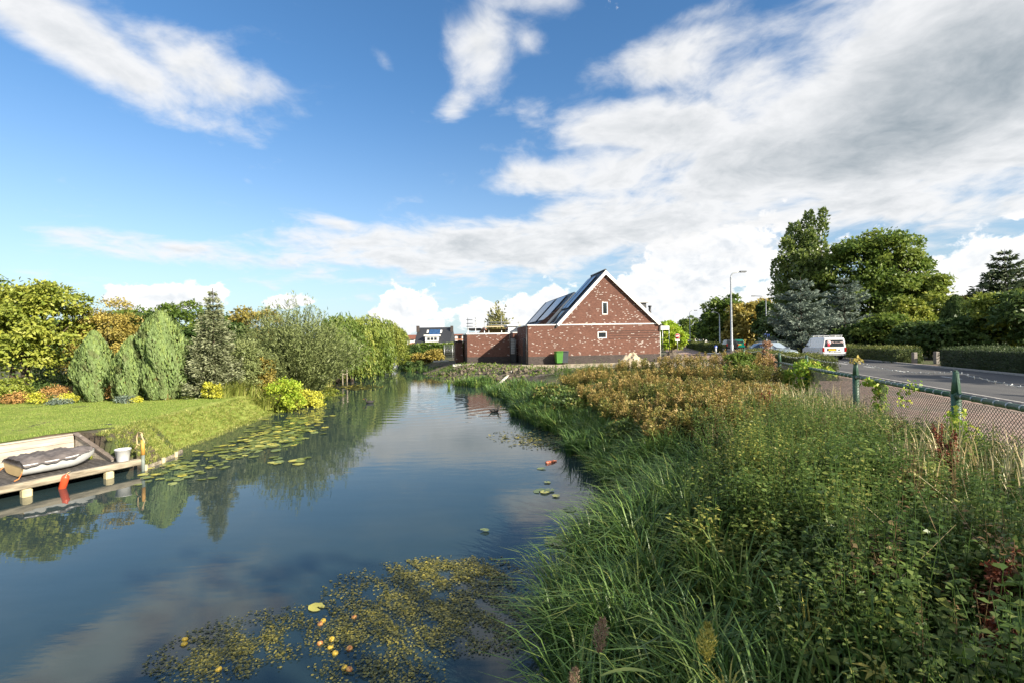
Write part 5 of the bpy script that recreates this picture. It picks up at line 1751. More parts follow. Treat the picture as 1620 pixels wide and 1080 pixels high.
def cone_bush(name, label, base, h, r, n, m, seed, leaf=0.10, lean=0.0, belly=0.38, cat='conifer', group=None, tone=(0.15, 0.9), trunk_r=0.05, rough=0.2, rib=9):
    """Dense upright conifer: overlapping upright sprays over a drop shaped body."""
    rng = np.random.default_rng(seed)
    t = thing(name, label, cat, base, 0, group)
    MB().tube([(0, 0, -0.1), (lean * 0.5, 0, h * 0.5), (lean, 0, h * 0.93)], [trunk_r, trunk_r * 0.7, 0.01], 7).build('trunk', BARK, t)
    L = Leaves()
    z = rng.random(n) ** 0.85
    def prof(z): return r * np.where(z < belly, np.sin(np.clip(z / belly, 0, 1) * PI / 2 * 0.62 + 0.6), np.cos((z - belly) / (1 - belly) * PI / 2) ** 0.75)
    a = rng.uniform(0, 2 * PI, n)
    k = 1 + rough * np.sin(a * rib + seed) * np.sin(z * 7 + a * 2) + rough * 0.8 * np.sin(a * 4 + z * 11 + seed)
    depth = 1 - 0.28 * rng.random(n) ** 2.5
    R_ = prof(z) * k * depth
    P = np.stack([R_ * np.cos(a) + lean * z, R_ * np.sin(a), z * h * 0.96], 1)
    o = np.stack([np.cos(a), np.sin(a), 0.25 * np.ones(n)], 1)
    A = nrm(np.array([[0, 0, 1.0]]) + o * 0.28 + rng.normal(size=(n, 3)) * 0.20)
    N = nrm(o + rng.normal(size=(n, 3)) * 0.4)
    s = leaf * rng.uniform(0.6, 1.5, n)
    band = 0.5 + 0.5 * np.sin(a * rib + z * 5 + seed)
    L.leaf(P, A, N, s, s * 0.34, tone[0] + (tone[1] - tone[0]) * (0.35 * band + 0.3 * z + 0.35 * rng.random(n)) * np.where(np.sin(a * 3 + z * 9 + seed) * np.sin(z * 13 + a) > 0.82, 0.15, 1.0))
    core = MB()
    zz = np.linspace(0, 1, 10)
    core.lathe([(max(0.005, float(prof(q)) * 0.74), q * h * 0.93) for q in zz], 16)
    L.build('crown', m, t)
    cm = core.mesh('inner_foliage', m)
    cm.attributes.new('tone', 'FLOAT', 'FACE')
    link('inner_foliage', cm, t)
    return t


def tiered(name, label, base, h, r, tiers, n, m, seed, leaf=0.09, droop=0.25, cat='conifer', group=None, spread=0.2, up=0.0, taper=0.9, tone=(0.1, 0.95), z0=0.06, per=9, tr=0.07, flat_=0.1, thick=0.10, irr=(0.72, 1.12)):
    """Conifer with whorled branches carrying needle sprays."""
    rng = np.random.default_rng(seed)
    t = thing(name, label, cat, base, 0, group)
    wood = MB().tube([(0, 0, -0.15), (0, 0, h * 0.5), (0, 0, h)], [tr, tr * 0.6, 0.012], 8)
    L = Leaves()
    tot = 0
    br = []
    for i in range(tiers):
        f = z0 + (1 - z0) * (i + rng.uniform(-0.2, 0.2)) / tiers
        ln0 = r * (1 - f) ** taper
        for k in range(per):
            a = 2 * PI * (k + rng.uniform(-0.35, 0.35)) / per + i * 1.3
            br.append((f, a, max(0.06, ln0 * rng.uniform(*irr))))
    w_ = np.array([b[2] for b in br]) ** 1.3
    cnts = np.maximum(4, (w_ / w_.sum() * n)).astype(int)
    for (f, a, ln), m_ in zip(br, cnts):
        d = np.array([math.cos(a), math.sin(a), 0.0])
        sd_ = np.array([-d[1], d[0], 0.0])
        p0 = np.array([0, 0, f * h])
        def pos(q):
            return p0 + d * (ln * q)[:, None] + np.array([0, 0, 1.0]) * (ln * (up * q + (-droop) * q ** 1.6 + droop * 0.45 * q ** 4))[:, None]
        qs = np.array([0, 0.35, 0.7, 1.0])
        pp = pos(qs)
        if ln > 0.3:
            wood.tube([tuple(x) for x in pp], [tr * 0.28, tr * 0.2, tr * 0.12, 0.004], 4, cap=False)
        q = rng.random(m_) ** 0.7
        lat = rng.normal(0, 1, m_) * ln * spread * (1.1 - q * 0.75)
        P = pos(q) + sd_ * lat[:, None] + np.array([0, 0, 1.0]) * (rng.normal(0, thick, m_) * (0.25 + ln * 0.75) - np.abs(lat) * flat_)[:, None]
        A = nrm(d * 0.8 + sd_ * np.sign(lat)[:, None] * 0.55 + rng.normal(size=(m_, 3)) * 0.30 + np.array([0, 0, 0.12]))
        N = nrm(np.array([[0, 0, 0.55]]) + d * 0.35 + rng.normal(size=(m_, 3)) * 0.6)
        s = leaf * rng.uniform(0.6, 1.3, m_)
        L.leaf(P, A, N, s, s * 0.36, tone[0] + (tone[1] - tone[0]) * (0.55 * q + 0.45 * rng.random(m_)))
    wood.build('trunk', BARK, t)
    L.build('crown', m, t)
    return t


def shoots(name, label, base, h, r, n_sh, per, m, seed, leaf=0.11, fan=0.75, cat='shrub', group=None, width=0.22, tone=(0.1, 0.9), curl=0.35):
    """Willow like shrub: many long shoots fanning from the base, narrow leaves along them."""
    rng = np.random.default_rng(seed)
    t = thing(name, label, cat, base, 0, group)
    L = Leaves()
    a = rng.uniform(0, 2 * PI, n_sh)
    q0 = rng.random(n_sh) ** 0.55
    out = np.stack([np.cos(a), np.sin(a), np.zeros(n_sh)], 1)
    ln = h * (1.02 - 0.42 * q0 ** 2) * rng.uniform(0.72, 1.08, n_sh)
    S0 = out * (0.18 * r * q0)[:, None]
    def pos(tq, i):
        w_ = (q0[i] * r * fan)[:, None]
        return S0[i] + out[i] * w_ * (0.25 * tq + 0.95 * tq ** 1.5)[:, None] + np.array([0, 0, 1.0]) * (ln[i] * (tq - curl * q0[i] * tq ** 2 * 0.55))[:, None]
    i = np.arange(n_sh)
    segs = [pos(np.full(n_sh, v), i) for v in (0.0, 0.4, 0.75, 1.0)]
    for A_, B_, r0, r1 in ((segs[0], segs[1], 0.022, 0.014), (segs[1], segs[2], 0.014, 0.008), (segs[2], segs[3], 0.008, 0.003)):
        L.stick(A_, B_, r0 * h / 4, r1 * h / 4, 0.12)
    i = np.repeat(np.arange(n_sh), per)
    tq = rng.uniform(0.22, 1.03, len(i))
    P = pos(tq, i) + rng.normal(0, 0.035 * h / 3, (len(i), 3))
    tan = nrm(pos(tq + 0.02, i) - pos(tq, i))
    A = nrm(tan * 0.75 + rng.normal(size=(len(i), 3)) * 0.5)
    N = nrm(out[i] * 0.6 + np.array([0, 0, 0.5]) + rng.normal(size=(len(i), 3)) * 0.5)
    s = leaf * rng.uniform(0.6, 1.35, len(i))
    tn = tone[0] + (tone[1] - tone[0]) * (0.4 * rng.random(n_sh)[i] + 0.6 * rng.random(len(i)))
    L.leaf(P, A, N, s, s * width, tn)
    MB().tube([(0, 0, -0.2), (0.02, 0, h * 0.18)], [0.10 * h / 4, 0.07 * h / 4], 8).build('trunk', BARK, t)
    L.build('crown', m, t)
    return t


def weeping(name, label, base, h, r, n_st, per, m, seed, leaf=0.16, group=None, tone=(0.1, 0.95)):
    rng = np.random.default_rng(seed)
    t = thing(name, label, 'tree', base, 0, group)
    limbs = [(math.cos(a) * r * 0.6, math.sin(a) * r * 0.6, h * rng.uniform(0.7, 0.92)) for a in np.linspace(0, 2 * PI, 8)[:-1]]
    trunk(t, h * 0.75, 0.05 * h, limbs, rng)
    L = Leaves()
    k = 16
    cd = runit(rng, k); cd[:, 2] = np.abs(cd[:, 2])
    heads = np.stack([cd[:, 0] * r * 0.72, cd[:, 1] * r * 0.72, h * (0.55 + 0.40 * cd[:, 2])], 1)
    ht = rng.uniform(0, 1, k)
    i = rng.integers(0, k, n_st)
    u = runit(rng, n_st); u[:, 2] = np.abs(u[:, 2]) * 0.6
    S = heads[i] + u * r * 0.36
    ln = S[:, 2] * rng.uniform(0.25, 0.85, n_st)
    j = np.repeat(np.arange(n_st), per)
    q = rng.random(len(j))
    o = nrm(S * np.array([1, 1, 0.0]) + 1e-3)
    P = S[j] + o[j] * (0.18 * r * np.sin(np.clip(q * 2.2, 0, PI / 2)))[:, None] - np.array([0, 0, 1.0]) * (ln[j] * q ** 1.15)[:, None] + rng.normal(0, 0.05, (len(j), 3))
    A = nrm(np.array([[0, 0, -1.0]]) + rng.normal(size=(len(j), 3)) * 0.42 + o[j] * 0.25)
    N = nrm(o[j] + rng.normal(size=(len(j), 3)) * 0.5 + np.array([0, 0, 0.3]))
    s = leaf * rng.uniform(0.6, 1.3, len(j))
    L.leaf(P, A, N, s, s * 0.34, tone[0] + (tone[1] - tone[0]) * (0.5 * ht[i][j] + 0.5 * rng.random(len(j))))
    L.build('crown', m, t)
    return t


def hedge(name, label, p, q, w, h, m, seed, leaf=0.07, dens=420, tone=(0.1, 0.8), top_tone=0.25, cat='hedge', group=None):
    """Clipped hedge from p to q (ground points), w wide."""
    rng = np.random.default_rng(seed)
    p, q = Vector((p.x, p.y, 0)), Vector((q.x, q.y, 0))
    d = q - p
    ln = d.length
    t = thing(name, label, cat, p, math.atan2(d.y, d.x), group)
    L = Leaves()
    areas = [('t', ln * w), ('a', ln * h), ('b', ln * h), ('e', w * h), ('f', w * h)]
    for kind, ar in areas:
        n = int(ar * dens)
        u, v = rng.random(n), rng.random(n)
        jit = rng.normal(0, 0.05, n) + np.where(rng.random(n) < 0.05, np.abs(rng.normal(0, 0.12, n)), 0) * (kind == 't')
        wav = 0.05 * np.sin(u * ln * 1.7 + seed) + 0.035 * np.sin(u * ln * 4.3) + 0.03 * np.sin(u * ln * 0.6 + 1)
        if kind == 't': P = np.stack([u * ln, (v - 0.5) * w, h + jit + wav], 1); o = np.array([0, 0, 1.0])
        elif kind == 'a': P = np.stack([u * ln, -w / 2 + jit + wav, v * h], 1); o = np.array([0, -1.0, 0])
        elif kind == 'b': P = np.stack([u * ln, w / 2 + jit + wav, v * h], 1); o = np.array([0, 1.0, 0])
        elif kind == 'e': P = np.stack([jit, (u - 0.5) * w, v * h], 1); o = np.array([-1.0, 0, 0])
        else: P = np.stack([ln + jit, (u - 0.5) * w, v * h], 1); o = np.array([1.0, 0, 0])
        A = nrm(o * 0.5 + rng.normal(size=(n, 3)) * 0.7 + np.array([0, 0, 0.25]))
        N = nrm(o + rng.normal(size=(n, 3)) * 0.6)
        s = leaf * rng.uniform(0.6, 1.4, n)
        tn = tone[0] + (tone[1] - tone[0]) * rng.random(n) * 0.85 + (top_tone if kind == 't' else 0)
        L.leaf(P, A, N, s, s * 0.6, tn)
    L.build('foliage', m, t)
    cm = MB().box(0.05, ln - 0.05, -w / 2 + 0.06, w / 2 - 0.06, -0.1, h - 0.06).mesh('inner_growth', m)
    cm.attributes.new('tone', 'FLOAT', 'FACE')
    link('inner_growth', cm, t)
    return t


def lb(px, d, z=None):
    """Ground point at photo column px and depth d."""
    x = (px - CX) * d / FOC
    return Vector((x, d, float(gz(x, d)) if z is None else z))


def hpx(px, py, d):
    return at_d(px, py, d).z

# ---- left bank
b = lb(38, 19.5)
tree('cherry_tree', 'large spreading yellow green tree at the far left edge behind the lawn', b,
     [(0.0, 0.3, 2.6, 2.1, 1.8, 1.5), (-1.6, 0.2, 2.4, 1.6, 1.6, 1.6), (1.1, 0.2, 3.15, 1.2, 1.1, 0.75), (0.1, -0.3, 1.5, 1.5, 1.2, 0.9)], 17000, 0.155, Y_LEAF, 11, k=1.22, puffs=30, pr=0.24, tone=(0.25, 1.0), r=0.16)
b = lb(-70, 21)
tree('broad_tree', 'dense green tree cut by the left picture edge', b, [(0, 0, 2.9, 2.0, 2.0, 2.0)], 6000, 0.16, G_LEAF, 12, k=1.15)
b = lb(168, 21.5)
tree('ochre_shrub', 'tall ochre and yellow shrub in thin autumn leaf behind the left cypress', b,
     [(0, 0, 2.0, 1.5, 1.2, 1.75), (1.0, 0.3, 1.6, 1.1, 1.0, 1.4), (-1.0, 0.2, 1.7, 1.0, 1.0, 1.4)], 14000, 0.105, O_LEAF, 13, k=1.18, puffs=40, pr=0.26, tone=(0.2, 1.0), cat='shrub', r=0.06, wl=0.5)
b = lb(236, 22.5)
tree('dark_bush', 'dark green broad leaved bush between the ochre shrub and the cypresses', b, [(0, 0, 2.1, 1.0, 0.9, 1.1), (0.6, 0.3, 1.4, 0.9, 0.9, 1.0)], 6500, 0.14, D_LEAF, 14, k=1.22, cat='shrub', r=0.06)
for i, (px, d, rr, hh, mm, lab) in enumerate(((285, 27, 2.2, 4.0, G_LEAF, 'mid green tree peering over the spruce from behind'), (205, 29, 2.4, 3.7, G_LEAF, 'green tree on the skyline behind the dark bush'), (120, 28, 2.6, 3.2, D_LEAF, 'dark tree filling the gap behind the ochre shrub'),
                                              (395, 30, 2.0, 3.9, O_LEAF, 'brownish tree rising behind the spruce and the willow shrub'), (20, 27, 2.6, 3.3, D_LEAF, 'shaded dark tree under the big yellow green tree'), (345, 26, 1.8, 3.0, D_LEAF, 'dark evergreen bush behind the spruce'))):
    b = lb(px, d)
    tree('garden_tree', lab, b, [(0, 0, hh * 0.62, rr, rr * 0.8, hh * 0.42), (rr * 0.5, 0.4, hh * 0.4, rr * 0.7, rr * 0.6, hh * 0.36)], 8500, 0.17, mm, 20 + i, k=1.12, tone=(0.1, 0.8))
# shrubs that close the foot of the garden
for i, (px, d, w_, h_, mm, lab) in enumerate(((8, 18.6, 0.9, 0.95, Y_LEAF, 'yellow green rounded bush at the left picture edge'), (50, 19.8, 0.8, 0.8, D_LEAF, 'dark low bush under the spreading tree'), (100, 23.5, 1.6, 1.2, D_LEAF, 'dark bush with bare twigs behind the red green mound'),
                                              (205, 21.5, 0.9, 1.0, D_LEAF, 'dark low shrub tucked behind the small brown cone'), (300, 20.2, 0.7, 1.9, D_LEAF, 'dark yew column against the spruce'), (385, 20.5, 0.75, 2.3, W_LEAF, 'grey green loose shrub right of the spruce'),
                                              (408, 21.5, 0.8, 1.6, O_LEAF, 'faded olive shrub at the foot of the willow shrub'), (447, 20.6, 0.85, 1.5, LIME, 'fresh lime green climber bush on the bank'), (480, 22.3, 0.9, 1.15, GOLDL, 'yellow leaved bramble bush hanging over the water'),
                                              (335, 18.9, 0.45, 0.6, GOLDL, 'small golden yellow bush at the foot of the spruce'), (520, 27, 1.1, 1.2, Y_LEAF, 'yellow green bank bush next to the wooden rail'), (505, 24.5, 0.8, 0.9, G_LEAF, 'low green bank bush beyond the bramble'))):
    b = lb(px, d)
    tree('garden_shrub', lab, b, [(0, 0, h_ * 0.5, w_, w_ * 0.8, h_ * 0.52), (w_ * 0.5, -0.1, h_ * 0.35, w_ * 0.6, w_ * 0.6, h_ * 0.38)], int(3200 * max(0.5, w_ * h_)), 0.085, mm, 40 + i, cat='shrub', r=0.03, tone=(0.1, 0.95), pr=0.32, puffs=26)
cone_bush('cypress', 'egg shaped pale green cypress standing alone on the lawn edge', lb(149, 18.6), hpx(149, 524, 18.6) + 0.1, 0.60, 12000, CY_LEAF, 61, leaf=0.13)
cone_bush('cypress', 'smaller pale green cypress leaning against the bigger one', lb(202, 18.4), hpx(205, 534, 18.4) + 0.12, 0.50, 8500, CY_LEAF, 62, lean=0.14, leaf=0.13)
cone_bush('cypress', 'tallest broad pale green cypress right of the smaller leaning one', lb(256, 18.9), hpx(252, 493, 18.9) + 0.1, 0.86, 17000, CY_LEAF, 63, lean=-0.05, belly=0.5, leaf=0.14)
tiered('blue_spruce', 'pointed spruce with silvery needles in the middle of the left garden', lb(338, 19.5), hpx(338, 456, 19.5) + 0.1, 1.1, 17, 15000, S_LEAF, 64, leaf=0.12, droop=0.30, up=0.28, taper=0.72, spread=0.20, per=8, thick=0.12, irr=(0.5, 1.25), tone=(0.0, 0.85))
shoots('willow_shrub', 'big grey green willow shrub with upright shoots leaning over the canal', lb(470, 24.2), 5.1, 2.9, 560, 52, W_LEAF, 65, leaf=0.17, fan=0.86)
shoots('willow_shrub', 'lower willow shrub merging into the left flank of the big one', lb(425, 25.0), 4.0, 1.6, 200, 44, W_LEAF, 66, leaf=0.15, fan=0.8)
for i, (px, d, h_, r_, mm, lab) in enumerate(((553, 38, 4.6, 2.3, WW_LEAF, 'yellow green weeping tree next to the big willow shrub'), (575, 45, 5.3, 2.6, WW_LEAF, 'tallest weeping willow beside the canal'), (598, 52, 5.0, 2.6, WW_LEAF, 'weeping willow trailing down to the water'),
                                              (616, 60, 4.2, 2.4, WW_LEAF, 'farthest small weeping willow where the canal bends'), (530, 36, 4.4, 2.2, G_LEAF, 'green hanging tree behind the willow shrub'), (590, 44, 3.6, 1.8, G_LEAF, 'dark green rounded tree between the weeping willows'))):
    weeping('weeping_willow' if mm is WW_LEAF else 'hanging_tree', lab, lb(px, d), h_ * 1.22, r_, 460, 24, mm, 70 + i, leaf=0.26)
# mounds and cones in the bed
for i, (px, d, w_, h_, mm, lab) in enumerate(((23, 18.2, 0.52, 0.42, HB_LEAF, 'orange brown heather mound at the far left of the bed'), (90, 18.4, 0.62, 0.60, HB_LEAF, 'half green half rusty mound left of the lone cypress'), (57, 18.0, 0.32, 0.42, GOLDL, 'little golden shrub between the two rusty mounds'),
                                              (106, 18.0, 0.33, 0.36, GOLDL, 'little golden shrub at the right of the rusty mound'), (212, 18.0, 0.22, 0.2, GOLDL, 'tiny golden plant in front of the leaning cypress'), (181, 18.6, 0.27, 0.66, HB_LEAF, 'small brown cone bush between the cypresses'), (95, 17.8, 0.45, 0.16, B_LEAF, 'flat silvery ground plant at the lawn edge'), (197, 17.9, 0.4, 0.24, B_LEAF, 'low bluish juniper in front of the leaning cypress'))):
    tree('bedding_shrub', lab, lb(px, d), [(0, 0, h_ * 0.45, w_, w_ * 0.8, h_ * 0.56)], int(2600 * max(0.35, w_)), 0.05, mm, 90 + i, cat='shrub', r=0.02, pr=0.42, puffs=40, h=h_ * 0.6)
# wooden rail at the water
rl = thing('water_rail', 'short broken wooden hand rail at the water edge of the left bank', 'railing')
p0, p1, p2 = lb(526, 34), lb(541, 33.2), lb(548, 34)
for p in (p0, p1, p2):
    MB().tube([(p.x, p.y, -1.0), (p.x, p.y, 0.35)], 0.05, 6).build('post', BEAMW, rl)
MB().tube([(p0.x, p0.y, 0.36), (p1.x, p1.y, -0.05)], 0.045, 6).build('rail', BEAMW, rl)
MB().tube([(p1.x, p1.y, -0.1), (p2.x, p2.y, -0.15)], 0.045, 6).build('rail', BEAMW, rl)

# ---- right side of the road
b = lb(1272, 62, 0)
pop = thing('poplar', 'tall poplar with upright plumes, highest tree beyond the van', 'tree', b)
rng = np.random.default_rng(100)
H_ = hpx(1285, 335, 62)
cols = [(0.9, 0, 17.9, 1.25), (-0.7, 0.6, 16.6, 1.5), (-2.0, 0, 14.6, 1.5), (2.5, -0.4, 18.2, 0.85), (0.3, -1.0, 15.3, 1.6), (-3.0, 0.5, 12.0, 1.4), (1.8, 1.2, 15.0, 1.5), (-1.2, -1.4, 12.6, 1.6), (3.2, 0.6, 13.0, 1.3), (-3.3, -0.8, 8.5, 1.4), (2.2, -1.4, 10.5, 1.6)]
trunk(pop, 12, 0.4, [(c[0], c[1], c[2] * 0.75) for c in cols], rng)
L = Leaves()
for cx_, cy_, top_, wd_ in cols:
    n = int(260 * top_ * wd_ / 3.0)
    z = rng.uniform(0.12, 1.0, n)
    k = 1 - np.abs(z - 0.45) ** 1.6 * 1.6
    a = rng.uniform(0, 2 * PI, n)
    rr = wd_ * np.clip(k, 0.12, 1) * (0.5 + 0.5 * rng.random(n)) * (1 + 0.25 * np.sin(z * 24 + a * 2))
    P = np.stack([cx_ * (0.35 + 0.65 * z ** 0.7) + rr * np.cos(a), cy_ + rr * np.sin(a), z * top_], 1)
    o = np.stack([np.cos(a), np.sin(a), np.full(n, 0.4)], 1)
    A = nrm(o * 0.6 + np.array([0, 0, 0.55]) + rng.normal(size=(n, 3)) * 0.5)
    N = nrm(o + rng.normal(size=(n, 3)) * 0.5)
    s = 0.42 * rng.uniform(0.6, 1.3, n)
    L.leaf(P, A, N, s, s * 0.66, 0.25 * rng.random() + 0.75 * rng.random(n))
L.build('crown', P_LEAF, pop)
tree('maple_tree', 'huge rounded green tree to the right of the poplar', lb(1392, 58, 0),
     [(0, 0, 9.2, 5.2, 4.6, 5.2), (-3.6, -0.6, 9.6, 3.4, 3.0, 4.2), (3.4, -0.3, 8.2, 3.4, 3.2, 4.0), (0.6, -1.6, 5.2, 5.2, 3.6, 3.6), (-3.2, -1.0, 5.2, 3.6, 3.0, 3.4)], 26000, 0.42, G_LEAF, 101, puffs=34, pr=0.25, r=0.45, tone=(0.1, 1.0))
tree('ash_tree', 'lighter open tree at the right flank of the huge rounded one', lb(1462, 55, 0), [(0, 0, 6.6, 2.6, 2.4, 2.6), (1.4, 0, 5.6, 2.0, 2.0, 2.2), (-0.4, -0.5, 4.0, 2.6, 2.2, 2.6)], 8500, 0.36, Y_LEAF, 102, puffs=24, pr=0.24, r=0.25, tone=(0.05, 0.75))
tiered('blue_cedar', 'silvery blue cedar with layered branches directly behind the van', lb(1268, 50, 0), hpx(1275, 438, 50), 3.9, 12, 13000, B_LEAF, 103, leaf=0.30, droop=0.10, up=0.34, taper=0.62, spread=0.16, per=7, tr=0.2, thick=0.05, irr=(0.45, 1.25))
tiered('blue_cedar', 'second silvery blue cedar leaning right against the rounded tree', lb(1336, 51, 0), hpx(1345, 436, 51), 3.2, 12, 11000, B_LEAF, 104, leaf=0.30, droop=0.08, up=0.40, taper=0.58, spread=0.16, per=7, tr=0.2, thick=0.05, irr=(0.45, 1.25))
for i, (px, d, h_, r_, mm, lab, nn) in enumerate((
        (1432, 46, 5.6, 2.3, Y_LEAF, 'yellow green feathery tree in front of the rounded tree', 8000), (1478, 47, 6.0, 2.0, Y_LEAF, 'yellow green tree left of the dark conifer columns', 6500), (1395, 45, 3.8, 2.4, G_LEAF, 'mid green shrub tree over the low hedge', 7000),
        (1585, 36, 5.0, 2.4, Y_LEAF, 'tree with yellow sunlit leaves at the right picture edge', 8000), (1545, 37, 3.4, 2.0, D_LEAF, 'dark bushy tree above the right hedge', 6000), (1640, 33, 5.2, 2.4, D_LEAF, 'dark tree cut by the right picture edge', 6000),
        (1450, 38, 2.7, 1.9, D_LEAF, 'dark shrub just behind the gate gap', 5000), (1500, 36, 2.9, 1.9, D_LEAF, 'dark shrub behind the right gate post', 5000), (1350, 47, 2.9, 2.0, D_LEAF, 'dark undergrowth bush below the second cedar', 5000), (1235, 56, 4.5, 2.4, D_LEAF, 'dark bush at the left foot of the poplar', 6000), (1300, 55, 3.0, 2.4, D_LEAF, 'dark bush between the cedars', 5000), (1525, 47, 5.5, 1.4, O_LEAF, 'thin brownish tree top between conifers', 2500))):
    tree('roadside_tree', lab, lb(px, d, 0), [(0, 0, h_ * 0.60, r_, r_ * 0.9, h_ * 0.42), (r_ * 0.4, -0.5, h_ * 0.36, r_ * 0.85, r_ * 0.8, h_ * 0.36)], nn, 0.30, mm, 120 + i, r=0.12, tone=(0.08, 0.95), puffs=26, pr=0.27)
for i, (px, d, pyt, r_, lab) in enumerate(((1513, 40, 466, 1.05, 'dark column conifer, broadest of the clipped pair'), (1535, 41, 476, 0.8, 'dark column conifer with a pale tip'), (1553, 42, 478, 0.7, 'narrow dark column conifer next to the pine'))):
    cone_bush('column_conifer', lab, lb(px, d, 0), hpx(px, pyt, d), r_, 9000, D_LEAF, 140 + i, leaf=0.20, belly=0.5, tone=(0.1, 1.0), trunk_r=0.12)
tiered('pine_tree', 'dark pine with a ragged top at the right edge against the clouds', lb(1592, 45, 0), hpx(1598, 394, 45), 4.3, 16, 16000, leaf_mat('needle_pine', [(0.02, 0.034, 0.016), (0.045, 0.065, 0.03), (0.085, 0.105, 0.05)], 0.1), 150, leaf=0.38, droop=0.10, up=0.38, taper=0.80, spread=0.20, per=7, tr=0.18, thick=0.10)
# distant trees down the road
for i, (px, d, pyt, r_, mm, lab, py0) in enumerate((
        (1146, 98, 468, 4.6, G_LEAF, 'broad green tree left in the group behind the tall lamp', 0), (1180, 92, 478, 3.8, O_LEAF, 'olive brown tree right of the tall lamp', 0), (1200, 96, 474, 3.4, O_LEAF, 'rusty tinted tree next to the lamp with signs', 0), (1128, 104, 490, 3.2, D_LEAF, 'dark tree at the left end of the roadside group', 0),
        (1093, 165, 503, 4.6, G_LEAF, 'distant pollarded tree between the far lamp and the brick house', 0), (1060, 84, 513, 2.2, LIME, 'bright green round tree right of the house corner', 0), (1220, 84, 480, 3.0, D_LEAF, 'shadowed tree behind the lamp with signs', 0))):
    h_ = hpx(px, pyt, d)
    tree('distant_tree', lab, lb(px, d, 0), [(0, 0, h_ * 0.60, r_, r_ * 0.8, h_ * 0.42), (r_ * 0.45, -1.0, h_ * 0.38, r_ * 0.7, r_ * 0.7, h_ * 0.34), (-r_ * 0.45, -1.0, h_ * 0.36, r_ * 0.7, r_ * 0.7, h_ * 0.34)], 7500, 0.62, mm, 160 + i, r=0.3, tone=(0.1, 0.9), puffs=26, pr=0.28)
shoots('birch_tree', 'slender yellowing tree rising behind the scaffold', lb(789, 76, 0), hpx(789, 479, 76) , 2.2, 120, 34, leaf_mat('leaf_birch', [(0.08, 0.085, 0.03), (0.14, 0.14, 0.05), (0.22, 0.20, 0.08)]), 170, leaf=0.42, fan=0.8, cat='tree', width=0.5)
# backdrop of green beyond
rng = np.random.default_rng(171)
L = Leaves()
n = 14000
for x0, x1, d0, d1, h_, tn in ((-150, -38, 60, 90, 5.5, 0.4), (70, 190, 70, 150, 7.0, 0.3), (-20, 40, 230, 260, 7.0, 0.4)):
    xx, dd = rng.uniform(x0, x1, n), rng.uniform(d0, d1, n)
    zz = rng.random(n) * h_ * (0.7 + 0.3 * np.sin(xx * 0.5) * np.sin(xx * 0.21 + 1))
    s = rng.uniform(0.6, 1.3, n)
    L.leaf(np.stack([xx, dd, zz], 1), rng.normal(size=(n, 3)), rng.normal(size=(n, 3)) + np.array([0, -0.6, 0.6]), s, s * 0.8, tn * 0.5 + 0.5 * rng.random(n))
o = L.build('far_woods', D_LEAF)
tag(o, kind='stuff')

# ---- hedges
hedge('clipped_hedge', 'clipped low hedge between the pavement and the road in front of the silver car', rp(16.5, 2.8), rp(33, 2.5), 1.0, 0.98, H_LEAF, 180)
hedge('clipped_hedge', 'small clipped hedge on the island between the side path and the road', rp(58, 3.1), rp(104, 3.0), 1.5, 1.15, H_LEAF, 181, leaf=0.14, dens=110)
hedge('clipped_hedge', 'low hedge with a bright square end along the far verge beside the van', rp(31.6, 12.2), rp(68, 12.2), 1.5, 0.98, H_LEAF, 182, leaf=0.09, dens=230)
hedge('clipped_hedge', 'dark hedge along the far verge at the right picture edge', rp(2, 12.7), rp(27.4, 12.7), 1.6, 1.08, leaf_mat('leaf_hedge_shade', [(0.02, 0.032, 0.012), (0.036, 0.055, 0.02), (0.06, 0.08, 0.03)]), 183, leaf=0.075, dens=330)  # shade on this hedge is put into a darker leaf colour
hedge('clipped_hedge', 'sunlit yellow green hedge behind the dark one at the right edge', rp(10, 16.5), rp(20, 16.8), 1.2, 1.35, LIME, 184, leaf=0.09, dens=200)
for i, (px0, px1, d, h_, lab, mm) in enumerate(((655, 735, 72, 1.7, 'long green hedge below the dark roofed house', G_LEAF), (632, 660, 66, 1.5, 'dark ragged hedge at the canal bend', D_LEAF))):
    hedge('garden_hedge', lab, lb(px0, d, 0), lb(px1, d, 0), 1.6, h_, mm, 186 + i, leaf=0.30, dens=60)
for i, (px, d, w_, h_, mm, lab) in enumerate(((668, 56, 1.5, 1.3, O_LEAF, 'tawny bush on the right bank near the canal bend'), (688, 55, 1.2, 1.2, O_LEAF, 'tawny grassy bush left of the bare soil'), (650, 60, 1.4, 1.5, Y_LEAF, 'green bush at the end of the right bank'), (640, 63, 1.2, 1.7, D_LEAF, 'dark bush where the canal disappears'), (655, 50.5, 1.2, 0.9, D_LEAF, 'low grey green bush at the water below the tawny bush'))):
    tree('bank_shrub', lab, lb(px, d), [(0, 0, h_ * 0.45, w_, w_ * 0.8, h_ * 0.55)], 2600, 0.20, mm, 190 + i, cat='shrub', r=0.03, pr=0.36, puffs=26)
# construction fence panel left of the garage
cf = thing('mesh_panel', 'grey wire mesh site fence panel left of the garage', 'fence')
qa, qb = at_d(703, 562, 56), at_d(729, 562, 56)
zt = at_d(703, 545.5, 56).z
for xx in np.linspace(qa.x, qb.x, 3):
    MB().tube([(xx, 56, -0.1), (xx, 56, zt)], 0.035, 6).build('post', GALV, cf)
wm_ = MB()
for xx in np.linspace(qa.x, qb.x, 18):
    wm_.tube([(xx, 56, 0.1), (xx, 56, zt)], 0.009, 4)
for zz in np.linspace(0.1, zt, 7):
    wm_.tube([(qa.x, 56, zz), (qb.x, 56, zz)], 0.009, 4)
wm_.build('mesh_infill', GALV, cf)

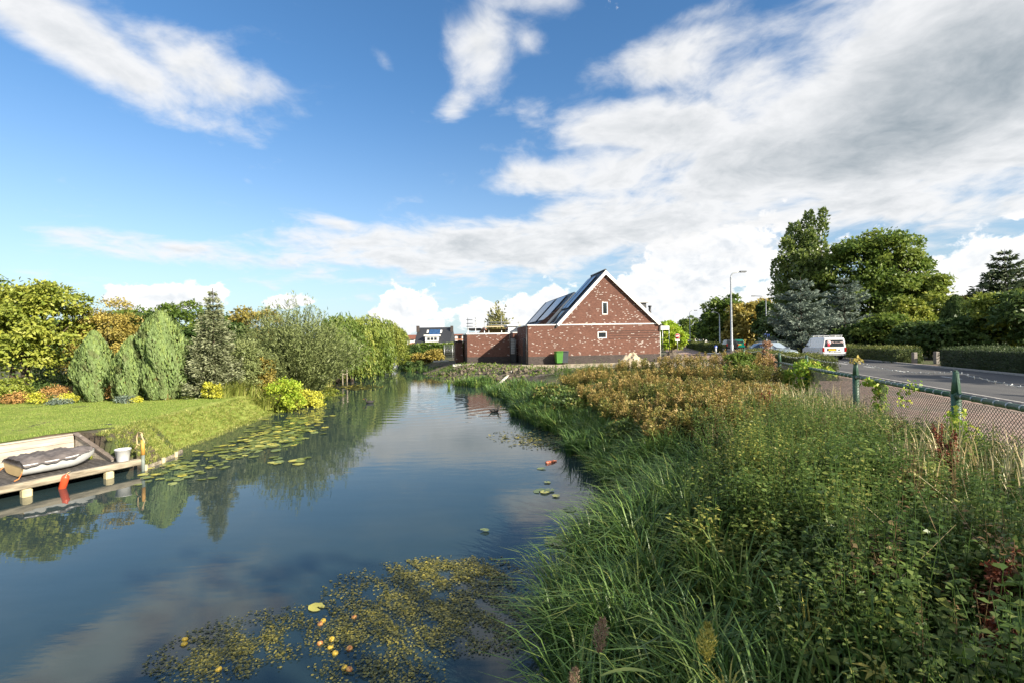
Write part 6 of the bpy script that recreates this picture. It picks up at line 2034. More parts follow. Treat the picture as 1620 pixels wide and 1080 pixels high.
# out of the picture, behind the photographer: the roadside trees that shade the road and the near bank
for i, (s_, t_, h_, r_, lab) in enumerate(((-12.6, 14, 10.5, 4.2, 'tall shade tree behind the camera beyond the road'), (3, 22, 8.0, 3.4, 'shade tree right of the picture beyond the dark hedge'), (12, 23, 8.5, 3.4, 'shade tree off the right picture edge'))):
    tree('shade_tree', lab, rp(s_, t_), [(0, 0, h_ * 0.62, r_, r_, h_ * 0.36), (1, -1, h_ * 0.45, r_ * 0.8, r_ * 0.8, h_ * 0.3)], 3200 if i == 0 else 6000, 0.36 if i == 0 else 0.5, G_LEAF, 200 + i, r=0.35)

# ================================================================== bank vegetation
REED = leaf_mat('reed_blade', [(0.022, 0.052, 0.016), (0.045, 0.092, 0.024), (0.090, 0.150, 0.034), (0.17, 0.19, 0.05)], 0.35, 0.38, 0.45)
ROUGH = leaf_mat('rough_grass', [(0.06, 0.09, 0.018), (0.12, 0.155, 0.032), (0.22, 0.23, 0.06), (0.36, 0.33, 0.14)], 0.3)
LAWNB = leaf_mat('lawn_blade', [(0.075, 0.125, 0.02), (0.14, 0.20, 0.035), (0.24, 0.265, 0.07)], 0.35)
WEED = leaf_mat('weed_leaf', [(0.026, 0.055, 0.012), (0.06, 0.100, 0.022), (0.12, 0.155, 0.038), (0.24, 0.23, 0.055)], 0.38, 0.42, 0.4)
GOLD = leaf_mat('goldenrod', [(0.045, 0.068, 0.016), (0.10, 0.105, 0.026), (0.20, 0.145, 0.045), (0.29, 0.21, 0.09)], 0.25)
DRY = leaf_mat('dry_stalk', [(0.20, 0.14, 0.07), (0.34, 0.27, 0.14), (0.46, 0.39, 0.22)], 0.2)
DOCK = leaf_mat('dock_rust', [(0.05, 0.014, 0.008), (0.10, 0.028, 0.015), (0.17, 0.06, 0.03)], 0.15)
PLUME = leaf_mat('reed_plume', [(0.13, 0.085, 0.055), (0.22, 0.15, 0.10), (0.32, 0.23, 0.16)], 0.3)
STRAW = leaf_mat('yellowing_reed', [(0.16, 0.16, 0.03), (0.34, 0.29, 0.07), (0.48, 0.38, 0.12)], 0.35)
VINE = leaf_mat('bindweed_leaf', [(0.08, 0.15, 0.015), (0.17, 0.26, 0.03), (0.34, 0.38, 0.06)], 0.45)
rng = np.random.default_rng(5)


def fence_x(y): return np.interp(y, [-10, 3.0, 5.5, 17.8, 40], [2.2, 5.3, 6.1, 9.8, 16.4])


def scatter(n, y0, y1, f0, f1, power=1.0):
    """Points on the right bank; f0..f1 as fraction from the water edge to the fence."""
    y = y0 + (y1 - y0) * rng.random(n) ** power
    a, b = xr(y), fence_x(y)
    f = rng.uniform(f0, f1, n)
    x = a + (b - a) * f
    return x, y, f


def tufts(L, x, y, per, h, w, spread, tone, bend=(0.25, 1.0), z=None):
    n = len(x)
    z = gz(x, y) if z is None else z
    i = np.repeat(np.arange(n), per)
    a = rng.uniform(0, 2 * PI, len(i))
    D = np.stack([np.cos(a), np.sin(a), np.zeros(len(i))], 1)
    rad = spread * rng.random(len(i))
    P = np.stack([x[i], y[i], np.maximum(z[i], -0.93) - 0.02], 1) + D * rad[:, None]
    H = np.broadcast_to(h, (n,))[i] * rng.uniform(0.55, 1.15, len(i))
    tn = np.broadcast_to(tone, (n,))[i] * 0.6 + rng.random(len(i)) * 0.45
    L.blade(P, D, H, w * rng.uniform(0.7, 1.3, len(i)), rng.uniform(bend[0], bend[1], len(i)), tn)


# reeds and sedge on the right bank
L = Leaves()
def reedband(n, y0, y1, d0, d1, per, h0, h1, w, spread=0.12, p=1.0, bend=(0.25, 1.0)):
    y = y0 + (y1 - y0) * rng.random(n) ** p
    x = xr(y) + rng.uniform(d0, d1, n)
    tufts(L, x, y, per, rng.uniform(h0, h1, n), w, spread, rng.random(n), bend=bend)
reedband(250, 2.4, 6.5, 0.22, 1.25, 26, 0.45, 0.9, 0.015, bend=(0.3, 1.1))
reedband(45, 2.4, 6.5, 1.1, 1.9, 22, 0.35, 0.8, 0.014, bend=(0.2, 0.9))
reedband(210, 5.5, 9.5, 0.25, 1.6, 26, 0.45, 0.95, 0.016, bend=(0.3, 1.1))
reedband(330, 8, 18, 0.15, 1.3, 24, 0.35, 0.8, 0.021)
reedband(300, 16, 26.5, 0.05, 1.7, 20, 0.35, 0.8, 0.034, spread=0.2)
reedband(90, 26, 33, -0.3, 1.2, 16, 0.25, 0.6, 0.036, spread=0.2)
for px, py, rad, n, h in ((750, 609, 1.3, 60, 0.75), (772, 607, 0.8, 30, 0.7), (705, 588, 2.0, 60, 0.9), (722, 594, 1.2, 40, 0.8), (690, 584, 2.2, 40, 0.9), (660, 586, 2.0, 30, 0.8)):
    c = at_z(px, py, WATER)
    tufts(L, c.x + rng.normal(0, rad * 0.5, n), c.y + rng.normal(0, rad * 0.6, n), 18, h * rng.uniform(0.7, 1.1, n), 0.045, 0.25, rng.random(n), z=np.full(n, -0.9))
tag(L.build('reed_bed', REED), kind='stuff')

# nettles and other leafy weeds over the bank
def weeds(L, x, y, h, leaf, nodes, tone, lean=0.25, wl=0.5, stem=0.004):
    n = len(x)
    z = gz(x, y)
    a = rng.uniform(0, 2 * PI, n)
    ln = lean * rng.random(n)
    T = nrm(np.stack([np.cos(a) * ln, np.sin(a) * ln, np.ones(n)], 1))
    B = np.stack([x, y, z - 0.03], 1)
    L.stick(B, B + T * h[:, None], stem, stem * 0.5, 0.15)
    i = np.repeat(np.arange(n), nodes * 2)
    k = np.tile(np.repeat(np.arange(nodes), 2), n)
    side = np.tile(np.tile([0, 1], nodes), n)
    q = 0.22 + 0.78 * (k + rng.random(len(k)) * 0.6) / nodes
    az = a[i] + k * 1.57 + side * PI + rng.normal(0, 0.3, len(k))
    d = np.stack([np.cos(az), np.sin(az), rng.uniform(-0.35, 0.45, len(k))], 1)
    P = B[i] + T[i] * (h[i] * q)[:, None] + d * 0.01
    N = nrm(np.array([[0, 0, 1.0]]) + d * 0.35 + rng.normal(size=(len(k), 3)) * 0.3)
    s = np.broadcast_to(leaf, (n,))[i] * (1.15 - 0.6 * q) * rng.uniform(0.7, 1.25, len(k))
    L.leaf(P, d, N, s, s * wl, np.broadcast_to(tone, (n,))[i] * 0.55 + 0.4 * rng.random(len(k)))

L = Leaves()
def weedband(n, y0, y1, f0, f1, h0, h1, leaf, nodes, p=1.0, t0=0.0, t1=0.8, **kw):
    x, y, f = scatter(n, y0, y1, f0, f1, p)
    weeds(L, x, y, rng.uniform(h0, h1, n) * (1 - 0.38 * np.clip((f - 0.55) / 0.45, 0, 1)), leaf, nodes, rng.uniform(t0, t1, n), **kw)
# the bank is a patchwork: each patch of one kind, with its own height, leaf and colour
def patches(k, y0, y1, f0, f1, per, rad, hlo, hhi, leaf, nodes, p=1.0):
    global rng
    cx_, cy_, cf_ = scatter(k, y0, y1, f0, f1, p)
    for a_, b_, f_ in zip(cx_, cy_, cf_):
        m_ = int(per * rng.uniform(0.5, 1.5))
        xx, yy = a_ + rng.normal(0, rad, m_), b_ + rng.normal(0, rad, m_)
        ok = (xx > xr(yy) + 0.25) & (xx < fence_x(yy) + 0.15) & (yy > 0.6)
        xx, yy = xx[ok], yy[ok]
        if len(xx) < 3: continue
        ht = rng.uniform(hlo, hhi) * (1 - 0.42 * max(0, (f_ - 0.6) / 0.4))
        fall = np.exp(-((xx - a_) ** 2 + (yy - b_) ** 2) / (2 * (rad * 1.3) ** 2))
        kind = rng.random()
        tone = rng.uniform(0.0, 0.55) if kind < 0.6 else rng.uniform(0.5, 1.25)
        weeds(L, xx, yy, ht * (0.45 + 0.55 * fall) * rng.uniform(0.85, 1.15, len(xx)), leaf * rng.uniform(0.65, 1.35), nodes, tone + rng.normal(0, 0.12, len(xx)), wl=rng.uniform(0.32, 0.7), lean=rng.uniform(0.15, 0.6))

patches(140, 1.2, 5.4, 0.28, 1.0, 24, 0.20, 0.40, 1.0, 0.066, 10)
patches(100, 4.5, 9.0, 0.26, 1.0, 22, 0.26, 0.45, 1.3, 0.066, 11)
patches(9, 5.2, 7.6, 0.40, 0.68, 46, 0.28, 0.95, 1.2, 0.060, 14)
patches(30, 2.5, 8.5, 0.35, 0.9, 7, 0.16, 0.5, 0.95, 0.125, 7)
patches(95, 8.5, 16, 0.16, 1.0, 18, 0.34, 0.35, 0.85, 0.080, 9)
patches(80, 13, 27, 0.22, 1.0, 16, 0.5, 0.40, 0.95, 0.105, 8)
weedband(420, 1.2, 5.2, 0.32, 1.0, 0.35, 0.85, 0.085, 9, wl=0.68)
weedband(500, 4.5, 15, 0.34, 1.0, 0.35, 0.8, 0.075, 9, t1=1.0)
weedband(300, 13, 27, 0.35, 1.0, 0.4, 0.8, 0.11, 8, t1=1.0)
weedband(380, 4.5, 14, 0.72, 1.04, 0.45, 0.9, 0.055, 13, t0=0.6, t1=1.4)
# low cover that hides the soil
n = 30000
x, y, f = scatter(n, 1.0, 16, 0.05, 1.02, 1.3)
d = nrm(np.stack([rng.normal(size=n), rng.normal(size=n), rng.uniform(0, 0.6, n)], 1))
s = rng.uniform(0.05, 0.11, n) * (1 + 0.03 * y)
L.leaf(np.stack([x, y, gz(x, y) + rng.uniform(0, 0.28, n)], 1), d, np.array([[0, 0, 1.0]]) + rng.normal(size=(n, 3)) * 0.4, s, s * 0.55, rng.random(n) * 0.55)
tag(L.build('bank_weeds', WEED), kind='stuff')
# withered stands among the green: brown seed heads and curled leaves
L = Leaves()
patches(34, 2.2, 8.5, 0.34, 0.98, 10, 0.13, 0.55, 1.0, 0.050, 13)
patches(40, 8.5, 16, 0.30, 1.0, 14, 0.22, 0.55, 0.95, 0.055, 12)
tag(L.build('withered_weeds', leaf_mat('withered_weed_leaf', [(0.06, 0.042, 0.02), (0.12, 0.078, 0.035), (0.17, 0.125, 0.055), (0.25, 0.20, 0.09)], 0.25)), kind='stuff')

# rough dry grass in the upper bank and round the fence
L = Leaves()
x, y, f = scatter(420, 6, 19, 0.62, 1.05)
tufts(L, x, y, 14, rng.uniform(0.3, 0.65, 420), 0.010, 0.12, rng.uniform(0.2, 1.0, 420), bend=(0.1, 0.7))
for cx_, cy_, rad, n in ((at_d(1245, 660, 11.5).x, 11.5, 0.7, 70), (at_d(1275, 690, 10).x, 10.0, 0.5, 45), (at_d(1190, 740, 8.0).x, 8.0, 0.5, 22), (at_d(1590, 780, 4.9).x, 5.0, 0.5, 40), (at_d(1540, 760, 5.6).x, 5.6, 0.5, 30)):
    xx, yy = cx_ + rng.normal(0, rad, n), cy_ + rng.normal(0, rad, n)
    tufts(L, xx, yy, 9, rng.uniform(0.55, 0.95, n), 0.011, 0.1, rng.uniform(0.3, 1.0, n), bend=(0.02, 0.4))
# bent and broken stalks lying through the weeds
n = 330
x, y, f = scatter(n, 1.6, 15, 0.40, 1.0, 0.9)
a = rng.uniform(0, 2 * PI, n)
A0 = np.stack([x, y, gz(x, y) + rng.uniform(0.1, 0.45, n)], 1)
ln = rng.uniform(0.15, 0.5, n)
L.stick(A0, A0 + np.stack([np.cos(a) * ln * 0.8, np.sin(a) * ln * 0.8, ln * rng.uniform(0.1, 0.9, n)], 1), 0.0028, 0.0015, rng.random(n))
tag(L.build('dry_grass', DRY), kind='stuff')

# goldenrod going to seed: each stand of stems is a plant
def goldenrod(label, x, y, h, r, seed, stems=34, group='goldenrod stands on the right bank', green=0.0):
    rg = np.random.default_rng(seed)
    z = float(gz(x, y))
    t = thing('goldenrod', label, 'plant', (x, y, z), 0, group)
    L = Leaves()
    a = rg.uniform(0, 2 * PI, stems)
    q = rg.random(stems) ** 0.6
    B = np.stack([np.cos(a) * q * r * 0.5, np.sin(a) * q * r * 0.5, np.full(stems, -0.05)], 1)
    hh = h * rg.uniform(0.72, 1.08, stems)
    T = B + np.stack([np.cos(a) * q * r * 0.55, np.sin(a) * q * r * 0.55, hh], 1)
    L.stick(B, T, 0.006, 0.003, 0.35)
    per = 26
    i = np.repeat(np.arange(stems), per)
    u = rg.uniform(0.15, 0.82, len(i))
    P = B[i] + (T[i] - B[i]) * u[:, None]
    az = rg.uniform(0, 2 * PI, len(i))
    d = np.stack([np.cos(az), np.sin(az), rg.uniform(-0.3, 0.4, len(i))], 1)
    s = 0.11 * rg.uniform(0.6, 1.3, len(i))
    L.leaf(P, d, np.array([[0, 0, 1.0]]) + rg.normal(size=(len(i), 3)) * 0.4, s, s * 0.24, rg.random(len(i)) * 0.42)
    # seed heads: short arching side sprays with fuzz
    per = 70
    i = np.repeat(np.arange(stems), per)
    k = rg.random(len(i))
    az = a[i] + rg.normal(0, 0.9, len(i))
    out = 0.16 * (1 - k * 0.8) * rg.random(len(i))
    P = T[i] + np.stack([np.cos(az) * out, np.sin(az) * out, -0.26 + 0.30 * k + 0.5 * out], 1)
    d = nrm(np.stack([np.cos(az), np.sin(az), np.full(len(i), 0.9)], 1) + rg.normal(size=(len(i), 3)) * 0.5)
    s = 0.05 * rg.uniform(0.6, 1.5, len(i))
    hd = rg.uniform(0.30, 1.0, stems)[i] - green
    L.leaf(P, d, rg.normal(size=(len(i), 3)) + np.array([0, 0, 0.6]), s, s * 0.5, hd * 0.65 + 0.35 * rg.random(len(i)))
    L.build('stems_and_heads', GOLD, t)
    return t

gr_ = random.Random(31)
spots = [(925, 600, 21), (950, 590, 22), (985, 583, 22.5), (1020, 580, 22), (1055, 578, 21.5), (1090, 575, 21), (1125, 570, 20), (1160, 568, 19), (1195, 572, 18), (905, 615, 19), (960, 608, 18.5), (1000, 600, 18.5), (1040, 595, 18), (1080, 592, 17.5), (1120, 588, 17), (1160, 590, 16), (1200, 592, 15),
         (940, 640, 16), (985, 632, 15.5), (1020, 622, 15.5), (1060, 618, 15), (1100, 615, 14.5), (1140, 612, 14), (1180, 618, 13), (960, 665, 14.5), (1000, 650, 13.6), (1050, 645, 13), (1095, 640, 12.6), (1140, 645, 12), (1075, 670, 11.2), (1115, 672, 10.8), (975, 690, 13), (1205, 640, 12.2), (1000, 672, 11.8), (1045, 680, 10.6), (1095, 690, 9.8), (1145, 672, 10.2), (1190, 665, 10.4), (1165, 700, 9.0), (1235, 672, 9.6), (1060, 705, 9.6)]
for i, (px, py, d) in enumerate(spots):
    x_ = (px - CX) * d / FOC
    h_ = min(1.45, max(0.7, at_d(px, py - 12, d).z - float(gz(x_, d)) ))
    goldenrod('bushy golden brown goldenrod stand going to seed on the right bank', x_, d, h_, 0.55, 300 + i, green=gr_.choice((0, 0, 0.15, 0.35)))

# ---- single plants one can point to
def dock(label, px, py, d, h, seed, spread=0.16, lean=0.0):
    rg = np.random.default_rng(seed)
    x = (px - CX) * d / FOC
    zt = at_d(px, py, d).z
    t = thing('dock_plant', label, 'plant', (x, d, zt - h), 0, 'rust brown dock seed stalks')
    L = Leaves()
    k = 9
    A0 = np.zeros((k, 3)); A0[:, 2] = np.linspace(0.0, h * 0.62, k)
    az = rg.uniform(0, 2 * PI, k)
    B0 = A0 + np.stack([np.cos(az) * spread * 0.8, np.sin(az) * spread * 0.8, h * rg.uniform(0.28, 0.40, k)], 1)
    A0 = np.concatenate([A0, [[0, 0, -0.1]]]); B0 = np.concatenate([B0, [[lean, 0, h]]])
    L.stick(A0, B0, 0.006, 0.003, 0.5)
    per = 130
    i = np.repeat(np.arange(k + 1), per)
    q = rg.uniform(0.25, 1.0, len(i))
    P = A0[i] + (B0[i] - A0[i]) * q[:, None] + rg.normal(0, 0.012, (len(i), 3))
    s = 0.022 * rg.uniform(0.6, 1.5, len(i))
    L.leaf(P, rg.normal(size=(len(i), 3)) + np.array([0, 0, 0.6]), rg.normal(size=(len(i), 3)), s, s * 0.8, rg.random(len(i)))
    L.build('seed_stalks', DOCK, t)

dock('tall rust brown dock in front of the nearest fence post', 1487, 668, 5.3, 0.85, 401, 0.15)
dock('dark red dock among dry grass at the middle of the bank', 1216, 612, 9.6, 1.1, 402, 0.20)
dock('second dark red dock right beside the other in the dry grass', 1229, 630, 9.2, 1.0, 403, 0.17)
dock('small rusty dock hidden under the tall one', 1470, 775, 4.6, 0.42, 404, 0.06)
dock('thin rust red dock spike low in the shaded weeds', 1395, 912, 3.3, 0.45, 405, 0.02, -0.1)
dock('dark rusty dock at the bottom right corner', 1560, 868, 2.9, 0.6, 406, 0.10, 0.15)
dock('brown dock below the leafy corner plant', 1570, 985, 2.5, 0.4, 407, 0.10, 0.1)


def plume(label, px, py, d, h, seed, lean=(0.1, 0.0), size=0.24, leaves=3, mat_=PLUME):
    """Common reed: stem, long leaves, feathery head."""
    rg = np.random.default_rng(seed)
    top = at_d(px, py, d)
    t = thing('reed_stem', label, 'reed', (top.x - lean[0], d - lean[1], top.z - h), 0)
    b0, b1 = Vector((0, 0, -0.1)), Vector((lean[0], lean[1], h - size * 0.75))
    MB().tube([b0, b0.lerp(b1, 0.5) + Vector((-lean[0] * 0.12, 0, 0)), b1], [0.005, 0.004, 0.0025], 6).build('stem', leaf_mat('reed_stem_green', [(0.12, 0.16, 0.05), (0.2, 0.22, 0.08)]), t)
    L = Leaves()
    n = 420
    k = rg.random(n)
    az = rg.uniform(0, 2 * PI, n)
    out = size * 0.22 * np.sin(np.clip(k * PI, 0.1, PI)) * rg.random(n) + 0.004
    P = np.stack([b1.x + lean[0] * 0.12 * k + np.cos(az) * out + 0.12 * size * k ** 2, b1.y + np.sin(az) * out, b1.z + size * k], 1)
    dd = np.stack([np.cos(az) * 0.6, np.sin(az) * 0.6, np.full(n, 0.9)], 1) + rg.normal(size=(n, 3)) * 0.25
    s = size * 0.12 * rg.uniform(0.6, 1.4, n)
    L.leaf(P, dd, rg.normal(size=(n, 3)), s, s * 0.30, np.floor(k * 9) % 2 * 0.4 + 0.5 * rg.random(n))
    L.build('seed_head', mat_, t)
    for q in range(leaves):
        f = 0.45 + 0.5 * q / max(1, leaves)
        a_ = (0.0 if q % 2 else PI) + rg.uniform(-0.4, 0.4)
        p0 = b0.lerp(b1, f)
        B = Leaves()
        ln = h * rg.uniform(0.32, 0.5)
        dirv = Vector((math.cos(a_), math.sin(a_) * 0.4, 0))
        pts = [p0 + dirv * ln * u + Vector((0, 0, ln * (0.55 * u - 0.5 * u * u))) for u in np.linspace(0, 1, 9)]
        vs, fs = [], []
        for j, u in enumerate(np.linspace(0, 1, 9)):
            w_ = 0.011 * math.sin(PI * min(1, 0.12 + u * 0.95)) ** 0.7
            sd2 = Vector((-dirv.y, dirv.x, 0.25)).normalized()
            vs += [pts[j] - sd2 * w_, pts[j] + Vector((0, 0, -0.003)), pts[j] + sd2 * w_]
            if j:
                fs += [(3 * j - 3, 3 * j - 2, 3 * j + 1, 3 * j), (3 * j - 2, 3 * j - 1, 3 * j + 2, 3 * j + 1)]
        me = MB().add(vs, fs, True).mesh('leaf', leaf_mat('reed_leaf_pale', [(0.14, 0.19, 0.05), (0.24, 0.27, 0.08)]))
        at_ = me.attributes.new('tone', 'FLOAT', 'FACE')
        at_.data.foreach_set('value', np.full(len(fs), rg.random(), dtype=np.float32))
        link('leaf', me, t)

plume('nearest common reed with a brown plume at the bottom of the picture', 948, 993, 2.75, 0.75, 411, (0.0, 0.05), 0.19, 4)
plume('second near reed plume cut by the bottom picture edge', 908, 1066, 2.6, 0.5, 412, (-0.05, 0.0), 0.12, 2)
plume('pinkish reed plume leaning left over the sedge, left of a pair', 1030, 800, 6.1, 0.95, 413, (-0.18, 0.0), 0.22, 3)
plume('broad pinkish reed plume over the sedge, right of a pair', 1062, 795, 6.2, 1.0, 414, (0.10, 0.0), 0.24, 3)
plume('small reed plume above the pinkish pair', 1075, 775, 6.6, 0.9, 415, (-0.12, 0.0), 0.16, 2)
plume('straw coloured reed head leaning left near the bottom centre', 1118, 1003, 2.9, 0.55, 416, (-0.14, 0), 0.22, 2, STRAW)


def clump(name, label, px, py, d, n, h, w, m, seed, spread=0.05, bend=(0.05, 0.5), cat='plant'):
    """A tuft of blades whose top shows at the given pixel."""
    global rng
    keep, rng = rng, np.random.default_rng(seed)
    p = at_d(px, py, d)
    L = Leaves()
    tufts(L, np.zeros(1), np.zeros(1), n, np.array([h]), w, spread, np.array([0.5]), bend=bend, z=np.array([0.0]))
    o = L.build(name, m)
    o.location = (p.x, d, p.z - h * 0.95)
    tag(o, label, cat)
    rng = keep

clump('yellow_reed', 'tuft of yellowing reed blades among the shaded weeds', 1283, 948, 3.1, 16, 0.42, 0.012, STRAW, 421)
clump('yellow_reed', 'straw yellow tuft low beside the bottom edge', 1150, 1030, 2.8, 16, 0.32, 0.011, STRAW, 422, bend=(0.3, 0.9))
clump('yellow_reed', 'tall thin green reed tuft left of the yellowing one', 1235, 905, 3.5, 18, 0.62, 0.013, REED, 423, bend=(0.0, 0.3))
clump('yellow_sedge', 'bright yellow tuft standing in the water beyond the floating leaves', 842, 679, 15.2, 18, 0.30, 0.035, STRAW, 424, bend=(0.4, 1.0))
clump('yellow_sedge', 'small orange yellow tuft in the water left of the other', 779, 690, 14.2, 9, 0.22, 0.03, STRAW, 425, bend=(0.1, 0.6))
clump('silver_plant', 'small pale silvery tuft among dark leaves at the lower right', 1525, 1018, 2.6, 26, 0.10, 0.008, leaf_mat('silver_leaf', [(0.35, 0.38, 0.38), (0.5, 0.52, 0.52)]), 426, bend=(0.5, 1.0))


def leafy(name, label, px, py, d, n, size, m, seed, spread=0.25, h=0.2, wl=0.75, cat='plant', t=(0, 1)):
    """Plant of big heart shaped leaves on short stalks."""
    rg = np.random.default_rng(seed)
    p = at_d(px, py, d)
    L = Leaves()
    a = rg.uniform(0, 2 * PI, n)
    q = rg.random(n) ** 0.5
    P = np.stack([np.cos(a) * q * spread, np.sin(a) * q * spread, -h * rg.random(n)], 1)
    d_ = nrm(np.stack([np.cos(a), np.sin(a), rg.uniform(-0.5, 0.25, n)], 1) + rg.normal(size=(n, 3)) * 0.3)
    s = size * rg.uniform(0.6, 1.2, n)
    L.leaf(P, d_, np.array([[0, -0.35, 1.0]]) + rg.normal(size=(n, 3)) * 0.3, s, s * wl, t[0] + (t[1] - t[0]) * rg.random(n))
    L.stick(np.stack([np.zeros(n), np.zeros(n), np.full(n, -h - 0.25)], 1), P, 0.003, 0.002, 0.2)
    o = L.build(name, m)
    o.location = p
    tag(o, label, cat)

leafy('heart_leaf_plant', 'bright pale leaved plant catching sun at the bottom right', 1578, 1030, 2.45, 12, 0.10, VINE, 431, 0.10, 0.08)
leafy('heart_leaf_plant', 'patch of broad dark leaves at the right bottom edge', 1545, 1050, 2.4, 40, 0.11, WEED, 432, 0.26, 0.15, t=(0.2, 0.7))
leafy('heart_leaf_plant', 'broad green leaves left of the brown dock', 1445, 935, 3.0, 26, 0.10, WEED, 433, 0.2, 0.18, t=(0.2, 0.8))
leafy('amber_weed', 'amber star shaped weed near the bottom centre right', 1395, 1055, 2.5, 14, 0.12, STRAW, 434, 0.06, 0.05, 0.22)
leafy('amber_weed', 'amber leaved weed in the middle of the shaded bank', 1365, 850, 4.2, 22, 0.13, STRAW, 435, 0.16, 0.14, 0.22)
leafy('amber_weed', 'small amber star shaped weed beside the sedge', 1197, 912, 4.0, 10, 0.12, STRAW, 436, 0.04, 0.05, 0.22)
leafy('amber_weed', 'amber tipped weed right of the middle of the bank', 1465, 885, 3.5, 14, 0.10, STRAW, 437, 0.12, 0.10, 0.22)
leafy('lime_weed', 'bright lime sprig standing out of the goldenrod', 1175, 632, 11.5, 26, 0.11, VINE, 438, 0.14, 0.25, 0.7)


# bindweed over the fence
def vine(label, pts_r, n, size, seed, m=VINE):
    rg = np.random.default_rng(seed)
    t = thing('bindweed', label, 'climbing plant', pts_r[0][0], 0, 'bindweed climbing the fence')
    L = Leaves()
    o0 = Vector(pts_r[0][0])
    per = n // len(pts_r)
    for c, r_ in pts_r:
        c = np.array(Vector(c) - o0)
        u = runit(rg, per)
        P = c + u * np.array(r_) * (rg.random((per, 1)) ** 0.35)
        A = nrm(u * 0.4 + np.array([0, -0.2, -0.7]) + rg.normal(size=(per, 3)) * 0.45)
        N = nrm(u + np.array([0, 0, 0.4]) + rg.normal(size=(per, 3)) * 0.35)
        s = size * rg.uniform(0.6, 1.3, per)
        L.leaf(P, A, N, s, s * 0.85, rg.random(per))
    L.build('leaves', m, t)

P3 = rp(9.4, FT)
vine('big mound of bindweed swallowing the third fence post', [((P3.x - 0.02, P3.y, 1.0), (0.42, 0.34, 0.26)), ((P3.x - 0.05, P3.y, 0.62), (0.36, 0.3, 0.38)), ((P3.x + 0.25, P3.y - 0.5, 0.85), (0.2, 0.25, 0.16)), ((P3.x - 0.32, P3.y + 0.5, 0.7), (0.22, 0.2, 0.22))], 1500, 0.10, 441)
q = at_d(1392, 620, 9.9)
vine('narrow curtain of lime bindweed hanging right of the second post', [((q.x, 9.9, 0.80), (0.10, 0.14, 0.16)), ((q.x - 0.02, 9.9, 0.5), (0.12, 0.14, 0.25)), ((q.x - 0.1, 9.95, 0.95), (0.2, 0.2, 0.06))], 330, 0.085, 442)
q = at_d(1515, 680, 7.0)
vine('sparse bindweed on the mesh right beside the nearest post', [((q.x + 0.02, 7.05, 0.65), (0.12, 0.14, 0.25)), ((q.x + 0.12, 6.9, 0.35), (0.2, 0.14, 0.25))], 200, 0.07, 443)
q = at_d(1445, 600, 8.3)
vine('thin tendrils rising from the rail between the two near posts', [((q.x, 8.3, 1.02), (0.16, 0.2, 0.12)), ((q.x - 0.1, 8.4, 0.82), (0.12, 0.15, 0.16))], 60, 0.06, 444)
q = at_d(1362, 545, 11.2)
vine('wilted tendrils curling over the second post top', [((rp(5.7, FT).x, rp(5.7, FT).y, 1.36), (0.12, 0.12, 0.07))], 34, 0.07, 445, O_LEAF)
# withered bramble by the fourth post
tree('withered_bramble', 'withered brown bramble heap in front of the farthest visible fence post', (at_d(1213, 600, 18.5).x, 18.5, 0.0), [(0, 0, 0.62, 0.42, 0.4, 0.75), (0.05, 0, 1.45, 0.22, 0.2, 0.35)], 2200, 0.07, leaf_mat('withered_leaf', [(0.13, 0.075, 0.04), (0.25, 0.15, 0.09), (0.34, 0.24, 0.15)]), 451, cat='shrub', r=0.02)
tree('elder_bush', 'fresh green bush between the goldenrod and the withered bramble', (at_d(1170, 600, 17.5).x, 17.5, 0.0), [(0, 0, 0.7, 0.62, 0.5, 0.7)], 3000, 0.09, G_LEAF, 452, cat='shrub', r=0.02)

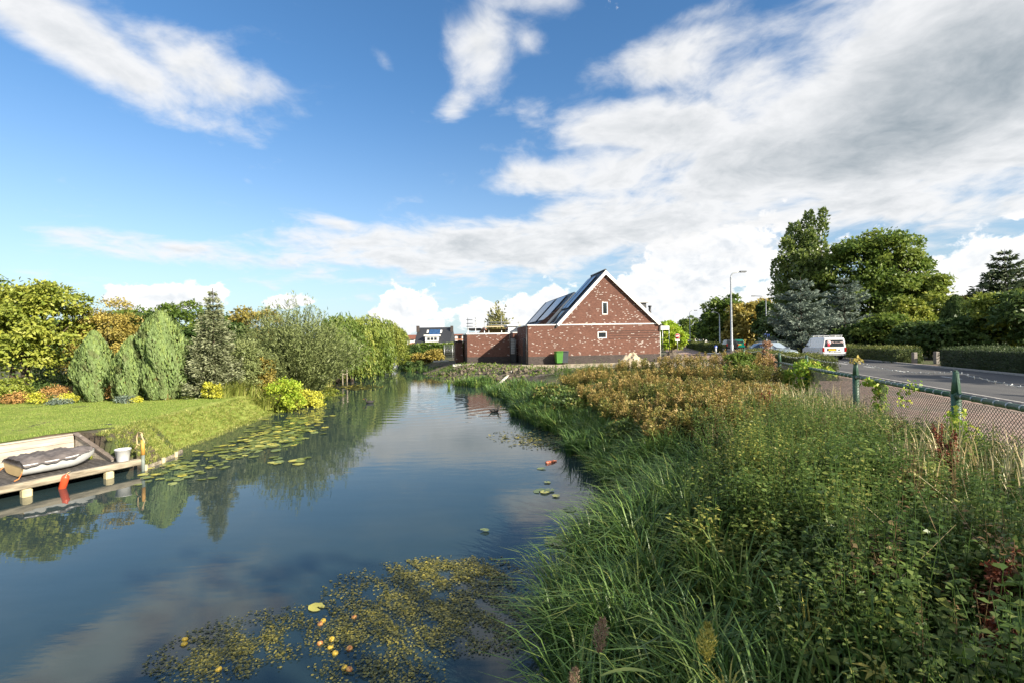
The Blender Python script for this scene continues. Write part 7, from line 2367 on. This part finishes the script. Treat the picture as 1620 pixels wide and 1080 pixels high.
# low thickets that break up the weeds; each top shows at the given pixel
BRAM = leaf_mat('bramble_leaf', [(0.03, 0.055, 0.014), (0.06, 0.095, 0.024), (0.12, 0.15, 0.04), (0.20, 0.13, 0.05)], 0.35, 0.4, 0.45)
PALE = leaf_mat('pale_weed_leaf', [(0.07, 0.10, 0.025), (0.14, 0.165, 0.045), (0.25, 0.25, 0.09), (0.34, 0.31, 0.15)], 0.35)
for i, (px, py, d, w_, mm, lf, n_, lab) in enumerate((
        (1010, 706, 11.0, 0.75, BRAM, 0.075, 2600, 'dark bramble thicket behind the reeds below the goldenrod'), (1105, 700, 9.8, 0.7, BRAM, 0.07, 2600, 'bramble thicket in the middle of the bank below the goldenrod'), (875, 628, 18.5, 0.9, BRAM, 0.11, 2000, 'dark bramble thicket at the water end of the goldenrod'),
        (905, 655, 16.2, 0.8, BRAM, 0.10, 2000, 'low bramble thicket between the reeds and the goldenrod'), (1300, 690, 8.2, 0.55, PALE, 0.05, 2800, 'pale feathery weed bush halfway along the near fence'), (1395, 700, 7.4, 0.5, PALE, 0.045, 2800, 'pale green weed bush left of the nearest post'),
        (1180, 755, 7.4, 0.5, PALE, 0.05, 2500, 'pale flecked weed bush above the sedge'), (1290, 795, 5.6, 0.42, BRAM, 0.055, 2600, 'dark bramble mound in the middle of the near bank'), (1430, 800, 4.9, 0.38, PALE, 0.042, 2600, 'light weed mound right of the dark bramble mound'),
        (1345, 905, 3.7, 0.26, BRAM, 0.05, 1900, 'bramble mound low in the shade'), (1520, 835, 3.9, 0.3, PALE, 0.04, 2200, 'light weed mound close to the right edge'), (1600, 900, 3.0, 0.26, BRAM, 0.05, 1900, 'bramble spray at the right picture edge'))):
    x_ = (px - CX) * d / FOC
    zb = float(gz(x_, d))
    h_ = min(1.5, max(0.55, at_d(px, py, d).z - zb))
    tree('bramble_bush' if mm is BRAM else 'weed_bush', lab, (x_, d, zb), [(0, 0, h_ * 0.55, w_, w_ * 0.85, h_ * 0.46), (w_ * 0.55, -0.1, h_ * 0.4, w_ * 0.6, w_ * 0.6, h_ * 0.36), (-w_ * 0.5, 0.1, h_ * 0.42, w_ * 0.6, w_ * 0.6, h_ * 0.38)], n_, lf, mm, 600 + i, cat='shrub', r=0.012, pr=0.34, puffs=30, fill=0.3, tone=(0.0, 0.9), h=h_ * 0.6)

# ---- left bank grasses
L = Leaves()
n = 3400
y = rng.uniform(10.9, 22, n)
x = xl(y) - rng.uniform(0.0, 1.25, n)
ok = jetty_pit(x, y) < 0.05
x, y = x[ok], y[ok]
n = len(x)
tufts(L, x, y, 12, rng.uniform(0.04, 0.14, n), 0.011, 0.08, rng.random(n), bend=(0.3, 1.1))
y = rng.uniform(20, 62, 700)
x = xl(y) - rng.uniform(-0.1, 1.6, 700)
tufts(L, x, y, 16, rng.uniform(0.3, 0.85, 700), 0.04, 0.2, rng.random(700), bend=(0.2, 0.9))
tag(L.build('bank_grass', ROUGH), kind='stuff')
L = Leaves()
n = 60000
y = 9.8 + 9.2 * rng.random(n) ** 0.9
x = np.where(y < 11.9, board_x(y) - 0.03, np.minimum(xl(y) - slope_w(y), np.interp(y, [11.9, 12.7], [-10.75, -9.9]))) - 14 * rng.random(n) ** 1.3
a = rng.uniform(0, 2 * PI, n)
L.blade(np.stack([x, y, gz(x, y) + 0.005], 1), np.stack([np.cos(a), np.sin(a), np.zeros(n)], 1), rng.uniform(0.025, 0.06, n), 0.008, rng.uniform(0.3, 1.0, n), rng.random(n))
tag(L.build('lawn_grass', LAWNB), kind='stuff')
for i, (px, d, n, h, lab) in enumerate(((372, 19.8, 110, 0.95, 'arching ornamental grass with straw tips at the spruce foot'), (418, 20.2, 120, 0.75, 'rounded mound of olive sedge on the bank'), (352, 19.0, 70, 0.8, 'smaller straw coloured grass left of the arching one'), (445, 20.8, 90, 0.7, 'olive sedge mound at the water below the lime bush'))):
    c = lb(px, d)
    clump('ornamental_grass', lab, px, 0, d, n * 4, h, 0.018, ROUGH, 461 + i, 0.30, (0.3, 1.1), 'grass')
    bpy.data.objects[[o.name for o in COL.objects if o.name.startswith('ornamental_grass')][-1]].location = (c.x, d, c.z - 0.02)
# patch of bright cover beside the jetty wall, and the bank foot in the sun
leafy('bright_groundcover', 'bright green ground cover beside the sloping jetty wall', 152, 716, 11.6, 420, 0.06, LIME, 471, 0.45, 0.10)
bare = mound('bare_soil_patch', 'small dark bare patch of turf cloth beside the jetty wall', (-10.75, 12.75, -0.13), 0.5, 0.30, 0.06, mat('dark_turf_cloth', (0.05, 0.048, 0.05), 0.9, var=0.3), 9, 'soil patch')

# site bank: clods and sparse greens
L = Leaves()
n = 2600
y = rng.uniform(28, 44, n)
x = xr(y) + rng.uniform(0.1, 6.5, n) * np.where(y < 36, 1, 0.8)
s = rng.uniform(0.06, 0.2, n)
L.leaf(np.stack([x, y, gz(x, y) + rng.uniform(0, 0.18, n)], 1), rng.normal(size=(n, 3)) + np.array([0, 0, 0.8]), rng.normal(size=(n, 3)) + np.array([0, -0.3, 0.7]), s, s * 0.6, rng.random(n) * 0.9)
tag(L.build('site_weeds', G_LEAF), kind='stuff')
rg = random.Random(77)
cl = MB()
for i in range(420):
    yy = rg.uniform(29, 41)
    xx = float(xr(yy)) + rg.uniform(0.6, 5.5)
    r_ = rg.uniform(0.04, 0.16)
    zz = float(gz(xx, yy)) + r_ * 0.3
    cl.box(xx - r_, xx + r_, yy - r_, yy + r_ * rg.uniform(0.6, 1.4), zz - r_ * 0.6, zz + r_ * rg.uniform(0.4, 0.9), Matrix.Translation((xx, yy, zz)) @ Matrix.Rotation(rg.uniform(0, 3), 4, Vector((rg.random(), rg.random(), rg.random() + .1)).normalized()) @ Matrix.Translation((-xx, -yy, -zz)), bev=r_ * 0.35)
tag(cl.build('earth_clods', EARTH), kind='stuff')

# ================================================================== on the water
PAD = leaf_mat('lily_pad_leaf', [(0.08, 0.105, 0.03), (0.14, 0.165, 0.045), (0.22, 0.23, 0.06), (0.33, 0.30, 0.06)], 0.1, 0.3, 0.6)
PADS = []
for i in range(8):
    rr = np.random.default_rng(500 + i)
    L = Leaves()
    L.disc(np.zeros((1, 3)), np.array([1.0]), np.array([rr.random()]) ** 1.5, rr, 14, 0.03)
    PADS.append(L.mesh('lily_pad', PAD, True))
rp2 = random.Random(12)


def pad(x, y, r_, label, group):
    o = link('lily_pad', rp2.choice(PADS))
    o.location = (x, y, WATER + 0.008 + rp2.random() * 0.02)
    o.scale = (r_, r_, r_ * 0.8)
    o.rotation_euler = (rp2.gauss(0, 0.05), rp2.gauss(0, 0.05), rp2.uniform(0, 6.28))
    tag(o, label, 'lily pad', group)

cnt = 0
while cnt < 290:
    px = rp2.gauss(425, 38)
    py = 694 - (px - 425) * 0.30 + rp2.gauss(0, 10)
    p = at_z(px, py, WATER)
    if p.x < float(xl(p.y)) + 0.1 or not (12 < p.y < 22): continue
    pad(p.x, p.y, rp2.uniform(0.075, 0.14), 'round green lily pad in the dense raft along the left bank', 'lily pads along the left bank')
    cnt += 1
cnt = 0
while cnt < 70:
    px, py = rp2.gauss(270, 40), rp2.gauss(738, 12)
    p = at_z(px, py, WATER)
    if p.x < float(xl(p.y)) + 0.15 or px < 215: continue
    pad(p.x, p.y, rp2.uniform(0.06, 0.11), 'dull green lily pad on the dark water beyond the jetty corner', 'lily pads beyond the jetty corner')
    cnt += 1
for i in range(9):
    p = at_z(rp2.uniform(415, 490), 732 - rp2.random() * 8 + rp2.random() * 4, WATER)
    pad(p.x, p.y, rp2.uniform(0.1, 0.16), 'lily pad in the thin outer row off the left raft', 'lily pads in the outer row')
for (px, py) in ((853, 777), (862, 779), (870, 776), (880, 785), (857, 741), (900, 806), (916, 832), (972, 828), (888, 848), (873, 858), (884, 860), (866, 763), (905, 843)):
    p = at_z(px, py, WATER)
    pad(p.x, p.y, rp2.uniform(0.07, 0.12), 'yellow green lily pad floating apart near the right bank', 'loose lily pads near the right bank')
p = at_z(500, 961, WATER)
pad(p.x, p.y, 0.085, 'single bright lily pad left of the floating weed', None)
p = at_z(767, 840, WATER)
pad(p.x, p.y, 0.07, 'lone tiny lily pad in open water', None)
p = at_z(760, 691, WATER)

# floating weed: small leaves over two drifts, and the olive scum at the right bank
FLOAT = leaf_mat('floating_weed_leaf', [(0.030, 0.036, 0.010), (0.075, 0.075, 0.016), (0.135, 0.125, 0.026), (0.28, 0.24, 0.05)], 0.1, 0.35, 0.5, gain=1.3)
L = Leaves()


def drift(n, cx_, cy_, ax, ay, rot, size, dens=1.0):
    u, v = rng.normal(0, 0.5, n), rng.normal(0, 0.5, n)
    k = u ** 2 + v ** 2 < 1.05
    u, v = u[k], v[k]
    px = cx_ + u * ax * math.cos(rot) - v * ay * math.sin(rot)
    py = cy_ + u * ax * math.sin(rot) + v * ay * math.cos(rot)
    uu, vv = px - CX + ROLL * (CY - py), (CY - py) - ROLL * (px - CX)
    ok = vv < -20
    dd = FOC * (EYE - WATER) / -vv[ok]
    x, y = uu[ok] * dd / FOC, dd
    patchy = np.sin(x * 7.3 + np.sin(y * 5.1) * 1.7) * np.sin(y * 6.7 + 1.1 * np.sin(x * 4)) + 0.5 * np.sin(x * 17 + y * 13)
    ok2 = (patchy + rng.normal(0, 0.5, len(x)) > -0.35) & (x < xr(y) + 0.2)
    x, y = x[ok2], y[ok2]
    L.disc(np.stack([x, y, WATER + 0.004 + 0.012 * rng.random(len(x))], 1), size * rng.uniform(0.3, 1.15, len(x)) ** 1.2 * np.clip(y / 6, 0.8, 3), rng.random(len(x)) ** 1.2, rng, 6, 0.25)

drift(14000, 690, 965, 185, 75, 0.08, 0.017)
drift(5500, 720, 905, 110, 26, 0.0, 0.017)
drift(2400, 780, 960, 110, 80, 0.0, 0.017)
drift(6000, 390, 1020, 165, 50, -0.25, 0.017)
drift(1300, 560, 1000, 60, 40, 0, 0.017)
drift(2000, 600, 1060, 110, 50, 0.1, 0.017)
drift(900, 845, 697, 75, 14, 0.1, 0.02)
drift(500, 885, 690, 45, 22, 0.1, 0.022)
drift(600, 480, 640, 40, 5, -0.2, 0.03)
drift(500, 560, 612, 45, 6, 0.0, 0.04)
tag(L.build('floating_weed', FLOAT), kind='stuff')
# windfall apples
APY = mat('yellow_apple_skin', (0.62, 0.42, 0.05), 0.35, var=0.15, scale=25)
APR = mat('red_apple_skin', (0.55, 0.15, 0.06), 0.35, var=0.35, scale=25, col2=(0.62, 0.36, 0.10))
apv = [(0.0, 0.006), (0.008, 0.010), (0.020, 0.012), (0.030, 0.004), (0.0335, -0.008), (0.031, -0.022), (0.022, -0.034), (0.008, -0.038), (0, -0.036)]
apm = {m_: MB().lathe(apv[::-1], 18).mesh('apple', m_) for m_ in (APY, APR)}
stem_me = MB().tube([(0, 0, 0.005), (0.003, 0, 0.022)], 0.0016, 5).mesh('stalk', BARK)
for px, py, m_, lab in ((525, 1012, APY, 'yellow apple floating highest of the near trio'), (523, 1024, APY, 'yellow apple floating in the middle of the near trio'), (531, 1033, APY, 'yellow apple floating lowest of the near trio'), (544, 1057, APY, 'big yellow apple floating alone at the bottom'), (293, 1011, APY, 'yellow apple in the left drift of weed, upper'), (292, 1018, APY, 'yellow apple in the left drift of weed, lower'),
                        (560, 976, APR, 'red apple floating in the weed'), (511, 982, APY, 'yellow apple at the edge of the weed near the bright lily pad'), (506, 987, APR, 'reddish apple touching the yellow one by the bright lily pad'), (506, 1017, APR, 'pinkish apple left of the near trio'), (553, 1026, APR, 'small red apple right of the near trio'), (345, 1059, APY, 'yellow apple at the bottom of the left drift'), (553, 1059, APR, 'small red apple right of the big yellow one')):
    p = at_z(px, py, WATER)
    o = link('apple', apm[m_])
    o.location = (p.x, p.y, WATER + 0.012)
    o.scale = (0.85, 0.85, 0.85)
    o.rotation_euler = (rp2.uniform(-0.6, 0.6), rp2.uniform(-0.6, 0.6), rp2.uniform(0, 6))
    tag(o, lab, 'apple', 'windfall apples floating in the weed')
    link('stalk', stem_me, o)
